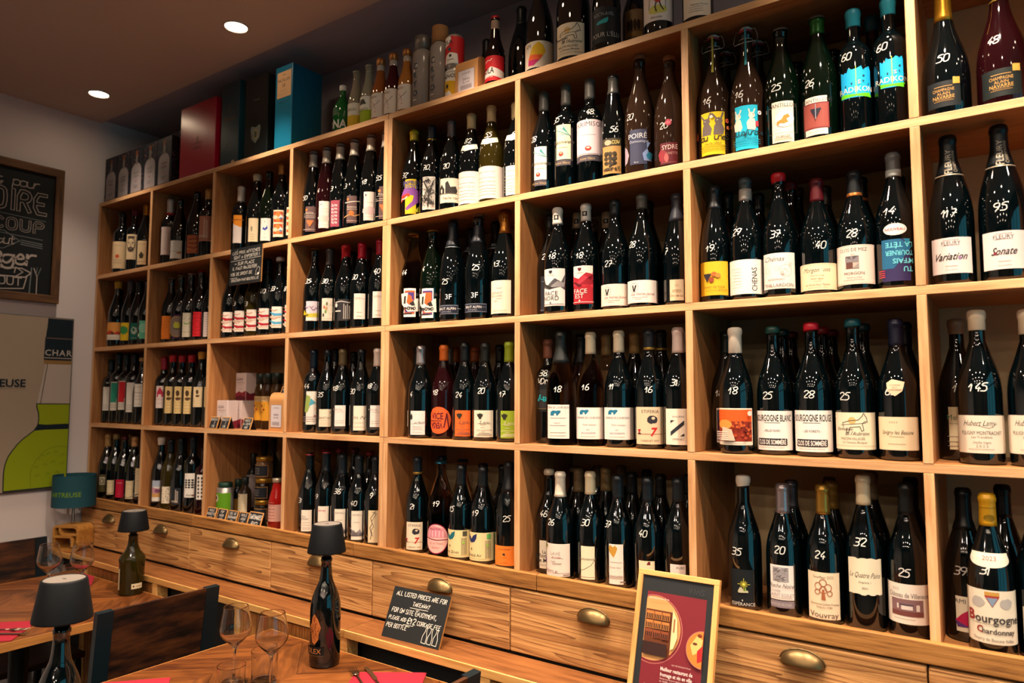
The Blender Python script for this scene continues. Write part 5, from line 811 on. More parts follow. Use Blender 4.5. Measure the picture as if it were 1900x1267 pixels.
        L.T('Variation' if key == 'fleuryv' else 'Sonate', 0, .48, .2, '1c1a1e', shear=.5, maxw=.8 if key == 'fleuryv' else .58, bold=.01); L.E(.2 if key == 'fleuryv' else -.2, .42, .04, .04, '9a7aa8' if key == 'fleuryv' else '7a2434', 10); L.fine(.2, .28); L.fine(.1, .3, 'b0a4a4')
    elif key == 'meursault': L.T('Meursault', .1, .76, .13, '3a6a50', maxw=.7); L.fine(.6, .4); L.bumps(.1, .4, .1, .12, '8a8068'); shelf_lines(L, (.3, .18, .08), .5)
    elif key == 'lamy': L.T('Hubert Lamy', -.02, .8, .15, '3a3430', shear=.5, maxw=.8); L.L([(-.1, .74), (.2, .66), (.4, .78)], .012, '6a6058'); L.T('PULIGNY MONTRACHET', .02, .54, .1, '4a443c', maxw=1.0); L.T('Les Tremblots', .02, .43, .06, '6a6054'); L.T('Vieille Vigne', .02, .29, .06, '6a6054'); L.T('2 0 2 2', .02, .19, .07, '6a6054'); L.fine(.1, .6)
    elif key in ('ami', 'ami2'): L.T('AMI', -.16, .86, .13, '2a2628', maxw=.36); L.P([(-.3, .3), (-.12, .5), (.1, .66), (.32, .6), (.3, .3), (.1, .14), (-.24, .12)], 'a81c48' if key == 'ami' else '28409a'); L.P([(-.3, .3), (.1, .14), (-.24, .12)], '50306a')
    elif key == 'amisun': L.T('AMI', -.3, .84, .16, '2a2628', maxw=.26); L.P([(-.3, .1), (-.28, .36), (-.1, .8), (.12, .96), (.3, .84), (.4, .6), (.2, .3), (-.05, .08)], 'e8b818'); L.P([(-.3, .1), (-.28, .36), (-.2, .5), (.3, .46), (.2, .3), (-.05, .08)], 'e05a20'); L.P([(-.3, .1), (-.28, .3), (.17, .28), (-.05, .08)], 'c01c68'); L.fine(.94, .14, x=.4)
    elif key == 'elu': L.T("ROC'H-AVEL", 0, .8, .1, '8a8a8c', maxw=.6); [leaf(L, -.2+.08*i, .52, .2, .5+.2*i, '2898a0') for i in range(4)]; L.T("POUR L'ÉLU", .05, .22, .13, 'b8b4ac', maxw=.82)
    elif key == 'oldphoto': L.R(-W*.95, .04, W*.95, .96, '8a6c48'); L.R(-W*.95, .6, W*.95, .96, 'b09a78'); [L.bumps(-.18+.12*i, .45, .05, .2, '3a2c20', n=10, seed=i) for i in range(4)]; L.R(-W*.95, .04, W*.95, .2, 'a88a50')
    elif key == 'skier': L.bumps(.05, .36, .3, .14, 'd0c860', seed=3); L.E(.05, .72, .12, .14, 'b83828', 12); L.L([(0, .6), (-.04, .45), (.0, .3)], .04, '3a2c28'); L.L([(.1, .6), (.14, .46), (.22, .34)], .04, '3a2c28'); L.L([(-.2, .8), (-.25, .4)], .016, '5a4a40'); L.L([(.3, .85), (.28, .4)], .016, '5a4a40'); L.T('Kikochan', 0, .12, .07, '6a5a54', shear=.3)
    elif key == 'redletters': L.H('Fou', 0, .66, .2, 'c84838', w=.04); L.T('Sébastien Morceau', .1, .42, .06, '6a5a54', maxw=.6); shelf_lines(L, (.32, .24, .16), .5)
    elif key == 'bourgogne':
        L.P([(-.1, .88), (-.08, .96), (.12, .96), (.14, .88), (.02, .68)], '9a3a30'); L.R(-.1, .9, .14, .97, 'b88a40'); [L.bumps(x, .76, .12, .1, 'b0aaa4', n=14, seed=i) for i, x in enumerate((-.22, .26))]; L.P([(-.07, .86), (.11, .86), (.02, .7)], '7a8aa0')
        L.T('B', -.36, .5, .2, '8a2424', bold=.03); L.T('ourgogne', .12, .47, .16, '3a3434', maxw=.8, bold=.02); L.T('C', -.2, .26, .12, '8a2424', bold=.03); L.T('hardonnay', .12, .24, .1, '3a3434', maxw=.56, bold=.02); L.fine(.36, .7, 'a89c8c'); L.T('Thierry de Beaune Vallée', .02, .08, .06, '4a4440', maxw=.7)
def label_base(key, L, col):
    W = L.W
    if key == 'versa':
        L.P([(W*.92*cos(2*pi*i/26)*(1+.05*sin(3*i)), .5+.5*sin(2*pi*i/26)) for i in range(26)], col)
        L.T('VICE', -.06, .66, .24, '5a1420', bold=.03, maxw=.5); L.T('VERSA', -.08, .3, .22, '5a1420', bold=.03, maxw=.5, rot=pi); L.L([(-.46, .48), (.12, .48)], .025, '5a1420'); L.L([(.22, .24), (.32, .74), (.4, .24)], .05, '5a1420'); return True
    if key == 'oval':
        L.P([(W*.85*cos(2*pi*i/26), .5+.5*sin(2*pi*i/26)) for i in range(26)], '8a2444'); L.P([(W*.8*cos(2*pi*i/26), .5+.47*sin(2*pi*i/26)) for i in range(26)], col)
        L.P([(-W*.78, .54), (-W*.6, .8), (-.1, .93), (W*.5, .84), (W*.78, .54)], 'd88a98'); L.L([(-W*.8, .52), (0, .46), (W*.8, .47)], .03, '7a2038'); [L.R(-.26+.12*i, .56, -.22+.12*i, .78, 'e8b8c0') for i in range(5)]; L.T('Rosa Vive', -.04, .84, .07, '9a4858'); L.T('Vin de Tweet', 0, .36, .07, 'a86a58', maxw=.5); L.T('Pétillant', 0, .22, .06, 'a86a58'); return True
    if key == 'radik':
        r_ = random.Random(8); top = [(W-2*W*i/18, .88+r_.uniform(-.08, .1)) for i in range(19)]
        L.P([(-W, .02), (0, .0), (W, .02)]+top, col); return False
    if key == 'lamy': L.P([(-W, .1), (-W+.1, 0), (W-.1, 0), (W, .1), (W, .9), (W-.1, 1), (-W+.1, 1), (-W, .9)], col); return False
    if key == 'torn':
        r_ = random.Random(3); L.P([(-W+2*W*i/12, r_.uniform(-.02, .03)) for i in range(13)]+[(W-2*W*i/12, 1+r_.uniform(-.03, .02)) for i in range(13)], col); return False
    if key in ('bblanc', 'brouge', 'savigny'):
        L.P([(-W, .0), (W-.03, .0), (W, .04), (W, .96), (W-.03, 1), (-W, 1)], col); return False
    L.R(-W, 0, W, 1, col); return False

# ---------------------------------------------------------------- materials of the place
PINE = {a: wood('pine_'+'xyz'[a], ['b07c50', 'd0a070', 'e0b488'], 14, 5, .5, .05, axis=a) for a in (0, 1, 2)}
PANEL = {a: wood('pine_face_'+'xyz'[a], ['8a5630', 'a46e40', 'b47c4a'], 14, 5, .5, .05, axis=a) for a in (0, 2)}  # browner pine for board faces, partly darkened for shade inside the bays
OLD = wood('reclaimed_plank', ['54341a', 'a87544', 'b88852', 'be8e58'], 26, 7, .62, .5, ring=13, axis=0)
RUSTIC = wood('rustic_edge', ['5a3414', '9c6a34', 'b07c42'], 18, 6, .6, .3, axis=0)
LEDGE = wood('ledge_board', ['543018', '7c4c28', '8c5a30'], 10, 5, .38, .05, axis=0)
LEDGE_EDGE = wood('ledge_edge', ['b88040', 'd09a58', 'd8a866'], 16, 5, .5, .05, axis=0)
SLAT = wood('slat_wood', ['5a3218', '8a5428', 'a87038', 'c08a4c'], 20, 9, .55, .3, axis=2)
CHAIRW = wood('dark_plank', ['080403', '24110a', '40220f', '502c16'], 5, 6, .5, .12, axis=1, contrast=1.3)
FRAMEW = {a: wood('frame_wood_'+'xyz'[a], ['b87c40', 'd09858', 'dca668'], 14, 6, .5, .05, axis=a) for a in (0, 2)}
DARKFRAME = {a: wood('board_frame_'+'xyz'[a], ['3a2614', '5a3c22', '6e4c2c'], 12, 6, .6, .15, axis=a) for a in (1, 2)}
BLACKM = mat('14181a', .42, .3)
DARK = mat('0b0e10', .6)
def plaster(name, col, bump=.02):
    m = bpy.data.materials.new(name); m.use_nodes = True; nt = m.node_tree; b = nt.nodes['Principled BSDF']
    b.inputs['Roughness'].default_value = .85; b.inputs['Specular IOR Level'].default_value = .2
    n = nt.nodes.new('ShaderNodeTexNoise'); n.inputs['Scale'].default_value = 2.5; n.inputs['Detail'].default_value = 6
    r = nt.nodes.new('ShaderNodeValToRGB'); c = lin(col)
    r.color_ramp.elements[0].color = (c[0]*.93, c[1]*.93, c[2]*.93, 1); r.color_ramp.elements[1].color = c
    tc = nt.nodes.new('ShaderNodeTexCoord'); nt.links.new(tc.outputs['Object'], n.inputs['Vector'])
    nt.links.new(n.outputs['Fac'], r.inputs['Fac']); nt.links.new(r.outputs['Color'], b.inputs['Base Color'])
    n2 = nt.nodes.new('ShaderNodeTexNoise'); n2.inputs['Scale'].default_value = 90; nt.links.new(tc.outputs['Object'], n2.inputs['Vector'])
    bp = nt.nodes.new('ShaderNodeBump'); bp.inputs['Strength'].default_value = .12; bp.inputs['Distance'].default_value = .001
    nt.links.new(n2.outputs['Fac'], bp.inputs['Height']); nt.links.new(bp.outputs[0], b.inputs['Normal'])
    return m
WALL = plaster('wall_paint', 'd4cac8'); CEIL = plaster('ceiling_paint', 'b8aca6'); GREY = plaster('recess_grey', 'a09aa4'); BACKP = plaster('back_wall_paint', 'c8b48c')  # recess ceiling and upper back wall take an even grey, darker than the ceiling

# ---------------------------------------------------------------- the room
XL, XR, YF, YB = -2.602, 3.05, -6.3, .306
structure(obj('floor', boxbm(XL-.1, XR+.1, YF-.1, YB+.1, -.06, 0), wood('floor_boards', ['2a2420', '3c342e', '4a4038'], 8, 4, .5, .05, axis=0)))
structure(obj('ceiling', boxbm(XL-.1, XR+.1, YF-.1, -.004, ZCEIL, ZCEIL+.14), CEIL))
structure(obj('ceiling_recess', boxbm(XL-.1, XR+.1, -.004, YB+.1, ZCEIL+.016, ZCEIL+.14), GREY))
structure(obj('wall_back', boxbm(XL-.1, XR+.1, YB, YB+.1, 0, 2.52), BACKP))
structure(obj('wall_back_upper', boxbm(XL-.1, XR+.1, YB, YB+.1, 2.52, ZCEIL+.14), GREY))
structure(obj('wall_left', boxbm(XL-.1, XL, YF, YB, 0, ZCEIL+.14), WALL))
structure(obj('wall_front', boxbm(XL-.1, XR+.1, YF-.1, YF, 0, ZCEIL+.1), plaster('front_paint', '4a4038')))
bm = bmesh.new()   # right wall round the shop window
WY0, WY1, WZ0, WZ1 = -2.4, -.1, .35, 2.55
box(bm, XR, XR+.12, YF, WY0, 0, ZCEIL+.1); box(bm, XR, XR+.12, WY1, YB, 0, ZCEIL+.1)
box(bm, XR, XR+.12, WY0, WY1, 0, WZ0); box(bm, XR, XR+.12, WY0, WY1, WZ1, ZCEIL+.1)
structure(obj('wall_right', bm, plaster('right_paint', '3c3430')))
bm = bmesh.new()
for y in (WY0, -1.62, -.86, WY1-.05): box(bm, XR+.02, XR+.08, y, y+.05, WZ0, WZ1)
for z in (WZ0, 1.95, WZ1-.05): box(bm, XR+.02, XR+.08, WY0, WY1, z, z+.05)
w1 = structure(obj('window_1', bm, mat('20242a', .4)))

# recessed downlights
def downlight(x, y, label):
    t = thing('ceiling_spotlight', label, 'spotlight', (x, y, ZCEIL), 0, 'recessed spotlights in the ceiling')
    bm = bmesh.new(); lathe(bm, [(.046, .0), (.047, -.004), (.042, -.006), (.039, -.002), (.039, .0)], 32); obj('trim_ring', bm, mat('d8d0c8', .35, .4), t)
    obj('lens', lathebm([(0, -.0022), (.034, -.0022), (.039, -.0006)], 28), mat('ffe2bc', .3, emit=60), t)
near = ['recessed round ceiling spotlight nearest the left wall', 'recessed round ceiling spotlight, the right one of the two']
for i, (x, y) in enumerate(SPOTS):
    downlight(x, y, near[i] if i < 2 else 'recessed round ceiling spotlight outside the photo, over the room behind the camera' if SPOTS[i][1] < -1 else 'recessed round ceiling spotlight outside the photo, above the shelving')

# ---------------------------------------------------------------- shelving
XP = [-2.584, -2.088, -1.582, -1.065, -.544, 0.0, .528, 1.042, 1.556, 2.07]
ZS = [2.519, 2.146, 1.780, 1.405, 1.053]
TH = .0195; D0, D1 = 0.0, .303
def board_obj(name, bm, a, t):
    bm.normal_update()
    for f_ in bm.faces: f_.material_index = 0 if f_.normal.y < -.6 else 1     # light front edge; browner faces, some of the bay shade painted in
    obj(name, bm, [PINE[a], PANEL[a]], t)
def shelving(label, cols, loc):
    t = thing('wine_shelving', label, 'shelving', loc, 0, 'pine shelving units along the back wall')
    ox = loc[0]
    x0, x1 = cols[0], cols[-1]
    for j, z in enumerate(ZS):
        zc = z if j < 4 else z-.022
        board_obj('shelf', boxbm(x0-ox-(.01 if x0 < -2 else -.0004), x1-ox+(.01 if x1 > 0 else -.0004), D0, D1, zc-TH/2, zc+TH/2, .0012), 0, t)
    for i, x in enumerate(cols):
        for j in range(4):
            za = (ZS[j+1] if j < 3 else ZS[4]-.022)+TH/2; zb_ = ZS[j]-TH/2
            w = TH/2
            xc = x
            if abs(x+.544) < 1e-6: xc = x-.0098 if i else x+.0098
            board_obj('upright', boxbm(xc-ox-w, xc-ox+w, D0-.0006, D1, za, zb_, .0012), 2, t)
    return t
shelving('left pine shelving unit of four bays by the left wall', XP[:5], (-2.584, 0, 0))
shelving('right pine shelving unit, from the double upright to the right edge', XP[4:], (-.544, 0, 0))

# rustic plank under the bottom shelf, drawers below
t = thing('plinth_rail', 'rough reclaimed wooden rail between bottom shelf and drawers', 'rail', (-2.58, -.02, 1.0))
xs = [-2.595, -1.62, -.66, .08, 1.42, 2.3]
for a, b in zip(xs, xs[1:]):
    bm = bmesh.new(); box(bm, a+2.58, b+2.58-.0015, .0, .019, .012, .056, .0025); obj('rail_board', bm, RUSTIC, t)
JX = [-2.595, -2.138, -1.641, -1.104, -.569, -.012, .507, 1.027, 1.56]
HX = [-2.311, -1.859, -1.348, -.838, -.273, .259, .784, 1.30]
hand_mat = mat('6a5638', .36, .85)
def cup_handle(parent, x, z):
    bm = bmesh.new(); n, m = 18, 8; W_, H_, D_ = .046, .027, .026
    grid = []
    for i in range(n+1):
        u = i/n*pi; row = []
        for j in range(m+1):
            v = j/m*pi*.5
            # quarter of an ellipsoid, open below
            row.append(bm.verts.new((-W_*cos(u), -D_*sin(u)*sin(v)*1.0-.0, H_*sin(u)*cos(v)-.006*sin(v))))
        grid.append(row)
    for i in range(n):
        for j in range(m):
            try: bm.faces.new((grid[i][j], grid[i+1][j], grid[i+1][j+1], grid[i][j+1]))
            except ValueError: pass
    bmesh.ops.remove_doubles(bm, verts=bm.verts, dist=1e-5)
    for f_ in bm.faces: f_.smooth = True
    tube(bm, [(-W_*1.03*cos(i/n*pi), -.001, H_*1.04*sin(i/n*pi)) for i in range(n+1)], .0022, 6)
    o = obj('cup_handle', bm, hand_mat, parent, loc=(x, -.001, z))
    sm = o.modifiers.new('s', 'SOLIDIFY'); sm.thickness = .0015
    return o
dl = ['leftmost', 'second', 'third', 'fourth', 'fifth', 'sixth', 'seventh', 'rightmost']
for i, (a, b) in enumerate(zip(JX, JX[1:])):
    d = thing('drawer', f'{dl[i]} reclaimed wood drawer from the left with bronze cup handle', 'drawer', ((a+b)/2, -.018, .828), 0, 'drawers under the shelving')
    bm = bmesh.new(); w = (b-a)/2-.0016
    box(bm, -w, w, 0, .02, .003, .178, .0035)
    fr = obj('drawer_front', bm, OLD, d)
    obj('drawer_box', boxbm(-w+.01, w-.01, .021, .29, .006, .165), mat('6a4a2c', .7), d)
    cup_handle(d, HX[i]-(a+b)/2, .137)
bm = boxbm(-2.6, 1.56, .0, .3, .04, .825)
bm2 = obj('drawer_carcass', bm, mat('1c120a', .8)); tag(bm2, 'dark carcass below the drawers behind the ledge', 'cabinet')

# ledge (radiator cover) in front of the drawers
t = thing('window_ledge', 'brown wooden ledge below the drawers with slatted front', 'ledge', (-2.6, -.153, 0))
for a, b in ((-2.6, -.553), (-.551, 1.56)):
    bm = bmesh.new(); box(bm, a+2.6, b+2.6, .006, .136, .803, .824, .002); obj('ledge_board', bm, LEDGE, t)
    bm = bmesh.new(); box(bm, a+2.6, b+2.6, .0, .0058, .800, .8236, .0018); obj('ledge_edging', bm, LEDGE_EDGE, t)
mods = [-2.6, -2.25, -1.66, -1.11, -.555, .0, .56, 1.12, 1.55]
for i, (a, b) in enumerate(zip(mods, mods[1:])):
    obj('ledge_post', boxbm(b+2.6-.016, b+2.6+.016, .002, .05, .0, .799, .001), LEDGE_EDGE, t)
    if i % 2:
        bm = bmesh.new(); x = a+.02
        while x < b-.03:
            w = random.uniform(.014, .026); box(bm, x+2.6, min(x+w, b-.016)+2.6, 0.008+random.uniform(0, .003), .026, .02, .792, .0008); x += w+.0018
        obj('slat_panel', bm, SLAT, t)
    else:
        obj('dark_recess_panel', boxbm(a+2.6+.017, b+2.6-.017, .06, .066, .02, .795), DARK, t)  # near-black panel, paints in the shade of an empty opening

# ---------------------------------------------------------------- bottles
GLASS = {'k': mat('020709', .035, 0, 1.0), 'g': mat('020b05', .05, 0, .75), 'o': mat('2c2408', .06, 0, .55), 'r': mat('1c0508', .05, 0, .6),
         'p': mat('f6d2ba', .0, 0, .5, 1.0, 1.2), 'c': mat('ecd8b8', .0, 0, .5, 1.0, 1.2), 'd': mat('2a1c14', .05, 0, .55)}
MESH = {}
def shared(key, make):
    if key not in MESH:
        bm, ms = make(); me = bpy.data.meshes.new(key[0]); bm.normal_update(); bm.to_mesh(me); bm.free()
        for m_ in ms: me.materials.append(m_)
        MESH[key] = me
    return MESH[key]
def cap_parts(root, t, H, cap, R):
    kind, fz, col = cap
    rr = lambda z: rad_at(t, H, z, R)
    z0 = fz*H; top = H
    n = .0142 if t != 'ch' else .0155
    def sleeve(z0, z1, off=.0007, dome=True, ridge=True):
        z0 = min(max(z0, H*.72), z1-.006)
        N = 8; pr = [(rr(z0+(z1-z0)*i/N)+off, z0+(z1-z0)*i/N) for i in range(N) if z0+(z1-z0)*i/N < H*.945]
        pr = [(pr[0][0]-.0006, pr[0][1]-.0001)]+pr if pr else pr
        if z1 > H*.95: pr += [(n+off, H*.945), (n*1.08+off+.0002, H*.957), (n*1.08+off+.0002, H*.979), (n+off, H*.983), (n+off, H-.002), (n*.8, H+.0012), (0, H+.0014)]
        return pr
    def put(name, prof, m_, key): link(name, shared((name,)+key, lambda: (lathebm(prof, 28), [m_])), root)
    k = (t, round(H, 3), round(fz, 2), kind, col, R)
    foil = mat(col, .36, .15, .5)
    metal = mat(col, .3, .75, .5)
    if kind in ('foil', 'redtop', 'foilsq', 'foil2', 'foilgrey', 'foilgrey2', 'foiltwo', 'twowhite', 'band', 'copperband', 'fleury', 'whitered', 'goldring', 'silverline', 'goldfoil', 'ring', 'crowngreen'):
        m_ = metal if kind in ('goldfoil',) or col in ('a8a2a4', 'a89ca0', 'b88c3c', 'b88424', '68666c', '6a6468', 'c8902c', 'c09050', '8a8684') else foil
        if kind == 'crowngreen': m_ = mat('1c5a20', .35, .4)
        put('capsule', sleeve(z0, H), m_, k)
        def band(za, zb_, c, metal_=.7, name='cap_band'):
            N = 3; put(name, [(rr(za)+.0004, za)]+[(max(rr(za+(zb_-za)*i/N), n)+.0013, za+(zb_-za)*i/N) for i in range(N+1)]+[(rr(zb_)+.0004, zb_)], mat(c, .35, metal_), k+(za, c))
        zl = min(max(z0, H*.72), H-.006)
        if kind == 'whitered': band(zl, zl+.012, 'c02428', 0)
        if kind == 'copperband': band(zl, zl+.008, 'b06a34')
        if kind == 'fleury': band(zl, zl+.003, 'c8b8a0')
        if kind == 'goldring': band(zl, zl+.004, 'c09a40')
        if kind == 'silverline': band(zl, zl+.002, 'a0a4a8')
        if kind == 'ring': band(H*.955, H*.985, 'd8c020', 0)
        if kind == 'band': 
            for q in range(1): band(zl+.003, zl+.010, 'b09040')
        if kind == 'redtop': band(H-.0075, H-.0035, 'a81c28', 0)
        if kind in ('foilgrey', 'foilgrey2'): band(H*.955, H*.984, '6a5a50' if kind == 'foilgrey' else '24221f', 0)  # on cream caps the grey top is the shelf's shadow, painted as a band
        if kind == 'foiltwo': band(zl, zl+.030, 'a8a098', .1)
        if kind == 'twowhite': band(zl, zl+.016, 'c8d0d0', 0)
        if kind == 'goldfoil':
            bm = bmesh.new()
            for q in range(14):
                a = q*2*pi/14; tube(bm, [((n+.002)*cos(a), (n+.002)*sin(a), H*.9), ((n+.0045)*cos(a), (n+.0045)*sin(a), H*.955), ((n+.0035)*cos(a+.1), (n+.0035)*sin(a+.1), H*.99)], .0014, 5)
            obj('foil_pleats', bm, metal, root)
        if kind == 'foilsq':
            A = Art(); zc = max(z0, H*.78)+.014; A.rect(-.007, zc, .007, zc+.014, '221e20'); A.rect(-.003, zc+.003, .003, zc+.011, 'cfc4b8'); A.wrap('cap_emblem', root, lambda z: rr(zc)+.0008, .25, zc)
        if kind == 'fleury':
            A = Art(); A.text('FLEURY', 0, 0, .012, 'c8b8a0'); A.text('CHAMPAGNE', .0, -.011, .006, 'a89880')
            for v in A.bm.verts: x, y, z = v.co; v.co = (-y-.004, x+zl+.032, z)
            
            a_ = A.bm
            for k_ in range(0, 20): bmesh.ops.bisect_plane(a_, geom=a_.verts[:]+a_.edges[:]+a_.faces[:], plane_co=(0, zl+.004*k_, 0), plane_no=(0, 1, 0))
            A.wrap('cap_lettering', root, lambda z: rr(min(z, H*.94))+.0008, .2, zl+.03)
        if kind == 'foil2':
            A = Art(); A.ell(0, zl+.016, .010, .007, '8a6a10'); A.rect(-.02, zl+.036, .02, zl+.037, '8a6a10'); A.wrap('cap_emblem', root, lambda z: n+.0012, .2, zl)
    if kind in ('wax', 'wax2', 'waxslant'):
        zz = min(max(z0, H*.80), H*.955)
        off = .0016
        pr = [(rr(zz), zz-.0005), (rr(zz)+off, zz+.001), (n+off, H*.94), (n*1.13+off, H*.957), (n*1.13+off, H*.985), (n+off, H+.0008), (n*.7, H+.003), (0, H+.0034)]
        bm = lathebm(pr, 28)
        if kind == 'waxslant' or kind == 'wax':
            for v in bm.verts:
                if v.co.z < H*.95: v.co.z += (.010 if kind == 'waxslant' else .0025)*(v.co.x-.3*v.co.y)/n*.8
        link('wax_seal', shared(('wax_seal',)+k, lambda: (bm, [mat(col, .38, 0, .5)])), root)
    if kind in ('crown', 'crowngreen'):
        bm = bmesh.new(); N = 42; ra = [(n*1.13+.0012+(.0012 if i % 2 else 0)) for i in range(N)]
        lo = [bm.verts.new(((ra[i]+.0006)*cos(2*pi*i/N), (ra[i]+.0006)*sin(2*pi*i/N), H-.006)) for i in range(N)]
        hi = [bm.verts.new((n*1.1*cos(2*pi*i/N), n*1.1*sin(2*pi*i/N), H+.0005)) for i in range(N)]
        for i in range(N): bm.faces.new((lo[i], lo[(i+1) % N], hi[(i+1) % N], hi[i])).smooth = True
        bm.faces.new(hi)
        link('crown_cap', shared(('crown_cap',)+k, lambda: (bm, [mat(col, .32, .7)])), root)
    if kind == 'cork' or kind == 'muselet':
        m_ = wood('cork', ['6a4028', '8a5a3c', '9a6c4a'], 1, 90, .8, .1) if 'cork' not in MESH else MESH['cork']
        MESH['cork'] = m_
        put('cork', [(n*.9, H-.004), (n*1.08, H+.001), (n*1.12, H+.009), (n*1.0, H+.012), (0, H+.0125)], m_, k)
    if kind == 'muselet':
        put('capsule', sleeve(z0, H*.93), foil, k)
        bm = bmesh.new(); wire = .0007
        tube(bm, [((n*1.3)*cos(q*pi/12), (n*1.3)*sin(q*pi/12), H*.945) for q in range(24)], wire, 6, closed=True)
        for q in range(4): a = q*pi/2+.4; tube(bm, [(n*1.3*cos(a), n*1.3*sin(a), H*.945), (n*1.2*cos(a), n*1.2*sin(a), H+.006), (0, 0, H+.0135)], wire, 6)
        obj('wire_cage', bm, mat('a8a098', .3, .9), root)
    if kind == 'swing':
        put('stopper', [(n*.9, H-.003), (n*1.1, H), (n*1.1, H+.006), (n*.8, H+.011), (0, H+.0115)], mat('d8d0c8', .3), k)
        put('rubber_washer', [(n*.9, H-.002), (n*1.16, H-.001), (n*1.16, H+.002), (n*.9, H+.003)], mat('b02830', .5), k+('w',))
        bm = bmesh.new()
        for sx in (-1, 1): tube(bm, [(sx*n*1.0, 0, H+.006), (sx*n*1.7, -.001, H+.004), (sx*n*2.05, -.002, H-.012), (sx*n*2.15, -.003, H-.026), (sx*n*1.9, -.006, H-.032), (sx*n*1.2, -.012, H-.033)], .0011, 6)
        tube(bm, [(sx_*n*1.2, -.012-.003*(1-abs(sx_)), H-.033) for sx_ in (-1, -.5, 0, .5, 1)], .0011, 6)
        tube(bm, [(n*1.25*cos(q*pi/10), n*1.25*sin(q*pi/10), H-.024) for q in range(20)], .0009, 6, closed=True)
        obj('wire_bail', bm, mat('c4bcb4', .25, .5), root)
        A = Art(); z_ = H*.71; A.rect(-.0055, z_, .0055, H+.004, col)
        for q in (-.003, .0, .003): A.rect(q-.0004, z_, q+.0004, H+.004, '8a8430' if col[0] == 'd' else '2a8898')
        obj_ = A.bm
        for _ in range(8): pass
        bmesh.ops.bisect_plane(obj_, geom=obj_.verts[:]+obj_.edges[:]+obj_.faces[:], plane_co=(0, H*.75, 0), plane_no=(0, 1, 0))
        for zc_ in (.78, .8, .84, .9, .95): bmesh.ops.bisect_plane(obj_, geom=obj_.verts[:]+obj_.edges[:]+obj_.faces[:], plane_co=(0, H*zc_, 0), plane_no=(0, 1, 0))
        A.wrap('seal_strip', root, lambda z: max(rr(min(z, H*.95)), n*1.13 if z > H*.93 else 0)+.001, .2)
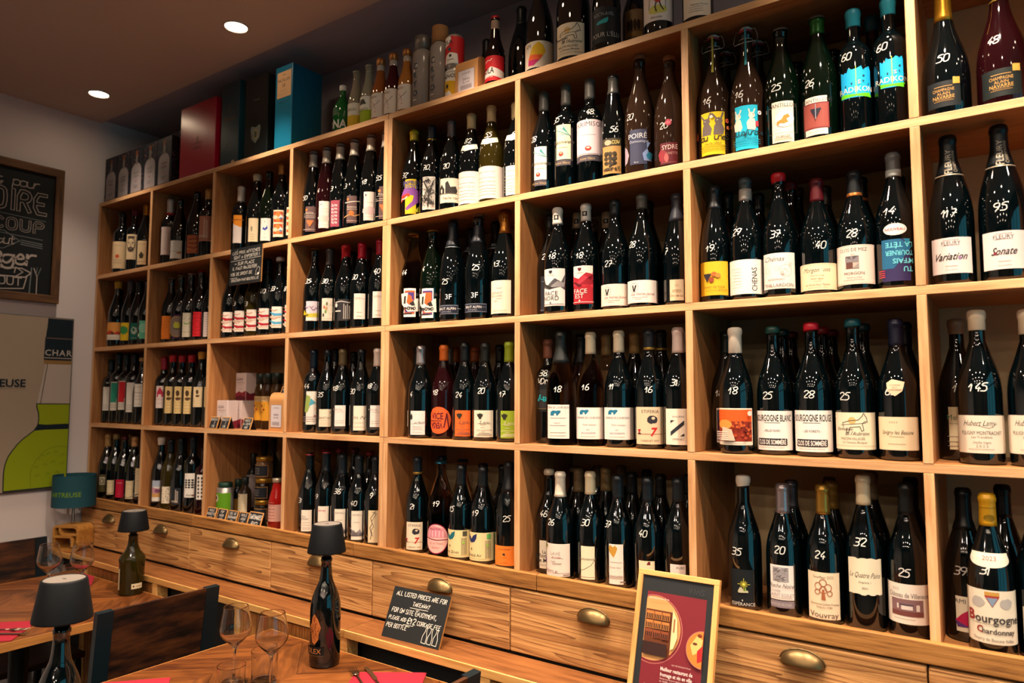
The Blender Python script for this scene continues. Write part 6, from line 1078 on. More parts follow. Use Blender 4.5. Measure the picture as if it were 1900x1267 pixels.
def bottle(name, label, cat, loc, t, H, gl, cap, lab, pc, group, R=None):
    root = thing(name, label, cat, loc, 0, group)
    link('glass_body', shared(('glass_body', t, round(H, 3), gl, R), lambda: (lathebm(profile(t, H, R), 40), [GLASS[gl]])), root)
    Rr = R or RAD[t]
    if cap: cap_parts(root, t, H, cap, R)
    if lab:
        z0, z1, half, col, art, ex, rot = lab; rot = radians(rot)
        hw = Rr*radians(half); h = z1-z0
        A = Art(); L = Lab(A, hw, z0, h)
        if not label_base(art, L, col): draw_label(art, L)
        A.wrap('label', root, lambda z: Rr, rot)
        def extra(name, zc, fn):
            A = Art(); fn(A, zc); a_ = A.bm
            for k_ in range(-8, 9): bmesh.ops.bisect_plane(a_, geom=a_.verts[:]+a_.edges[:]+a_.faces[:], plane_co=(0, zc+.003*k_, 0), plane_no=(0, 1, 0))
            A.wrap(name, root, lambda z: rad_at(t, H, z, R)+.0003, rot, zc)
        if art == 'sydre': extra('round_sticker', z1+.055, lambda A, z: (A.ell(0, z, .0085, .009, 'b04050'), A.ell(0, z, .006, .004, 'c87080')))
        if art == 'upside': extra('oval_sticker', z1+.022, lambda A, z: (A.ell(0, z, .024, .0135, 'd8d4d0'), A.ell(0, z, .022, .0115, 'e4e0dc'), A.text('NOUVEAU', 0, z, .0062, 'b83030', bold=.02)))
        if art == 'savigny': extra('neck_label', z1+.062, lambda A, zc: (A.poly([(-.018, zc+.012), (-.006, zc+.02), (.02, zc+.014), (.014, zc-.006), (0, zc-.017), (-.015, zc-.006)], 'dcc4a4'), A.text('DOMAINE', 0, zc+.007, .0035, '6a5a48'), A.text('DE LA', 0, zc+.002, .003, '6a5a48'), A.text('CONFRERIE', 0, zc-.003, .0035, '6a5a48')))
        if art == 'brut': extra('monogram', z1+.026, lambda A, z: A.text('3F', 0, z, .0175, 'c8ccd4', bold=.01))
        if ex == 'band':
            A = Art(); zb_ = z0-.002; A.rect(-hw, zb_-.016, hw, zb_, '4a444c' if art != 'rochenoire' else '7a7078'); A.text('Arion Vieux' if art != 'rochenoire' else 'GRANDE BOURGOGNE', -.004, zb_-.008, .007, 'c8a868' if art != 'rochenoire' else 'c0b8b4', shear=.3 if art != 'rochenoire' else 0, maxw=.05); A.wrap('band_label', root, lambda z: Rr, rot)
        if ex in ('neck', 'shield'):
            A = Art(); zc = H*.62 if ex == 'neck' else H*.60; r_ = rad_at(t, H, zc, R); W_ = r_*1.15
            if ex == 'neck': A.poly([(W_*2*(i/10-.5), zc-.012-.006*abs(cos(pi*i/10))*0+.010*abs(2*i/10-1)) for i in range(11)]+[(W_*2*(.5-i/10), zc+.008+.004*(1 if i in (5,) else 0)+.006*abs(1-2*i/10)) for i in range(11)], 'e8dacb')
            else: A.poly([(W_*cos(pi+pi*i/12), zc+.016*sin(pi+pi*i/12)) for i in range(13)]+[(W_, zc+.012), (-W_, zc+.012)], 'e0d4c0'); A.text('2023', 0, zc+.002, .009, '8a2c2c')
            a_ = A.bm
            for k_ in range(-8, 9): bmesh.ops.bisect_plane(a_, geom=a_.verts[:]+a_.edges[:]+a_.faces[:], plane_co=(0, zc+.003*k_, 0), plane_no=(0, 1, 0))
            for v in a_.verts: v.co.x *= 1
            A.wrap('neck_label', root, lambda z: rad_at(t, H, z, R)+.0003, rot, zc)
    if pc:
        s, z, ang = pc; A = Art(.0006, .0001); h = .0165
        parts = ['38', 'VDN'] if s == '38' else [s]
        for q, p_ in enumerate(parts):
            ls, w = strokes(p_, 0, 0, h, sp=.9, slant=.22, jit=.25)
            for l in ls: A.line([(x-w/2, z-h/2+y-q*.024) for x, y in l], .0021, 'dcd8d2', z=.0006)
        a_ = A.bm
        for k_ in range(-9, 5): bmesh.ops.bisect_plane(a_, geom=a_.verts[:]+a_.edges[:]+a_.faces[:], plane_co=(0, z+.004*k_, 0), plane_no=(0, 1, 0))
        A.wrap('price_mark', root, lambda zz: rad_at(t, H, zz, R), radians(ang), z)
    return root
GR = {0: 'big bottles on top of the shelving', 1: 'bottles in the top row of the shelving', 2: 'bottles in the second row of the shelving', 3: 'bottles in the third row of the shelving', 4: 'bottles in the bottom row of the shelving'}
for r_, c_, x, y, H, t_, gl, cap, lab, pc, label in BOTTLES:
    zb = ZS[r_]+TH/2 if r_ < 4 else ZS[4]-.022+TH/2
    bottle('wine_bottle', label, 'bottle', (x, y, zb), t_, H, gl, cap, lab, pc, GR[r_], c_/1e4 if c_ > 50 else None)

# ---------------------------------------------------------------- gift boxes on top of the shelving
ZT = ZS[0]+TH/2
FRONT = lambda x0, y0, z0: Matrix(((1, 0, 0, x0), (0, 0, -1, y0), (0, 1, 0, z0), (0, 0, 0, 1)))   # art plane facing -Y
def giftbox(name, label, x0, x1, h, d, col, art=None, rough=.3, y0=.02, group='gift boxes on top of the shelving', coat=0):
    t = thing(name, label, 'box', ((x0+x1)/2, y0, ZT), 0, group); w = (x1-x0)/2
    obj('carton', boxbm(-w, w, 0, d, 0, h, .0015), mat(col, rough, 0, .5, coat=coat), t)
    if art:
        A = Art(); art(A, w, h); A.flat('printed_front', t, FRONT(0, -.0002, 0))
    return t
rr_ = random.Random(11)
def floral(A, w, h):
    A.rect(-w+.001, .001, w-.001, h-.001, '1a1d28')
    for i in range(90):
        x, y = rr_.uniform(-w+.004, w-.004), rr_.uniform(.004, h-.004); s = rr_.uniform(.0015, .0042)
        A.ell(x, y, s, s*.8, rr_.choice(('6a2c38', '8a4438', '2c4438', '3a5a4a', '7a6a60', '40304a', '9a5a4a')), 6, z=.0006)
    a = .047
    A.poly([(-a, .012), (a, .012), (a, .115)]+[(a*cos(pi*i/12), .115+.042*sin(pi*i/12)) for i in range(1, 12)]+[(-a, .115)], '8a8284')
    A.rect(-.009, .15, .009, .195, '6a625e'); A.rect(-.011, .195, .011, .218, '6a3a22')
    A.text('LIQUEUR', 0, .108, .010, '4a4448', maxw=.05); A.text('FLEURS', 0, .09, .010, '4a4448', maxw=.05); A.ell(0, .066, .004, .004, '8a2430', 8); A.rect(-.02, .042, .02, .044, '6a6468'); A.rect(-.016, .034, .016, .036, '6a6468')
xs = [-2.585, -2.4605, -2.336, -2.2115, -2.087, -1.9625]
fl = ['leftmost flowery black bottle carton beside the left wall', 'second flowery black bottle carton from the left', 'middle flowery black bottle carton of the five', 'fourth flowery black bottle carton from the left', 'rightmost flowery black bottle carton, next to the red box']
for i in range(5):
    b_ = giftbox('bottle_carton', fl[i], xs[i]+.0008, xs[i+1]-.0008, .232, .115, '15161e', floral, .4, .018, 'flowery bottle cartons on the shelving top')
    A = Art()
    for q in range(110):
        x, y = rr_.uniform(.004, .111), rr_.uniform(.004, .228); A.ell(x, y, .003, .0024, rr_.choice(('6a2c38', '8a3030', '2c4438', '7a6a60', '3a3a6a')), 6, z=.0005)
    A.flat('printed_side', b_, Matrix(((0, 0, 1, .0615), (1, 0, 0, 0), (0, 1, 0, 0), (0, 0, 0, 1))))
def redart(A, w, h): A.ell(0, h*.51, .004, .012, '6a4030', 10); A.text('CHATEAU', 0, h*.45, .012, '7a4a38', maxw=.09); A.text('RESERVE', 0, h*.39, .012, '7a4a38', maxw=.08)
giftbox('gift_box', 'wide glossy red gift box on top of the shelving', -1.895, -1.618, .335, .11, 'a00a2a', redart, .3, .02)
def tealart(A, w, h): A.ell(0, h*.68, .005, .010, '5a4a34', 10); A.text('Ruinart', 0, h*.57, .022, '6a5238', maxw=.08, shear=.2); A.rect(-.02, h*.50, .02, h*.504, '5a4a34'); A.text('R', 0, h*.43, .014, '5a4a34'); A.line([(-.05, h*.2), (-.03, h*.27), (-.02, h*.31)], .002, '8a9094'); A.rect(.02, .0, .04, .02, 'c8a878')
giftbox('gift_box', 'slim dark teal gift box right of the red box', -1.576, -1.448, .368, .10, '12323e', tealart, .28)
def blackart(A, w, h):
    A.text('Vintage', 0, h*.72, .012, '3a4440', maxw=.07, shear=.2)
    A.poly([(-.034, h*.36), (-.028, h*.40), (0, h*.375), (.028, h*.40), (.034, h*.36), (.026, h*.24), (0, h*.18), (-.026, h*.24)], '5a605c'); A.ell(0, h*.29, .014, .022, '8a7a40', 12); A.ell(0, h*.29, .010, .016, '3a4038', 12)
giftbox('gift_box', 'satin black gift box with metallic shield emblem', -1.405, -1.252, .345, .11, '0c1416', blackart, .2)
def blueart(A, w, h):
    A.rect(-w*.78, h*.62, w*.86, h*.93, 'c8a078'); A.text('THE', 0, h*.89, .008, '4a3a34'); A.text('MACALLAN', 0, h*.83, .013, '3a3030', maxw=.075); A.text('18', 0, h*.765, .016, '4a3a34'); A.rect(-.02, h*.70, .02, h*.703, '6a5448'); A.rect(-.03, h*.66, .03, h*.663, '8a7058')
    A.text('SHERRY OAK', 0, h*.57, .010, '3a5a70', maxw=.06); A.rect(-.02, h*.51, .02, h*.515, '3a5a70')
giftbox('gift_box', 'bright blue gift box with cream label, rightmost of the gift boxes', -1.204, -1.098, .345, .148, '0c6484', blueart, .32)

# small drinks on top of the shelving
def lab_on(root, R, z0, z1, half, col, fn=None, ang=0, name='label'):
    A = Art(); hw = R*radians(half); A.rect(-hw, z0, hw, z1, col)
    if fn: fn(A, hw, z0, z1)
    return A.wrap(name, root, lambda z: R, ang)
DG = 'small drinks on top of the shelving'
def drink(label, X, prof, glass, loc_y=.065, name='drink_bottle', cat='bottle'):
    r = thing(name, label, cat, (X, loc_y, ZT), 0, DG)
    obj('glass_body', lathebm(prof, 32), glass, r); return r
def beerprof(R, H, n=.0125, sh=.5):
    return [(0, .004), (R*.8, 0), (R, .006), (R, H*sh), (R*.93, H*(sh+.06)), (R*.72, H*(sh+.14)), (n*1.35, H*(sh+.24)), (n*1.1, H*.84), (n, H*.93), (n*1.12, H*.945), (n*1.12, H*.975), (n*.9, H), (0, H)]
r = drink('small green bottle with white cap and white letters', -.853, beerprof(.0355, .185, .011, .56), mat('0c5a22', .08, 0, .5))
obj('screw_cap', lathebm([(.0125, .18), (.0135, .181), (.0135, .199), (.012, .2005), (0, .2005)]), mat('e0dcd4', .4), r)
A = Art(); A.text('ONA', .002, .042, .032, 'e8e4dc', bold=.03, maxw=.09); [A.rect(-.028, .078+.006*i, .02-.003*i, .0795+.006*i, 'a8b8a8') for i in range(5)]; A.wrap('printed_lettering', r, lambda z: .0357)
clear = mat('d8d8cc', .03, 0, .5, .92, 1.4)
def lemon(A, hw, z0, z1): A.rect(-hw, z0, hw, z0+(z1-z0)*.5, 'd8b020'); A.text('CITRON', 0, (z0+z1)/2+.022, .012, '6a6a5a', maxw=.05)
def limeart(A, hw, z0, z1): A.rect(-hw, z0, hw, z0+(z1-z0)*.5, '98b018'); A.poly([(-.022, z1-.03), (-.012, z1-.012), (.006, z1-.01), (.016, z1-.03)], '3a3a34'); A.text('MOJITO', 0, z0+(z1-z0)*.52, .012, '5a6a20', maxw=.045)
r = drink('clear lemonade bottle with yellow label', -.778, beerprof(.031, .236, .0125, .5), mat('d8ccb0', .04, 0, .5, .7, 1.4)); lab_on(r, .0312, .012, .105, 80, 'e6e0d0', lemon)
obj('crown_cap', lathebm([(.0145, .229), (.0165, .230), (.014, .238), (0, .2385)]), mat('8a8678', .35, .7), r)
r = drink('clear lemonade bottle with lime green label', -.712, beerprof(.031, .242, .0125, .5), mat('d0d0b4', .04, 0, .5, .7, 1.4)); lab_on(r, .0312, .012, .115, 80, 'e6e4d8', limeart)
obj('crown_cap', lathebm([(.0145, .235), (.0165, .236), (.014, .244), (0, .2445)]), mat('98968c', .35, .7), r)
def twig(A, hw, z0, z1):
    A.line([(-.018, z0+.03), (0, z0+.045), (.012, z0+.05), (.022, z0+.062)], .0016, '4a3028'); A.line([(-.01, z0+.06), (.002, z0+.045), (.006, z0+.03)], .0014, '8a3038'); A.text('Nectar', -.004, z1-.012, .009, '7a5a50', shear=.3)
    A.ell(.006, z0+.02, .002, .002, 'a83040', 7)
for X, col, lb, H in ((-.652, '8a4c20', 'juice bottle with golden cap, orange brown juice', .250), (-.588, '3a0a10', 'juice bottle with golden cap, dark red juice', .252), (-.521, 'a0662c', 'juice bottle with golden cap, amber juice', .249)):
    r = drink(lb, X, beerprof(.0315, H-.004, .0125, .5), mat(col, .05, 0, .5)); lab_on(r, .0317, .022, .112, 78, 'e2d6cc', twig)
    obj('neck_glass', lathebm([(.0138, H*.80), (.0142, H*.82), (.0142, H-.028), (.0138, H-.026)], 24), mat('b0a498', .06, 0, .5), r)
    obj('screw_cap', lathebm([(.0152, H-.026), (.0163, H-.025), (.0163, H-.003), (.0148, H), (0, H)]), mat('a8703c', .35, .6), r)
for X, H, capc, lb, hh in ((-.447, .272, '75706a', 'frosted glass bottle with grey metal lid', .05), (-.368, .284, '9a6a3c', 'frosted glass bottle with tall cork lid', .058)):
    r = drink(lb, X, [(0, .008), (.030, 0), (.0345, .005), (.0345, .205), (.033, .213), (.025, .222), (.025, H-hh+.002), (0, H-hh+.002)], mat('a89c94', .12, 0, .5, .35, 1.3), name='glass_flask')
    obj('lid', lathebm([(.024, H-hh), (.0285, H-hh+.001), (.0285, H-.002), (.027, H), (0, H)], 28), mat(capc, .4, .5) if capc[0] == '7' else mat(capc, .8), r)
    A = Art()
    for i, ch in enumerate('CRYO'): A.text(ch, 0, .158-.032*i, .022, '1c3a4a', bold=.01)
    A.rect(-.008, .036, .008, .039, 'd8d0c8'); A.wrap('printed_lettering', r, lambda z: .0348, -.1)
def can(label, X, z, base, fn):
    t = thing('drinks_can', label, 'can', (X, .065, z), 0, DG)
    obj('can_body', lathebm([(0, .004), (.024, .0), (.0265, .003), (.0315, .011), (.0315, .105), (.027, .1135), (.0262, .1152), (.0245, .1135), (0, .113)], 36), mat('b8b4b0', .3, .8), t)
    A = Art(); hw = .0316*pi*.97; A.rect(-hw, .011, hw, .105, base); fn(A); A.wrap('printed_wrap', t, lambda z: .0316)
def can1(A): A.poly([(-.03, .105), (-.036, .08), (-.02, .07), (0, .076), (.01, .09), (.006, .105)], 'e6e0d8'); A.text('COLA', -.012, .087, .014, '22201e', bold=.02); A.poly([(-.02, .011), (-.012, .04), (.004, .05), (.03, .044), (.034, .011)], 'e6e0d8'); A.ell(.006, .038, .005, .005, '22201e', 10); A.rect(-.002, .056, .008, .066, '1a4a5a'); A.bumps = None; A.ell(-.026, .055, .008, .012, '2a1416', 10); A.text('fairtrade', .006, .026, .005, '22201e')
def can2(A): A.poly([(-.05, .011), (-.05, .075), (.05, .062), (.05, .011)], 'd8a818'); A.text('LEMONADE', -.004, .085, .014, '22201e', bold=.02, maxw=.058); A.text('PINK GRAPEFRUIT', 0, .098, .006, '4a4640', maxw=.05); A.ell(-.012, .058, .012, .012, 'e0b020', 12); A.ell(-.006, .05, .006, .008, '22201e', 10); A.poly([(-.028, .011), (-.022, .03), (.004, .034), (.014, .018), (.012, .011)], 'e6e0d8'); A.ell(-.024, .016, .006, .004, '2a7a80', 8)
can('yellow and white lemonade can under the red cola can', -.302, ZT, 'e6e2dc', can2)
can('red and white cola can stacked on the yellow can', -.302, ZT+.1155, 'b81c20', can1)
r = thing('wine_bottle', 'black wax-necked bottle behind the brown paper bag', 'bottle', (-.27, .2, ZT), 0, DG)
link('glass_body', shared(('glass_body', 'bg', .268, 'k', None), lambda: (lathebm(profile('bg', .268), 40), [GLASS['k']])), r); cap_parts(r, 'bg', .268, ('foil', .76, '0c1012'), None)
def paper_bag(label, loc, w, d, h, rz=0, group=None, lab_col='d8cfd4'):
    t = thing('paper_bag', label, 'bag', loc, rz, group); bm = bmesh.new(); n = 8
    prof = [(0, 0), (0, h*.78)]+[(d*.5*(1-cos(pi/2*i/n))*.9, h*.78+h*.22*sin(pi/2*i/n)) for i in range(1, n+1)]+[(d*.55, h), (d, h*.72), (d, 0)]
    a = [bm.verts.new((-w/2, y, z)) for y, z in prof]; b = [bm.verts.new((w/2, y, z)) for y, z in prof]
    bm.faces.new(a); bm.faces.new(b[::-1])
    for i in range(len(prof)): j = (i+1) % len(prof); bm.faces.new((a[i], a[j], b[j], b[i]))
    bmesh.ops.recalc_face_normals(bm, faces=bm.faces)
    obj('bag_body', bm, mat('c08a52', .75), t)
    A = Art(); W_, z0, z1 = w*.36, h*.1, h*.68
    A.rect(-W_, z0, W_, z1, '5a5a72'); A.rect(-W_+.001, z0+.001, W_-.001, z1-.001, lab_col); A.text('L’ATELIER', 0, z1-.012, .006, '6a6468', maxw=W_*1.3); A.text('Sablés', 0, (z0+z1)/2+.006, .009, '5a4a50', maxw=W_*1.2); A.text('du chef', 0, (z0+z1)/2-.005, .007, '5a4a50')
    [A.rect(-W_*.7, z0+.008+.004*i, W_*.7, z0+.0095+.004*i, '9a9098') for i in range(4)]
    A.flat('label', t, FRONT(0, -.0003, 0)); return t
paper_bag('brown kraft paper bag with white label beside the cola bottle', (-.224, .03, ZT), .094, .06, .125, 0, DG)
r = drink('cola bottle with red and white label and red cap', -.133, beerprof(.0325, .247, .0125, .48), mat('0c0405', .05, 0, .6)); 
def cola(A, hw, z0, z1): A.poly([(-hw, z0+.018), (-.02, z0+.03), (.006, z0+.046), (hw, z0+.03), (hw, z0+.005), (.01, z0+.016), (-hw, z0+.008)], 'e6dcd4'); A.text('COLA', -.008, z0+.034, .019, '22181a', bold=.02, maxw=.05); A.line([(-.016, z1-.02), (-.006, z1-.014), (.004, z1-.016), (.01, z1-.01)], .002, 'e6dcd4'); A.text('MADE IN', -.004, z0+.013, .006, 'e6dcd4')
lab_on(r, .0327, .024, .106, 95, 'b8141e', cola)
obj('crown_cap', lathebm([(.0145, .240), (.0165, .241), (.014, .249), (0, .2495)]), mat('9a1c24', .35, .5), r)
obj('neck_glass', lathebm([(.0143, .205), (.0145, .207), (.0137, .238)], 24), mat('8a7468', .05, 0, .5), r)

# ---------------------------------------------------------------- third bay, third row: cartons, oil bottles, bag, price slates
Z3 = ZS[3]+TH/2; Z4 = ZS[4]-.022+TH/2
G3 = 'goods in the third bay'
def wine_carton(label, x0, x1, y0, d, z, h, flip=1):
    t = thing('carton', label, 'box', ((x0+x1)/2, y0, z), 0, G3); w = (x1-x0)/2
    obj('carton_body', boxbm(-w, w, 0, d, 0, h, .001), mat('dcc8c4', .6), t)
    A = Art(); A.poly([(-w+.0005, 0.001), (-w+.0005, h*.25), (-w*.3, h*.34), (w*.2, h*.28), (w-.0005, h*.36), (w-.0005, .001)], '8a2c38'); A.poly([(-w+.0005, .001), (-w+.0005, h*.14), (0, h*.2), (w-.0005, h*.12), (w-.0005, .001)], '5a1828'); A.line([(-w*.3, h*.36), (0, h*.46), (w*.4, h*.38)], .0012, 'a88a88')
    A.text('LILAA', -w*.2, h*.78, h*.1, '5a4850', maxw=w*1.2); A.rect(-w*.7, h*.64, w*.6, h*.655, '8a7478'); A.rect(-w*.3, h*.57, w*.3, h*.578, '9a8488'); A.flat('printed_front', t, FRONT(0, -.0002, 0))
    A = Art(); A.poly([(.0005, .001), (.0005, h*.34), (d*.4, h*.24), (d-.0005, h*.3), (d-.0005, .001)], '7a2434'); A.flat('printed_side', t, Matrix(((0, 0, 1, w+.0002), (1, 0, 0, 0), (0, 1, 0, 0), (0, 0, 0, 1))))
wine_carton('pinkish white carton standing low at front left of the third bay', -1.564, -1.490, .037, .05, Z3, .117)
wine_carton('pinkish white carton behind the low one, carrying the upper carton', -1.555, -1.478, .095, .075, Z3, .116)
wine_carton('upper pinkish white carton with dark red hills', -1.552, -1.479, .115, .05, Z3+.1162, .118)
for i, (x, y_) in enumerate(((-1.409, .14), (-1.333, .12), (-1.253, .105))):
    t = thing('oil_bottle', ['dark-capped oil bottle with yellow label, leftmost', 'dark-capped oil bottle with yellow label, middle of three', 'dark-capped oil bottle with yellow label, behind the bag'][i], 'bottle', (x, y_, Z3), 0, G3)
    obj('glass_body', lathebm([(0, .003), (.022, 0), (.026, .004), (.026, .155), (.024, .170), (.016, .188), (.014, .205), (0, .205)], 28), mat('3a2408', .06, 0, .5), t)
    obj('cap', lathebm([(.019, .188), (.0215, .186), (.0215, .228), (.020, .230), (0, .230)], 24), mat('10201c', .45), t)
    def oil(A, hw, z0, z1): A.rect(-hw, z1-.022, hw, z1, 'c8a878'); A.text('HUILE', 0, z1-.011, .008, '5a3a18', maxw=.03); A.bumps = 0; A.ell(-.004, z0+.06, .005, .006, '7a2018', 9); A.ell(.006, z0+.045, .006, .005, 'a83020', 9); A.ell(-.006, z0+.035, .004, .005, '8a2018', 9); A.line([(.004, z0+.03), (.010, z0+.07)], .0016, '6a7a20')
    lab_on(t, .0262, .035, .135, 62, 'd8982c', oil)
b3 = paper_bag('cream kraft bag with framed label in the third bay', (-1.155, .028, Z3), .09, .055, .150, 0, G3)
BLK = '22242a'
def slate(label, X, Y, Z, lines, w=.058, h=.05, name='price_slate', lean=.3, rz=0, group='little chalk price slates'):
    t = thing(name, label, 'sign', (X, Y, Z), rz, group)
    bm = bmesh.new(); dx = h*sin(lean); zz = h*cos(lean)
    def panel(s):
        q = bmesh.new(); box(q, -w/2, w/2, -.0015, .0015, 0, h, .0006)
        for v in q.verts: x, y, z = v.co; v.co = (x, s*(dx-z*sin(lean))*-1+y*cos(lean), z*cos(lean)+.0012)
        return q
    obj('front_panel', panel(1), FRAMEW[0], t); obj('rear_panel', panel(-1), mat('15130f', .7), t)
    A = Art(.0002, .00008); m = .004; A.rect(-w/2+m, m*.6, w/2-m, h-m*.8, BLK)
    k = len(lines)
    for i, s in enumerate(lines):
        hh = (h-.008)/k*.62; A.hand(s, 0, h-.004-(i+1)*(h-.008)/k+.002, hh, 'd8d4cc', w=hh*.15, fit=min(w-.012, len(s)*hh*.75))
        # keep inside the panel
    for v in A.bm.verts: v.co.x = max(-w/2+m, min(w/2-m, v.co.x))
    n = Vector((0, -cos(lean), sin(lean))); up = Vector((0, sin(lean), cos(lean)))
    o_ = Vector((0, -dx, .0012))+n*.0016
    A.flat('chalk_face', t, Matrix(((1, up.x, n.x, o_.x), (0, up.y, n.y, o_.y), (0, up.z, n.z, o_.z), (0, 0, 0, 1)))); return t
slate('little chalk slate, leftmost in the third row', -1.54, .019, Z3, ('BISCUIT', '+2', '12€'))
slate('little chalk slate, middle one in the third row', -1.463, .019, Z3, ('BISCUIT', '+2', '22€'))
slate('little chalk slate, right one in front of the oil bottles', -1.314, .019, Z3, ('HUILE', 'A L OLIVE', '16€'))
slate('little chalk slate perched on the kraft bag', -1.13, .056, Z3+.1335, ('POP', '9€'), .05, .042, lean=.35)
lb = ['first', 'second', 'third', 'fourth']
for i, ls in enumerate((('HUILE', 'NOISETTE', '16€'), ('POP', 'NOIR', '15€'), ('SEL DE', 'GUERANDE', '7€'), ('HUILE', 'NOIX', '7€'))):
    slate(f'little chalk slate, {lb[i]} from left in the bottom row', -1.538+.0728*i, .019, Z4, ls, .064, .052)
slate('charcoal text card, rightmost in the bottom row of the third bay', -1.243, .019, Z4, ('TARTINADES', 'BIO'), .085, .06, 'text_card', .3)

# bottom row of the third bay: tin, bottles, jars
GB = 'groceries in the bottom of the third bay'
t = thing('tea_tin', 'green and silver tin with dark lid and tree emblem', 'tin', (-1.537, .071, Z4), 0, GB)
obj('tin_body', lathebm([(0, 0), (.033, 0), (.034, .002), (.034, .125), (.030, .128), (0, .128)], 32), mat('a09a98', .35, .7), t)
obj('lid', lathebm([(.028, .128), (.029, .129), (.029, .146), (.027, .148), (0, .148)], 28), mat('0c3428', .5), t)
def tin(A, hw, z0, z1): A.ell(-.012, z1-.022, .016, .016, 'd8d4c4', 18); A.ell(-.012, z1-.020, .010, .008, '1a2018', 12); A.rect(-.0135, z1-.035, -.0105, z1-.024, '1a2018'); A.rect(-.03, z0+.02, .03, z0+.022, '8ab050')
lab_on(t, .0342, .004, .107, 95, '5a9018', tin)
def small_bottle(label, X, Y, R, H, gcol, capc, lz0, lz1, lcol, fn=None, half=75, caph=.03):
    t = thing('oil_bottle', label, 'bottle', (X, Y, Z4), 0, GB)
    obj('glass_body', lathebm([(0, .003), (R*.9, 0), (R, .004), (R, H*.62), (R*.9, H*.69), (R*.5, H*.76), (.012, H*.8), (.012, H*.97), (0, H*.97)], 28), mat(gcol, .06, 0, .5), t)
    obj('cap', lathebm([(.0135, H-caph), (.0145, H-caph+.001), (.0145, H-.002), (.013, H), (0, H)], 22), mat(capc, .45), t)
    lab_on(t, R+.0002, lz0, lz1, half, lcol, fn); return t
def ochre(A, hw, z0, z1): A.ell(-.004, z0+.03, .012, .012, '2a2418', 14)
def paper(A, hw, z0, z1): A.rect(-.008, z1-.012, .002, z1-.008, 'a03828'); [A.rect(-.016, z0+.012+.008*i, .014, z0+.0135+.008*i, '9a8a78') for i in range(6)]
def treel(A, hw, z0, z1): A.ell(-.008, z1-.026, .014, .02, 'd8d4c4', 16); A.ell(-.008, z1-.025, .009, .012, '1a1a18', 12); [A.rect(-.014, z0+.02+.008*i, .008, z0+.0215+.008*i, '9a908c') for i in range(4)]
small_bottle('small black bottle with ochre label behind the slates', -1.544, .136, .026, .155, '0a0c10', '0c2a20', .02, .075, '9a7030', ochre)
small_bottle('brown oil bottle with cream paper label', -1.457, .11, .026, .172, '2a1c0c', '0e1a1a', .03, .105, 'd8c8a8', paper)
small_bottle('tall dark bottle with grey label and tree emblem', -1.52, .192, .028, .262, '080c0e', '0c1214', .035, .172, '8a7c7c', treel, 75, .05)
small_bottle('black-capped bottle at the back beside the stacked jars', -1.466, .252, .030, .326, '080c0e', '0a0e10', .1, .16, '2a2a2c', None, 40, .06)
small_bottle('black-capped bottle deepest behind the stacked jars', -1.543, .263, .027, .312, '080c0e', '0a1216', .1, .16, '1a1c1e', None, 40, .06)
jl = ['glass jar with gold lid, lowest of three stacked', 'glass jar with gold lid, middle of three stacked', 'glass jar with gold lid, topmost of three stacked']
for i in range(3):
    t = thing('spread_jar', jl[i], 'jar', (-1.347, .12, Z4+.0875*i), 0, GB)
    obj('glass_body', lathebm([(0, .003), (.029, 0), (.033, .004), (.034, .055), (.031, .066), (.028, .070), (0, .070)], 30), mat(('1a1410', '140e0c', '6a5038')[i], .08, 0, .5), t)
    obj('lid', lathebm([(.029, .068), (.0325, .069), (.0325, .085), (.030, .087), (0, .087)], 30), mat('b08838', .32, .75), t)
    def jar(A, hw, z0, z1): A.rect(-hw*.96, z0+.002, hw*.96, z1-.002, '20242e'); [A.rect(-.022, z1-.014-.007*k, .014, z1-.0125-.007*k, 'a8a098') for k in range(4)]
    lab_on(t, .0344, .008, .054, 80, 'b88a50', jar)
t = thing('sauce_bottle', 'red sauce bottle with pink label beside the upright', 'bottle', (-1.178, .06, Z4), 0, GB)
obj('glass_body', lathebm([(0, .003), (.028, 0), (.032, .005), (.032, .098), (.029, .118), (.021, .148), (.0175, .168), (.0165, .178), (0, .178)], 30), mat('8a1410', .1, 0, .5), t)
obj('cap', lathebm([(.018, .174), (.0195, .175), (.0195, .188), (.018, .19), (0, .19)], 24), mat('b8a894', .35, .6), t)
def sauce(A, hw, z0, z1): [A.rect(-.026, z0+.01+.012*i, .02, z0+.0125+.012*i, '9a5a48') for i in range(6)]
lab_on(t, .0322, .028, .092, 85, 'c8988a', sauce)
A = Art(.0006); A.hand('6S', 0, .12, .016, 'e0d8d0', sp=.4)
A.wrap('price_mark', t, lambda z: .0322-max(0, z-.098)*.33, .3, .12)

# chalkboard hanging from the second shelf edge
def board(name, label, cat, w, h, M, lines, border=None, th=.006, extra=None, parent_loc=None, group=None):
    t = thing(name, label, cat); t.matrix_world = M
    obj('board_panel', boxbm(-w/2, w/2, 0, th, 0, h, .0008), [mat('a8743c', .6)] if border else [mat('16181a', .6)], t)
    A = Art(.0002, .0001); A.rect(-w/2, 0, w/2, h, '1b1e20')
    for s, x, y, hh, kw in lines: A.hand(s, x, y, hh, 'ddd6cc', w=hh*.13, **kw)
    if extra: extra(A)
    A.flat('chalk_face', t, FRONT(0, -.0001, 0)); return t
SIGNL = [('LES PRIX AFFICHES', 0, .126, .0120, dict(fit=.180)), ('SONT A EMPORTER !', .004, .107, .0120, dict(fit=.170)), ('> SUR PLACE', -.008, .080, .0125, dict(fit=.130)), ('IL FAUT RAJOUTER', -.006, .061, .0120, dict(fit=.160)),
         ('12€ DE DROIT DE', -.024, .038, .0120, dict(fit=.140)), ('BOUCHON PAR BOUTEILLE', .0, .013, .0100, dict(fit=.180))]
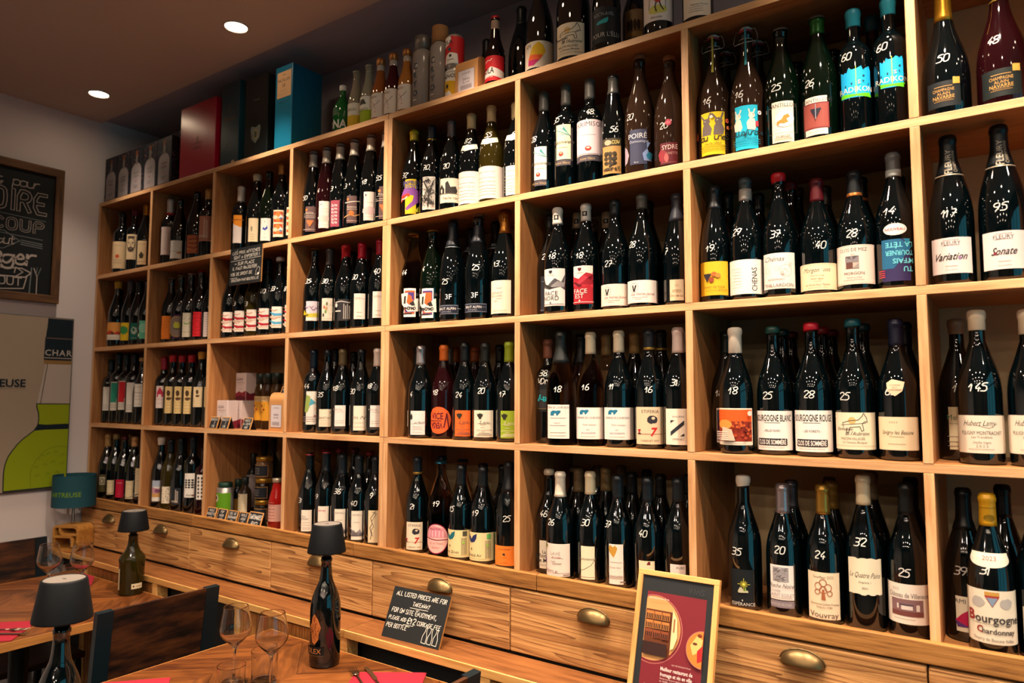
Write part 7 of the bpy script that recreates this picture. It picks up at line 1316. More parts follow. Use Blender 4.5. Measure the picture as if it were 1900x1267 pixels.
def signx(A):
    A.line([(-.1, .099), (.1, .102)], .0012, 'ddd6cc'); A.line([(-.095, .028), (-.05, .028)], .0014, 'ddd6cc'); A.line([(-.06, .141), (-.055, .146)], .0012, 'ddd6cc')
    A.line([(.07, .03), (.075, .05), (.088, .062), (.098, .055), (.092, .03)], .0014, 'ddd6cc', closed=True); A.ell(.088, .034, .007, .004, 'ddd6cc', 10)
M = Matrix.Translation((-1.333, -.0075, 2.003)) @ Matrix.Rotation(radians(-1.5), 4, 'X')
t = board('hanging_chalkboard', 'small handwritten chalkboard hung over the third bay bottles', 'sign', .212, .152, M, SIGNL, True, .005, signx)

# chalkboard leaning on the ledge
TK = [('ALL LISTED PRICES ARE FOR', .002, .124, .0125, dict(fit=.196)), ('TAKEAWAY', .010, .101, .0115, dict(fit=.066)), ('FOR ON SITE ENJOYMENT,', -.010, .075, .0125, dict(fit=.176)), ('PLEASE ADD', -.068, .053, .0105, dict(fit=.068)), ('£12', -.012, .0500, .0165, dict(fit=.032)), ('CORKAGE FEE', .056, .051, .0115, dict(fit=.088)), ('PER BOTTLE', -.064, .030, .0120, dict(fit=.080))]
def tkx(A):
    A.line([(-.03, .0945), (.04, .0955)], .0014, 'ddd6cc'); A.line([(-.005, .0905), (.008, .0908)], .0012, 'ddd6cc'); A.line([(-.038, .0445), (.0, .0455)], .0014, 'ddd6cc'); A.line([(-.027, .041), (-.013, .0414)], .0012, 'ddd6cc')
    for x, d in ((.052, 0), (.072, 1), (.093, 2)): A.line([(x-.0085, .008), (x+.007, .007), (x+.008, .024), (x+.0035, .040), (x+.0045, .050), (x-.001, .050), (x-.002, .040), (x-.008, .026)], .0016, 'ddd6cc', closed=True)
lean = math.atan2(.058, .135)
M = Matrix.Translation((-.304, -.121, .8245)) @ Matrix.Rotation(radians(1.5), 4, 'Z') @ Matrix.Rotation(-lean, 4, 'X')
board('takeaway_chalkboard', 'chalkboard about takeaway prices leaning against the drawers', 'sign', .224, .148, M, TK, True, .007, tkx)

# framed poster leaning on the ledge
lean = math.atan2(.088, .30); W_, H_ = .206, .312
M = Matrix.Translation((.508, -.135, .8245)) @ Matrix.Rotation(-lean, 4, 'X')
t = thing('framed_poster', 'light wood frame holding a dark red restaurant poster, on the ledge', 'picture frame'); t.matrix_world = M
fw = .013
for x0, x1, z0, z1, a in ((-W_/2, W_/2, 0, fw, 0), (-W_/2, W_/2, H_-fw, H_, 0), (-W_/2, -W_/2+fw, fw, H_-fw, 2), (W_/2-fw, W_/2, fw, H_-fw, 2)):
    obj('frame_bar', boxbm(x0, x1, 0, .014, z0, z1, .0012), FRAMEW[a], t)
A = Art(.0002, .00009); bx, by = W_/2-fw, H_-fw
A.rect(-bx, fw, bx, by, '1e2124')
ax = .0745; ay0, ay1 = fw+.002, by-.036
A.rect(-ax, ay0, ax, ay1, '6c1c26')
def clipc(cx, cy, rx, ry, col, n=40, x0=-ax, x1=ax, y0=ay0, y1=ay1):
    pts = [(min(max(cx+rx*cos(2*pi*i/n), x0), x1), min(max(cy+ry*sin(2*pi*i/n), y0), y1)) for i in range(n)]
    A.poly(pts, col)
cy1 = ay1-.085
clipc(-.052, cy1, .074, .078, 'b06a60'); clipc(-.052, cy1, .0725, .0765, '6c1c26'); clipc(-.052, cy1+.002, .069, .073, 'c89058'); 
A.rect(-ax+.001, cy1-.058, -.036+.03, cy1+.044, '5a2c14'); 
for i in range(3):
    for j in range(3):
        x0 = -ax+.003+.021*i; z0 = cy1-.020+.021*j; A.rect(x0, z0, x0+.019, z0+.018, 'a86a34' if j else '7a3c20')
        for k in range(4): A.rect(x0+.001+.0045*k, z0+.001, x0+.0035+.0045*k, z0+.012, '1c0e10')
A.poly([(-.004, cy1-.04), (-.004, cy1+.05), (.008, cy1+.03), (.012, cy1-.01), (.004, cy1-.036)], 'e0c090'); A.rect(.0, cy1-.0, .004, cy1+.03, '8a5a38'); A.rect(-ax+.001, cy1-.058, -.012, cy1-.03, '2c1614')
clipc(.074, cy1-.026, .039, .041, 'b06a60'); clipc(.074, cy1-.026, .0375, .0395, 'b8702c')
A.poly([(.045, cy1-.02), (.06, cy1+.004), (.074, cy1-.004), (.07, cy1-.03), (.052, cy1-.04)], 'd8b068'); A.poly([(.062, cy1-.03), (.074, cy1-.016), (.0744, cy1-.05), (.064, cy1-.055)], 'a02024'); A.ell(.056, cy1-.015, .006, .003, '5a3018', 10); A.ell(.066, cy1+.004, .006, .004, '6a2a18', 8)
A.text('Bienvenue au mur du vin', -.066, ay1-.014, .005, 'd8c0b8', align='l', maxw=.05)
A.text('LIEU DE DEGUSTATION', .004, cy1-.071, .0032, 'c8a8a0', align='l'); A.text('Meilleur restaurant de', -.022, cy1-.083, .0085, 'e0d0c8', align='l', maxw=.078, bold=.015); A.text('fromage et vin en ville', -.022, cy1-.095, .0085, 'e0d0c8', align='l', maxw=.078, bold=.015)
A.text('Ouvert tous les jours sauf le jeudi', -.022, cy1-.104, .0038, 'd0b8b0', align='l', maxw=.06); A.text('de 10h00 à 23h00', -.022, cy1-.110, .0038, 'd0b8b0', align='l'); A.text('PLACE DU MARCHE', -.022, cy1-.118, .0032, 'c8a8a0', align='l'); A.text('RESERVATION', -.022, cy1-.123, .0032, 'c8a8a0', align='l')
A.text('Le coin', -.048, cy1-.124, .006, 'd8c0b8', shear=.3); A.text('DU FROMAGER', -.046, cy1-.134, .0075, 'e0d0c8', maxw=.042)
clipc(.02, ay0-.008, .055, .04, 'b06a60'); clipc(.02, ay0-.008, .0535, .0385, '8a4a20'); clipc(.026, ay0+.004, .026, .012, 'd8a850')
[A.ell(-.014+.012*i, ay0+.006+.004*(i % 3), .004, .003, ('6a2a18', 'c07830', 'a02820')[i % 3], 8) for i in range(6)]
A.hand('vins', .05, by-.028, .012, '3c4042', w=.0008)
A.flat('poster_print', t, FRONT(0, .0045, 0))
obj('back_board', boxbm(-bx-.002, bx+.002, .005, .011, fw-.002, by+.002), mat('1a1c1e', .7), t)

# ---------------------------------------------------------------- left wall: blackboard and poster (art planes face +X)
SIDE = lambda x, y0, z0: Matrix(((0, 0, 1, x), (1, 0, 0, y0), (0, 1, 0, z0), (0, 0, 0, 1)))   # art x runs along +Y, art y runs up
def wall_frame(label, ya, yb, za, zb):
    t = thing('wall_chalkboard', label, 'chalkboard', (XL+.001, (ya+yb)/2, za)); h = zb-za; w = (yb-ya)/2; fw = .038
    for y0, y1, z0, z1, a in ((-w, w, 0, fw, 1), (-w, w, h-fw, h, 1), (-w, -w+fw, fw, h-fw, 2), (w-fw, w, fw, h-fw, 2)):
        obj('frame_bar', boxbm(.001, .024, y0, y1, z0, z1, .002), DARKFRAME[a], t)
    obj('backing', boxbm(.001, .008, -w+.02, w-.02, .02, h-.02), mat('0e1214', .7), t)
    bm = bmesh.new(); tube(bm, [(.006, w*.0+.0, h-.004), (.006, 0, h+.012)], .004, 8); obj('hanger', bm, BLACKM, t)
    return t
YB0, YB1, ZB0, ZB1 = -.79, -.173, 1.992, 2.650
t = wall_frame('framed chalkboard with French slogan lettering on the left wall', YB0, YB1, ZB0, ZB1)
A = Art(.0002, .0001); hb = ZB1-ZB0; wb = (YB1-YB0)/2; A.rect(-wb+.036, .036, wb-.036, hb-.036, '0e1416')
ch, dm, tq = 'b4aaa2', '6a7274', '1c3a40'
def outl(s, x, y, h, w_, fit, col=ch):
    """hollow block capitals: wide stroke, then a dark core"""
    ls, wd_ = strokes(s, 0, 0, h, sp=1.9, slant=0, wfac=.95); q = fit/wd_; ls = [[(px*q, py) for px, py in l] for l in ls]; wd_ = fit
    z1_, z2_ = A.lay(), A.lay()
    for l in ls: A.line([(px+x-wd_, py+y) for px, py in l], w_, col, z=z1_)
    for l in ls: A.line([(px+x-wd_, py+y) for px, py in l], w_*.62, '0e1416', z=z2_)
R_ = wb-.06      # right limit of the lettering
A.hand('t, pour', R_-.135, .540, .040, ch, w=.0042, sp=.15, slant=.1, fit=.19)
outl('BOIRE', R_-.012, .425, .092, .017, .285)
A.line([(-.2, .410), (R_-.01, .392)], .003, dm)
outl('COUP', R_-.02, .330, .05, .011, .205)
A.line([(-.2, .318), (R_-.02, .30)], .003, dm)
A.line([(R_-.30, .31), (R_-.18, .318), (R_-.115, .28), (R_-.18, .235), (R_-.26, .232)], .0035, dm); A.hand('faut', R_-.18, .258, .040, ch, w=.0038, sp=.1, slant=.1, fit=.085)
for i in range(3): A.line([(R_-.11, .285-.010*i), (R_-.02, .279-.010*i)], .004, dm)
A.hand('manger', R_-.185, .170, .075, ch, w=.010, sp=.2, slant=.05, fit=.30)
A.line([(R_-.26, .142), (R_-.1, .152), (R_-.06, .135), (R_-.085, .112), (R_-.2, .108), (R_-.3, .122)], .0055, ch)
A.line([(R_-.13, .128), (R_-.125, .155), (R_-.095, .135), (R_-.135, .102)], .004, ch)
A.hand('BOUT', R_-.162, .070, .036, ch, w=.0048, sp=1.1, slant=0, fit=.125)
A.line([(R_-.28, .058), (R_-.18, .048), (R_-.09, .058), (R_-.078, .115)], .0045, ch)
A.line([(R_-.065, .03), (R_-.06, .16)], .005, dm); A.line([(R_-.035, .03), (R_-.035, .12), (R_-.05, .16)], .004, ch); A.line([(R_-.035, .12), (R_-.02, .165)], .003, dm); A.line([(R_-.04, .13), (R_-.036, .165)], .0025, dm)
A.ell(R_-.2, .026, .03, .012, '8a8078', 14); A.ell(R_-.2, .027, .018, .007, '0e1416', 12); A.line([(R_-.15, .02), (R_-.13, .036), (R_-.1, .036), (R_-.085, .02), (R_-.11, .01), (R_-.14, .012)], .003, dm, closed=True)
A.flat('chalk_lettering', t, SIDE(.0082, 0, 0))

YP0, YP1, ZP0, ZP1 = -1.0, -.095, 1.105, 1.926
t = thing('bottle_poster', 'large poster of a green liqueur bottle on the left wall', 'poster', (XL+.0015, (YP0+YP1)/2, ZP0)); wp = (YP1-YP0)/2; hp = ZP1-ZP0
obj('poster_board', boxbm(.0, .012, -wp, wp, 0, hp, .001), mat('2a2622', .6), t)
A = Art(.0002, .0001); A.rect(-wp+.003, .003, wp-.003, hp-.003, 'a49480')
Rt = wp-.004
GRN, GRD, NAV, LINE = '8a9a0e', '6e7c0c', '0e1c26', '14201c'
# neck foil, collar, glass and shoulders of the bottle, cut off by the poster edge
Q = lambda pts: [(Rt-x, hp-z) for x, z in pts]
A.poly(Q([(0, .006), (.112, .006), (.114, .05), (.118, .08), (.117, .09), (.121, .1), (.123, .207), (0, .207)]), NAV)
A.rect(Rt-.116, hp-.103, Rt, hp-.099, '6a5a4a'); A.rect(Rt-.121, hp-.198, Rt, hp-.194, 'b0a498')
A.poly(Q([(0, .207), (.122, .207), (.121, .226), (0, .226)]), '8a6a3c')
for i, c_ in enumerate('CHAR'): A.text(c_, Rt-.106+.0315*i, hp-.170, .029, 'b8b0a6', bold=.015)
A.poly(Q([(0, .226), (.116, .226), (.144, .417), (0, .417)]), 'b8aa9e'); A.line(Q([(.106, .226), (.128, .417)]), .003, LINE); A.line(Q([(.116, .226), (.144, .417)]), .0012, '8a7a6c')
body = [(.144, .415), (.142, .432), (.133, .463), (.1315, .494), (.136, .518), (.149, .540), (.195, .579), (.216, .602), (.234, .629), (.248, .652), (.256, .674), (.262, .70), (.2645, .73), (.263, .812)]
A.poly(Q([(0, .415)]+body+[(0, .812)]), GRN)
A.line(Q([(0, .417)]+body), .0045, LINE)
A.poly(Q([(0, .512), (.1, .514), (.133, .510), (.137, .520), (.152, .541), (.1, .538), (0, .538)]), NAV)
A.line(Q([(0, .625), (.03, .619), (.06, .621), (.085, .630), (.109, .647), (.132, .675), (.150, .71), (.156, .74), (.152, .805)]), .0022, GRD)
for x, z in ((.125, .675), (.105, .658), (.08, .65), (.05, .645), (.13, .71), (.095, .70), (.06, .69), (.02, .66), (.125, .75), (.08, .745), (.04, .74), (.02, .70)): A.line(Q([(x+.010, z+.006), (x+.003, z-.003), (x-.008, z+.003)]), .0022, GRD)
A.line([(Rt-.263, .008), (Rt, .010)], .006, NAV)
A.text('CHARTREUSE', Rt-.195, hp-.318, .036, NAV, align='r', bold=.02, maxw=.36)
A.line([(Rt, .0), (Rt, hp-.26)], .002, '3a342c')
A.flat('poster_print', t, SIDE(.0122, 0, 0))

# ---------------------------------------------------------------- shade lamp on the ledge, S-shaped wooden base
LZ = .8242
t = thing('shade_lamp', 'table lamp with round dark teal lettered shade on looped wooden base', 'lamp', (-2.497, -.098, LZ), .46)
bm = bmesh.new(); R0, R1, s0, s1 = .0925, .092, .203, .350
lathe(bm, [(R0, s0), (R1, s1)], 48); lathe(bm, [(R0-.0015, s0), (R1-.0015, s1)], 48)
lathe(bm, [(R0-.0015, s0), (R0, s0)], 48); lathe(bm, [(R1-.0015, s1), (R1, s1)], 48)
obj('lamp_shade', bm, mat('0d4450', .8), t)
A = Art(); A.text('CHARTREUSE', 0, .265, .0215, '6a9020', bold=.01, maxw=.235); A.wrap('shade_lettering', t, lambda z: R0+.0003, .04)
bm = bmesh.new(); tube(bm, [(0, 0, .125), (0, 0, .325)], .006, 12); tube(bm, [(-.09, 0, .322), (.09, 0, .322)], .0015, 6); obj('stem', bm, mat('5a5450', .35, .8), t)
# the base: a band of bent wood, a rounded square with an S inside, extruded front to back
def band(path, w, d, bm, closed=False):
    n = len(path); L_ = []; Rr_ = []
    for i, p in enumerate(path):
        a = path[i-1] if i or closed else p; b = path[(i+1) % n] if i < n-1 or closed else p
        tx, tz = b[0]-a[0], b[1]-a[1]; k = hypot(tx, tz); nx, nz = -tz/k*w/2, tx/k*w/2
        L_.append((p[0]+nx, p[1]+nz)); Rr_.append((p[0]-nx, p[1]-nz))
    ring = [[bm.verts.new((q[0], y, q[1])) for y in (-d/2, d/2)] for q in L_], [[bm.verts.new((q[0], y, q[1])) for y in (-d/2, d/2)] for q in Rr_]
    m = n if closed else n-1
    for i in range(m):
        j = (i+1) % n; a, b, c, e = ring[0][i], ring[0][j], ring[1][i], ring[1][j]
        for q in ((a[0], b[0], e[0], c[0]), (a[1], c[1], e[1], b[1]), (a[0], a[1], b[1], b[0]), (c[0], e[0], e[1], c[1])): bm.faces.new(q)
    if not closed:
        for i in (0, n-1): bm.faces.new((ring[0][i][0], ring[0][i][1], ring[1][i][1], ring[1][i][0]))
    bmesh.ops.recalc_face_normals(bm, faces=bm.faces)
def arc(cx, cz, r, a0, a1, n=8): return [(cx+r*cos(radians(a0+(a1-a0)*i/n)), cz+r*sin(radians(a0+(a1-a0)*i/n))) for i in range(n+1)]
wB, hB = .125, .118; bm = bmesh.new(); h = .0055
band(arc(wB/2-.022, hB-.022-h, .022, 90, 0)+arc(wB/2-.022, .022+h, .022, 0, -90)+arc(-wB/2+.016, .016+h, .016, -90, -180)+arc(-wB/2+.016, .052, .014, 180, 90)+[(.012, .066)]+arc(.018, .048, .018, 90, 0)+[(.036, .02)], .011, .098, bm)
band([(wB/2-.022, hB-h)]+arc(-wB/2+.016, hB-.016-h, .016, 90, 180)+[(-wB/2, .085)], .011, .098, bm)
band([(-wB/2+.03, hB-h)]+arc(-.012, .094, .018, 180, 270)+[(.0, .076), (wB/2-.001, .076)], .010, .098, bm)
band([(-wB/2, .085), (-wB/2, .05)], .011, .098, bm)
obj('looped_base', bm, wood('bent_wood', ['9a6228', 'b8803c', 'c89048'], 8, 8, .45, .05, axis=0), t, loc=(.005, 0, 0))

# ---------------------------------------------------------------- tables, chairs
TZ = .762
def parquet():
    m = bpy.data.materials.new('parquet_top'); m.use_nodes = True; nt = m.node_tree; N = nt.nodes; L = nt.links; b = N['Principled BSDF']
    b.inputs['Roughness'].default_value = .34; b.inputs['Specular IOR Level'].default_value = .45
    tc = N.new('ShaderNodeTexCoord'); sp = N.new('ShaderNodeSeparateXYZ'); L.new(tc.outputs['Object'], sp.inputs[0])
    def M_(op, a, bb=None, c=None):
        n = N.new('ShaderNodeMath'); n.operation = op
        for i, v in enumerate((a, bb, c)):
            if v is None: continue
            if isinstance(v, (int, float)): n.inputs[i].default_value = v
            else: L.new(v, n.inputs[i])
        return n.outputs[0]
    X, Y = sp.outputs['X'], sp.outputs['Y']
    col = M_('DIVIDE', X, .20); ci = M_('FLOOR', col); par = M_('MODULO', M_('ABSOLUTE', ci), 2.0)
    sg = M_('SUBTRACT', M_('MULTIPLY', par, 2.0), 1.0)
    u = M_('DIVIDE', M_('ADD', Y, M_('MULTIPLY', M_('MULTIPLY', X, .9), sg)), .105); ui = M_('FLOOR', u)
    cid = N.new('ShaderNodeCombineXYZ'); L.new(ci, cid.inputs[0]); L.new(ui, cid.inputs[1])
    wn = N.new('ShaderNodeTexWhiteNoise'); wn.noise_dimensions = '2D'; L.new(cid.outputs[0], wn.inputs['Vector'])
    # grain runs along each strip
    g = N.new('ShaderNodeCombineXYZ'); L.new(M_('MULTIPLY', u, 3.2), g.inputs[0]); L.new(M_('MULTIPLY', M_('SUBTRACT', Y, M_('MULTIPLY', X, sg)), 5.0), g.inputs[1]); L.new(M_('MULTIPLY', wn.outputs['Value'], 40), g.inputs[2])
    n1 = N.new('ShaderNodeTexNoise'); n1.inputs['Scale'].default_value = 1.6; n1.inputs['Detail'].default_value = 6; L.new(g.outputs[0], n1.inputs['Vector'])
    f = M_('ADD', M_('MULTIPLY', n1.outputs['Fac'], .62), M_('MULTIPLY', wn.outputs['Value'], .26))
    cr = N.new('ShaderNodeValToRGB'); e = cr.color_ramp.elements; e[0].position = .22; e[0].color = lin('44210f'); e[1].position = .82; e[1].color = lin('9c5e30'); q = e.new(.5); q.color = lin('7c471f')
    L.new(f, cr.inputs['Fac'])
    edge = M_('MINIMUM', M_('FRACT', u), M_('SUBTRACT', 1.0, M_('FRACT', u))); ed = M_('LESS_THAN', edge, .010)
    mx = N.new('ShaderNodeMix'); mx.data_type = 'RGBA'; L.new(ed, mx.inputs['Factor']); L.new(cr.outputs['Color'], mx.inputs['A']); mx.inputs['B'].default_value = lin('2a1408')
    L.new(mx.outputs['Result'], b.inputs['Base Color'])
    return m
PARQ = parquet(); TEDGE = wood('table_edge', ['8a5a2a', 'a87038', 'b88044'], 14, 5, .5, .05, axis=1)
def table(label, x0, x1, y0, y1):
    cx, cy = (x0+x1)/2, (y0+y1)/2; t = thing('bistro_table', label, 'table', (cx, cy, 0), 0, 'wooden bistro tables'); w, d = (x1-x0)/2, (y1-y0)/2
    obj('tabletop', boxbm(-w+.004, w-.004, -d+.004, d-.004, TZ-.026, TZ, .001), PARQ, t)
    bm = bmesh.new()
    for a in ((-w, -w+.0038, -d, d), (w-.0038, w, -d, d), (-w, w, -d, -d+.0038), (-w, w, d-.0038, d)): box(bm, *a, TZ-.028, TZ-.0004, .0006)
    obj('edge_band', bm, TEDGE, t)
    bm = bmesh.new(); lathe(bm, [(0, 0), (.195, 0), (.2, .004), (.2, .012), (.05, .022), (.032, .03), (.032, TZ-.05), (.05, TZ-.045), (.05, TZ-.0285), (0, TZ-.0285)], 32); obj('pedestal', bm, BLACKM, t)
T2 = (-2.325, -1.478, -.90, -.158); T1 = (-.905, -.118, -.775, -.158)
table('wooden parquet table in the left corner set for guests', *T2)
table('wooden parquet table with the dark lamp bottle', *T1)
table('wooden parquet table at the bottom edge, carrying the near lamp', -.905, -.118, -1.45, -.80)
def chair(label, x, y, face):
    """face = +1 looks towards +X, -1 towards -X; backrest behind the sitter"""
    t = thing('dining_chair', label, 'chair', (x, y, 0), 0, 'dark wood and metal dining chairs'); s = face; wd_ = .20
    def bar(bm, p, q, a=.024, b=.011):
        p, q = Vector(p), Vector(q); dz = (q-p).normalized(); u = Vector((0, 1, 0)); v = dz.cross(u).normalized()
        V = [bm.verts.new(c+i*u*a/1+j*v*b) for c in (p, q) for i, j in ((-1, -1), (1, -1), (1, 1), (-1, 1))]
        for f_ in ((0, 1, 2, 3), (7, 6, 5, 4), (0, 4, 5, 1), (1, 5, 6, 2), (2, 6, 7, 3), (3, 7, 4, 0)): bm.faces.new([V[i] for i in f_])
    top, bot = (-s*.235, .897), (-s*.185, .48)
    for sy in (-1, 1):
        bm = bmesh.new(); yy = sy*(wd_-.022); bar(bm, (bot[0], yy, bot[1]-.03), (top[0], yy, top[1])); bar(bm, (bot[0], yy, bot[1]-.03), (-s*.21, yy, 0.0), .012, .012); bmesh.ops.recalc_face_normals(bm, faces=bm.faces); obj('back_post', bm, mat('081a22', .45, .2), t)
        bm = bmesh.new(); bar(bm, (s*.19, sy*.17, .44), (s*.2, sy*.18, 0), .012, .012); bmesh.ops.recalc_face_normals(bm, faces=bm.faces); obj('front_leg', bm, BLACKM, t)
    bm = bmesh.new(); n = 8
    prof = [(top[0]+(bot[0]-top[0])*i/n, top[1]-.001+(bot[1]+.05-top[1])*i/n) for i in range(n+1)]
    ww = wd_-.046
    F = [[bm.verts.new((px+s*.003, yy, pz)) for px, pz in prof] for yy in (-ww, ww)]; K = [[bm.verts.new((px-s*.010, yy, pz)) for px, pz in prof] for yy in (-ww, ww)]
    for G_ in (F, K):
        for i in range(n): bm.faces.new((G_[0][i], G_[0][i+1], G_[1][i+1], G_[1][i]))
    for i in range(n):
        for k in (0, 1): bm.faces.new((F[k][i], F[k][i+1], K[k][i+1], K[k][i]))
    for i in (0, n): bm.faces.new((F[0][i], F[1][i], K[1][i], K[0][i]))
    bmesh.ops.recalc_face_normals(bm, faces=bm.faces)
    obj('backrest', bm, CHAIRW, t)
    obj('seat', boxbm(-.2, .2, -.2, .2, .44, .465, .006), CHAIRW, t)
    return t
chair('dark wooden chair between the two tables, back towards the near table', -1.335, -.437, -1)
chair('dark wooden chair between left table and left wall', -2.292, -.40, 1)
chair('dark wooden chair right of the near table, only its corner showing', -.125, -.528, -1)

# ---------------------------------------------------------------- bottle lamps
def lamp_head(t, zb, r0=.0565, r1=.0425, h=.083, drop=.004):
    """cordless lamp head plugged in a bottle neck; zb = lower rim of the shade"""
    bm = bmesh.new(); lathe(bm, [(r0-.002, zb+.001), (r0, zb), (r0, zb+.003), (r1+.001, zb+h-.004), (r1-.001, zb+h-.0005), (r1-.003, zb+h), (r1-.004, zb+h-.0012)], 48); lathe(bm, [(r0-.002, zb+.001), (r1-.004, zb+h-.006), (0, zb+h-.006)], 48)
    obj('lamp_shade', bm, mat('080c10', .6, 0, .25), t)
    bm = bmesh.new(); lathe(bm, [(0, zb+h-.0012), (r1-.004, zb+h-.0012)], 44); obj('top_disc', bm, mat('787069', .5), t)
    obj('touch_button', boxbm(-.005, .005, -.002, .002, zb+h-.0012, zb+h-.0004), mat('5a5450', .4), t)
    bm = bmesh.new(); lathe(bm, [(0, zb-.022), (.0125, zb-.022), (.0125, zb+.004), (.008, zb+.006), (.008, zb+h-.012), (0, zb+h-.012)], 24); obj('lamp_stem', bm, BLACKM, t)
def silex(label, x, y, deco=True):
    t = thing('bottle_lamp', label, 'lamp', (x, y, TZ+.0002), 0, 'cordless lamps on bottles'); H = .312; R = .0445
    pr = [(0, .006), (R*.6, .002), (R*.86, 0), (R*.97, .004), (R, .012), (R, H*.50), (R*.985, H*.545), (R*.94, H*.59), (R*.85, H*.64), (R*.72, H*.69), (R*.58, H*.735), (R*.45, H*.78), (.0175, H*.83), (.0155, H*.9), (.0152, H*.955), (.0172, H*.958), (.0172, H*.98), (.015, H*.985), (.0148, H), (0, H)]
    obj('glass_body', lathebm(pr, 48), GLASS['k'], t)
    if deco:
        A = Art(); A.poly([(-.012, .142), (-.002, .155), (.010, .140), (.019, .118), (.013, .100), (.012, .084), (.0, .068), (-.010, .074), (-.013, .092), (-.017, .104), (-.019, .120), (-.013, .130)], 'b86a34'); r_ = random.Random(7)
        for i in range(16): x_, y_ = r_.uniform(-.012, .011), r_.uniform(.08, .142); A.line([(x_, y_), (x_+r_.uniform(-.007, .007), y_+r_.uniform(-.004, .008)), (x_+r_.uniform(-.01, .01), y_+.01)], .0013, r_.choice(('5a2810', '8a4820', '7a3c1a')))
        A.rect(-.034, .040, .030, .062, '2a2420'); A.rect(-.0332, .0408, .0292, .0612, '0c0d0e'); A.text('SILEX', -.002, .051, .014, 'b8743c', maxw=.056); A.rect(-.03, .0372, .026, .0382, '6a4a30')
        A.wrap('label', t, lambda z: R, .16)
    lamp_head(t, H+.014); return t
silex('dark bottle with brown stone-shaped label under a black lamp shade', -.511, -.262)
silex('black shaded bottle lamp at the bottom left, dark bottle', -.452, -1.015, False)
t = thing('bottle_lamp', 'squat olive green liqueur bottle under a black lamp shade', 'lamp', (-1.735, -.205, TZ+.0002), 0, 'cordless lamps on bottles')
R = .046; H = .232
obj('glass_body', lathebm([(0, .008), (R*.8, .002), (R*.95, 0), (R, .006), (R, .115), (R*1.05, .130), (R*1.04, .140), (R*.92, .152), (R*.66, .165), (.024, .178), (.019, .195), (.0165, H-.008), (.018, H-.007), (.018, H-.001), (.014, H), (0, H)], 44), mat('2c2608', .06, 0, .6, .25, 1.4), t)
def cl(A, hw, z0, z1): [A.rect(-.02, z0+.012+.010*i, .02, z0+.0135+.010*i, 'a89a80') for i in range(7)]
lab_on(t, R+.0003, .022, .104, 34, 'd8c8a4', cl, -.62)
def cl2(A, hw, z0, z1): A.ell(-hw+.008, (z0+z1)/2, .0035, .0035, '2a2418', 10); A.rect(-hw+.016, z0+.008, hw-.004, z0+.011, '8a7a60')
lab_on(t, R+.0003, .026, .046, 26, 'd8c8a4', cl2, 1.55, 'small_label')
lamp_head(t, H+.017, .0575, .0445, .078)

# ---------------------------------------------------------------- glasses, napkins, cutlery
GLS = mat('f4f6f6', .0, 0, .5, 1.0, 1.45)
def wine_glass(label, x, y):
    t = thing('wine_glass', label, 'glass', (x, y, TZ+.0002), 0, 'stemmed wine glasses')
    bm = bmesh.new(); o = [(0, 0), (.034, 0), (.0362, .0003), (.0366, .0009), (.0362, .0016), (.034, .0022), (.028, .0036), (.012, .006), (.0046, .012), (.0037, .03), (.0035, .075), (.0046, .090), (.009, .099), (.022, .112), (.034, .124), (.0412, .136), (.0432, .146), (.0415, .160), (.0375, .182), (.0331, .204), (.0326, .2066), (.0324, .2071)]
    i = [(.0319, .2071), (.0317, .2066), (.0322, .204), (.0366, .182), (.0405, .160), (.0421, .146), (.0401, .137), (.0328, .1255), (.0205, .1138), (.008, .1045), (0, .1025)]
    lathe(bm, o+i, 48); obj('glass_bowl', bm, GLS, t, True); return t
def tumbler(label, x, y):
    t = thing('water_tumbler', label, 'glass', (x, y, TZ+.0002), 0, 'water tumblers')
    bm = bmesh.new(); lathe(bm, [(0, 0), (.030, 0), (.0318, .0003), (.0332, .0018), (.0335, .003), (.0359, .086), (.03598, .0877), (.0358, .0885), (.0351, .0885), (.0349, .0877), (.0348, .086), (.0323, .0135), (.0318, .0115), (.0305, .0100), (.028, .0096), (0, .0095)], 44); obj('glass_bowl', bm, GLS, t, True); return t
wine_glass('stemmed wine glass on the near table, left of the two', -.605, -.500)
wine_glass('stemmed wine glass on the near table, right of the two', -.470, -.480)
tumbler('water tumbler in front of the left wine glass', -.512, -.572)
tumbler('water tumbler between the two wine glasses', -.537, -.452)
wine_glass('stemmed wine glass on the left table, left of the two', -1.93, -.43)
wine_glass('stemmed wine glass on the left table, in front of the red napkin', -1.835, -.350)
tumbler('water tumbler behind the wine glasses on the left table', -2.03, -.30)
NAP = mat('98142a', .9)
def napkin(label, pts, th=.003):
    bm = bmesh.new(); a = [bm.verts.new((x, y, 0)) for x, y in pts]; b = [bm.verts.new((x, y, th)) for x, y in pts]
    bm.faces.new(a[::-1]); bm.faces.new(b)
    for i in range(len(pts)): bm.faces.new((a[i], a[(i+1) % len(pts)], b[(i+1) % len(pts)], b[i]))
    bmesh.ops.bevel(bm, geom=bm.edges[:], offset=.0008, segments=1, affect='EDGES')
    o = obj('paper_napkin', bm, NAP, loc=(0, 0, TZ+.0003)); tag(o, label, 'napkin', 'red paper napkins'); return o
def rectpts(x, y, w, d, a): return [(x+u*cos(a)-v*sin(a), y+u*sin(a)+v*cos(a)) for u, v in ((0, 0), (w, 0), (w, d), (0, d))]
napkin('red napkin under fork and knife right of the dark lamp', [(-.383, -.258), (-.262, -.445), (-.092, -.330), (-.214, -.143)][::1])
napkin('red napkin at the bottom edge below the chair', [(-.776, -.584), (-.895, -.715), (-.77, -.755), (-.66, -.665)])
napkin('red napkin with cutlery at the left table edge', [(-1.64, -.575), (-1.485, -.715), (-1.61, -.845), (-1.77, -.700)])
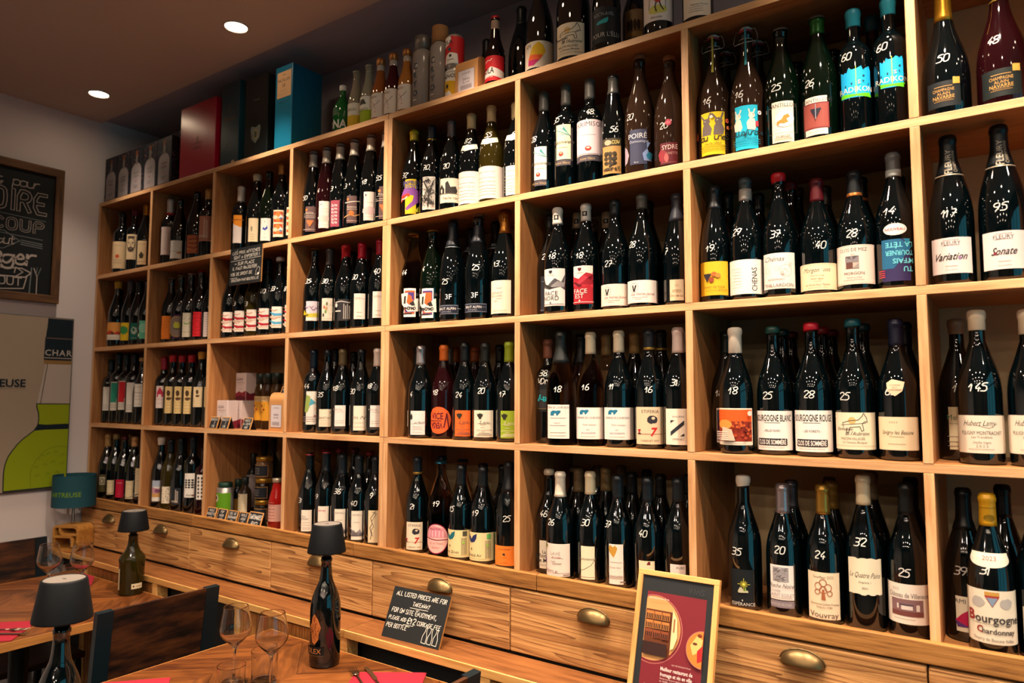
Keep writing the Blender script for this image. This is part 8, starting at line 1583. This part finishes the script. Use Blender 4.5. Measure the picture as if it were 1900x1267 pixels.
napkin('red napkin behind the green lamp bottle', [(-2.225, -.165), (-2.115, -.168), (-1.99, -.238), (-2.06, -.335), (-2.21, -.30)])
STEEL = mat('8a7a68', .28, .95)
def fork(label, x, y, a, z):
    bm = bmesh.new()
    tube(bm, [(0, 0, .002), (.05, 0, .0026), (.11, 0, .0044), (.13, 0, .0045)], [.0042, .0036, .0024, .0026], 8)
    prism_pts = [(.13, .0028), (.140, .0095), (.150, .0105), (.152, .0105), (.152, -.0105), (.150, -.0105), (.140, -.0095), (.13, -.0028)]
    va = [bm.verts.new((px, py, .0045)) for px, py in prism_pts]; vb = [bm.verts.new((px, py, .0060)) for px, py in prism_pts]
    bm.faces.new(va[::-1]); bm.faces.new(vb)
    for i in range(8): bm.faces.new((va[i], va[(i+1) % 8], vb[(i+1) % 8], vb[i]))
    for k in range(4): yy = -.0092+.00613*k; tube(bm, [(.150, yy, .0052), (.170, yy, .0046), (.192, yy*.98, .0072)], [.0015, .0014, .0008], 6)
    o = obj('fork', bm, STEEL, smooth=True, loc=(x, y, z)); o.rotation_euler = (0, 0, a); tag(o, label, 'fork', 'forks on the napkins')
def knife(label, x, y, a, z):
    bm = bmesh.new(); tube(bm, [(0, 0, .003), (.05, 0, .0032), (.095, 0, .003)], [.0048, .0042, .0034], 8)
    pts = [(.094, -.003), (.11, -.009), (.19, -.009), (.207, -.002), (.207, .003), (.094, .0035)]
    va = [bm.verts.new((px, py, .0024)) for px, py in pts]; vb = [bm.verts.new((px, py, .0036)) for px, py in pts]; bm.faces.new(va[::-1]); bm.faces.new(vb)
    for i in range(6): bm.faces.new((va[i], va[(i+1) % 6], vb[(i+1) % 6], vb[i]))
    o = obj('knife', bm, STEEL, smooth=False, loc=(x, y, z)); o.rotation_euler = (0, 0, a); tag(o, label, 'knife', 'knives on the napkins')
fork('fork on the red napkin right of the dark lamp', -.238, -.345, 2.63, TZ+.0036)
knife('knife on the red napkin right of the dark lamp', -.200, -.318, 2.66, TZ+.0036)
fork('fork on the red napkin at the left table edge', -1.70, -.755, .62, TZ+.0036)
knife('knife on the red napkin at the left table edge', -1.672, -.778, .62, TZ+.0036)
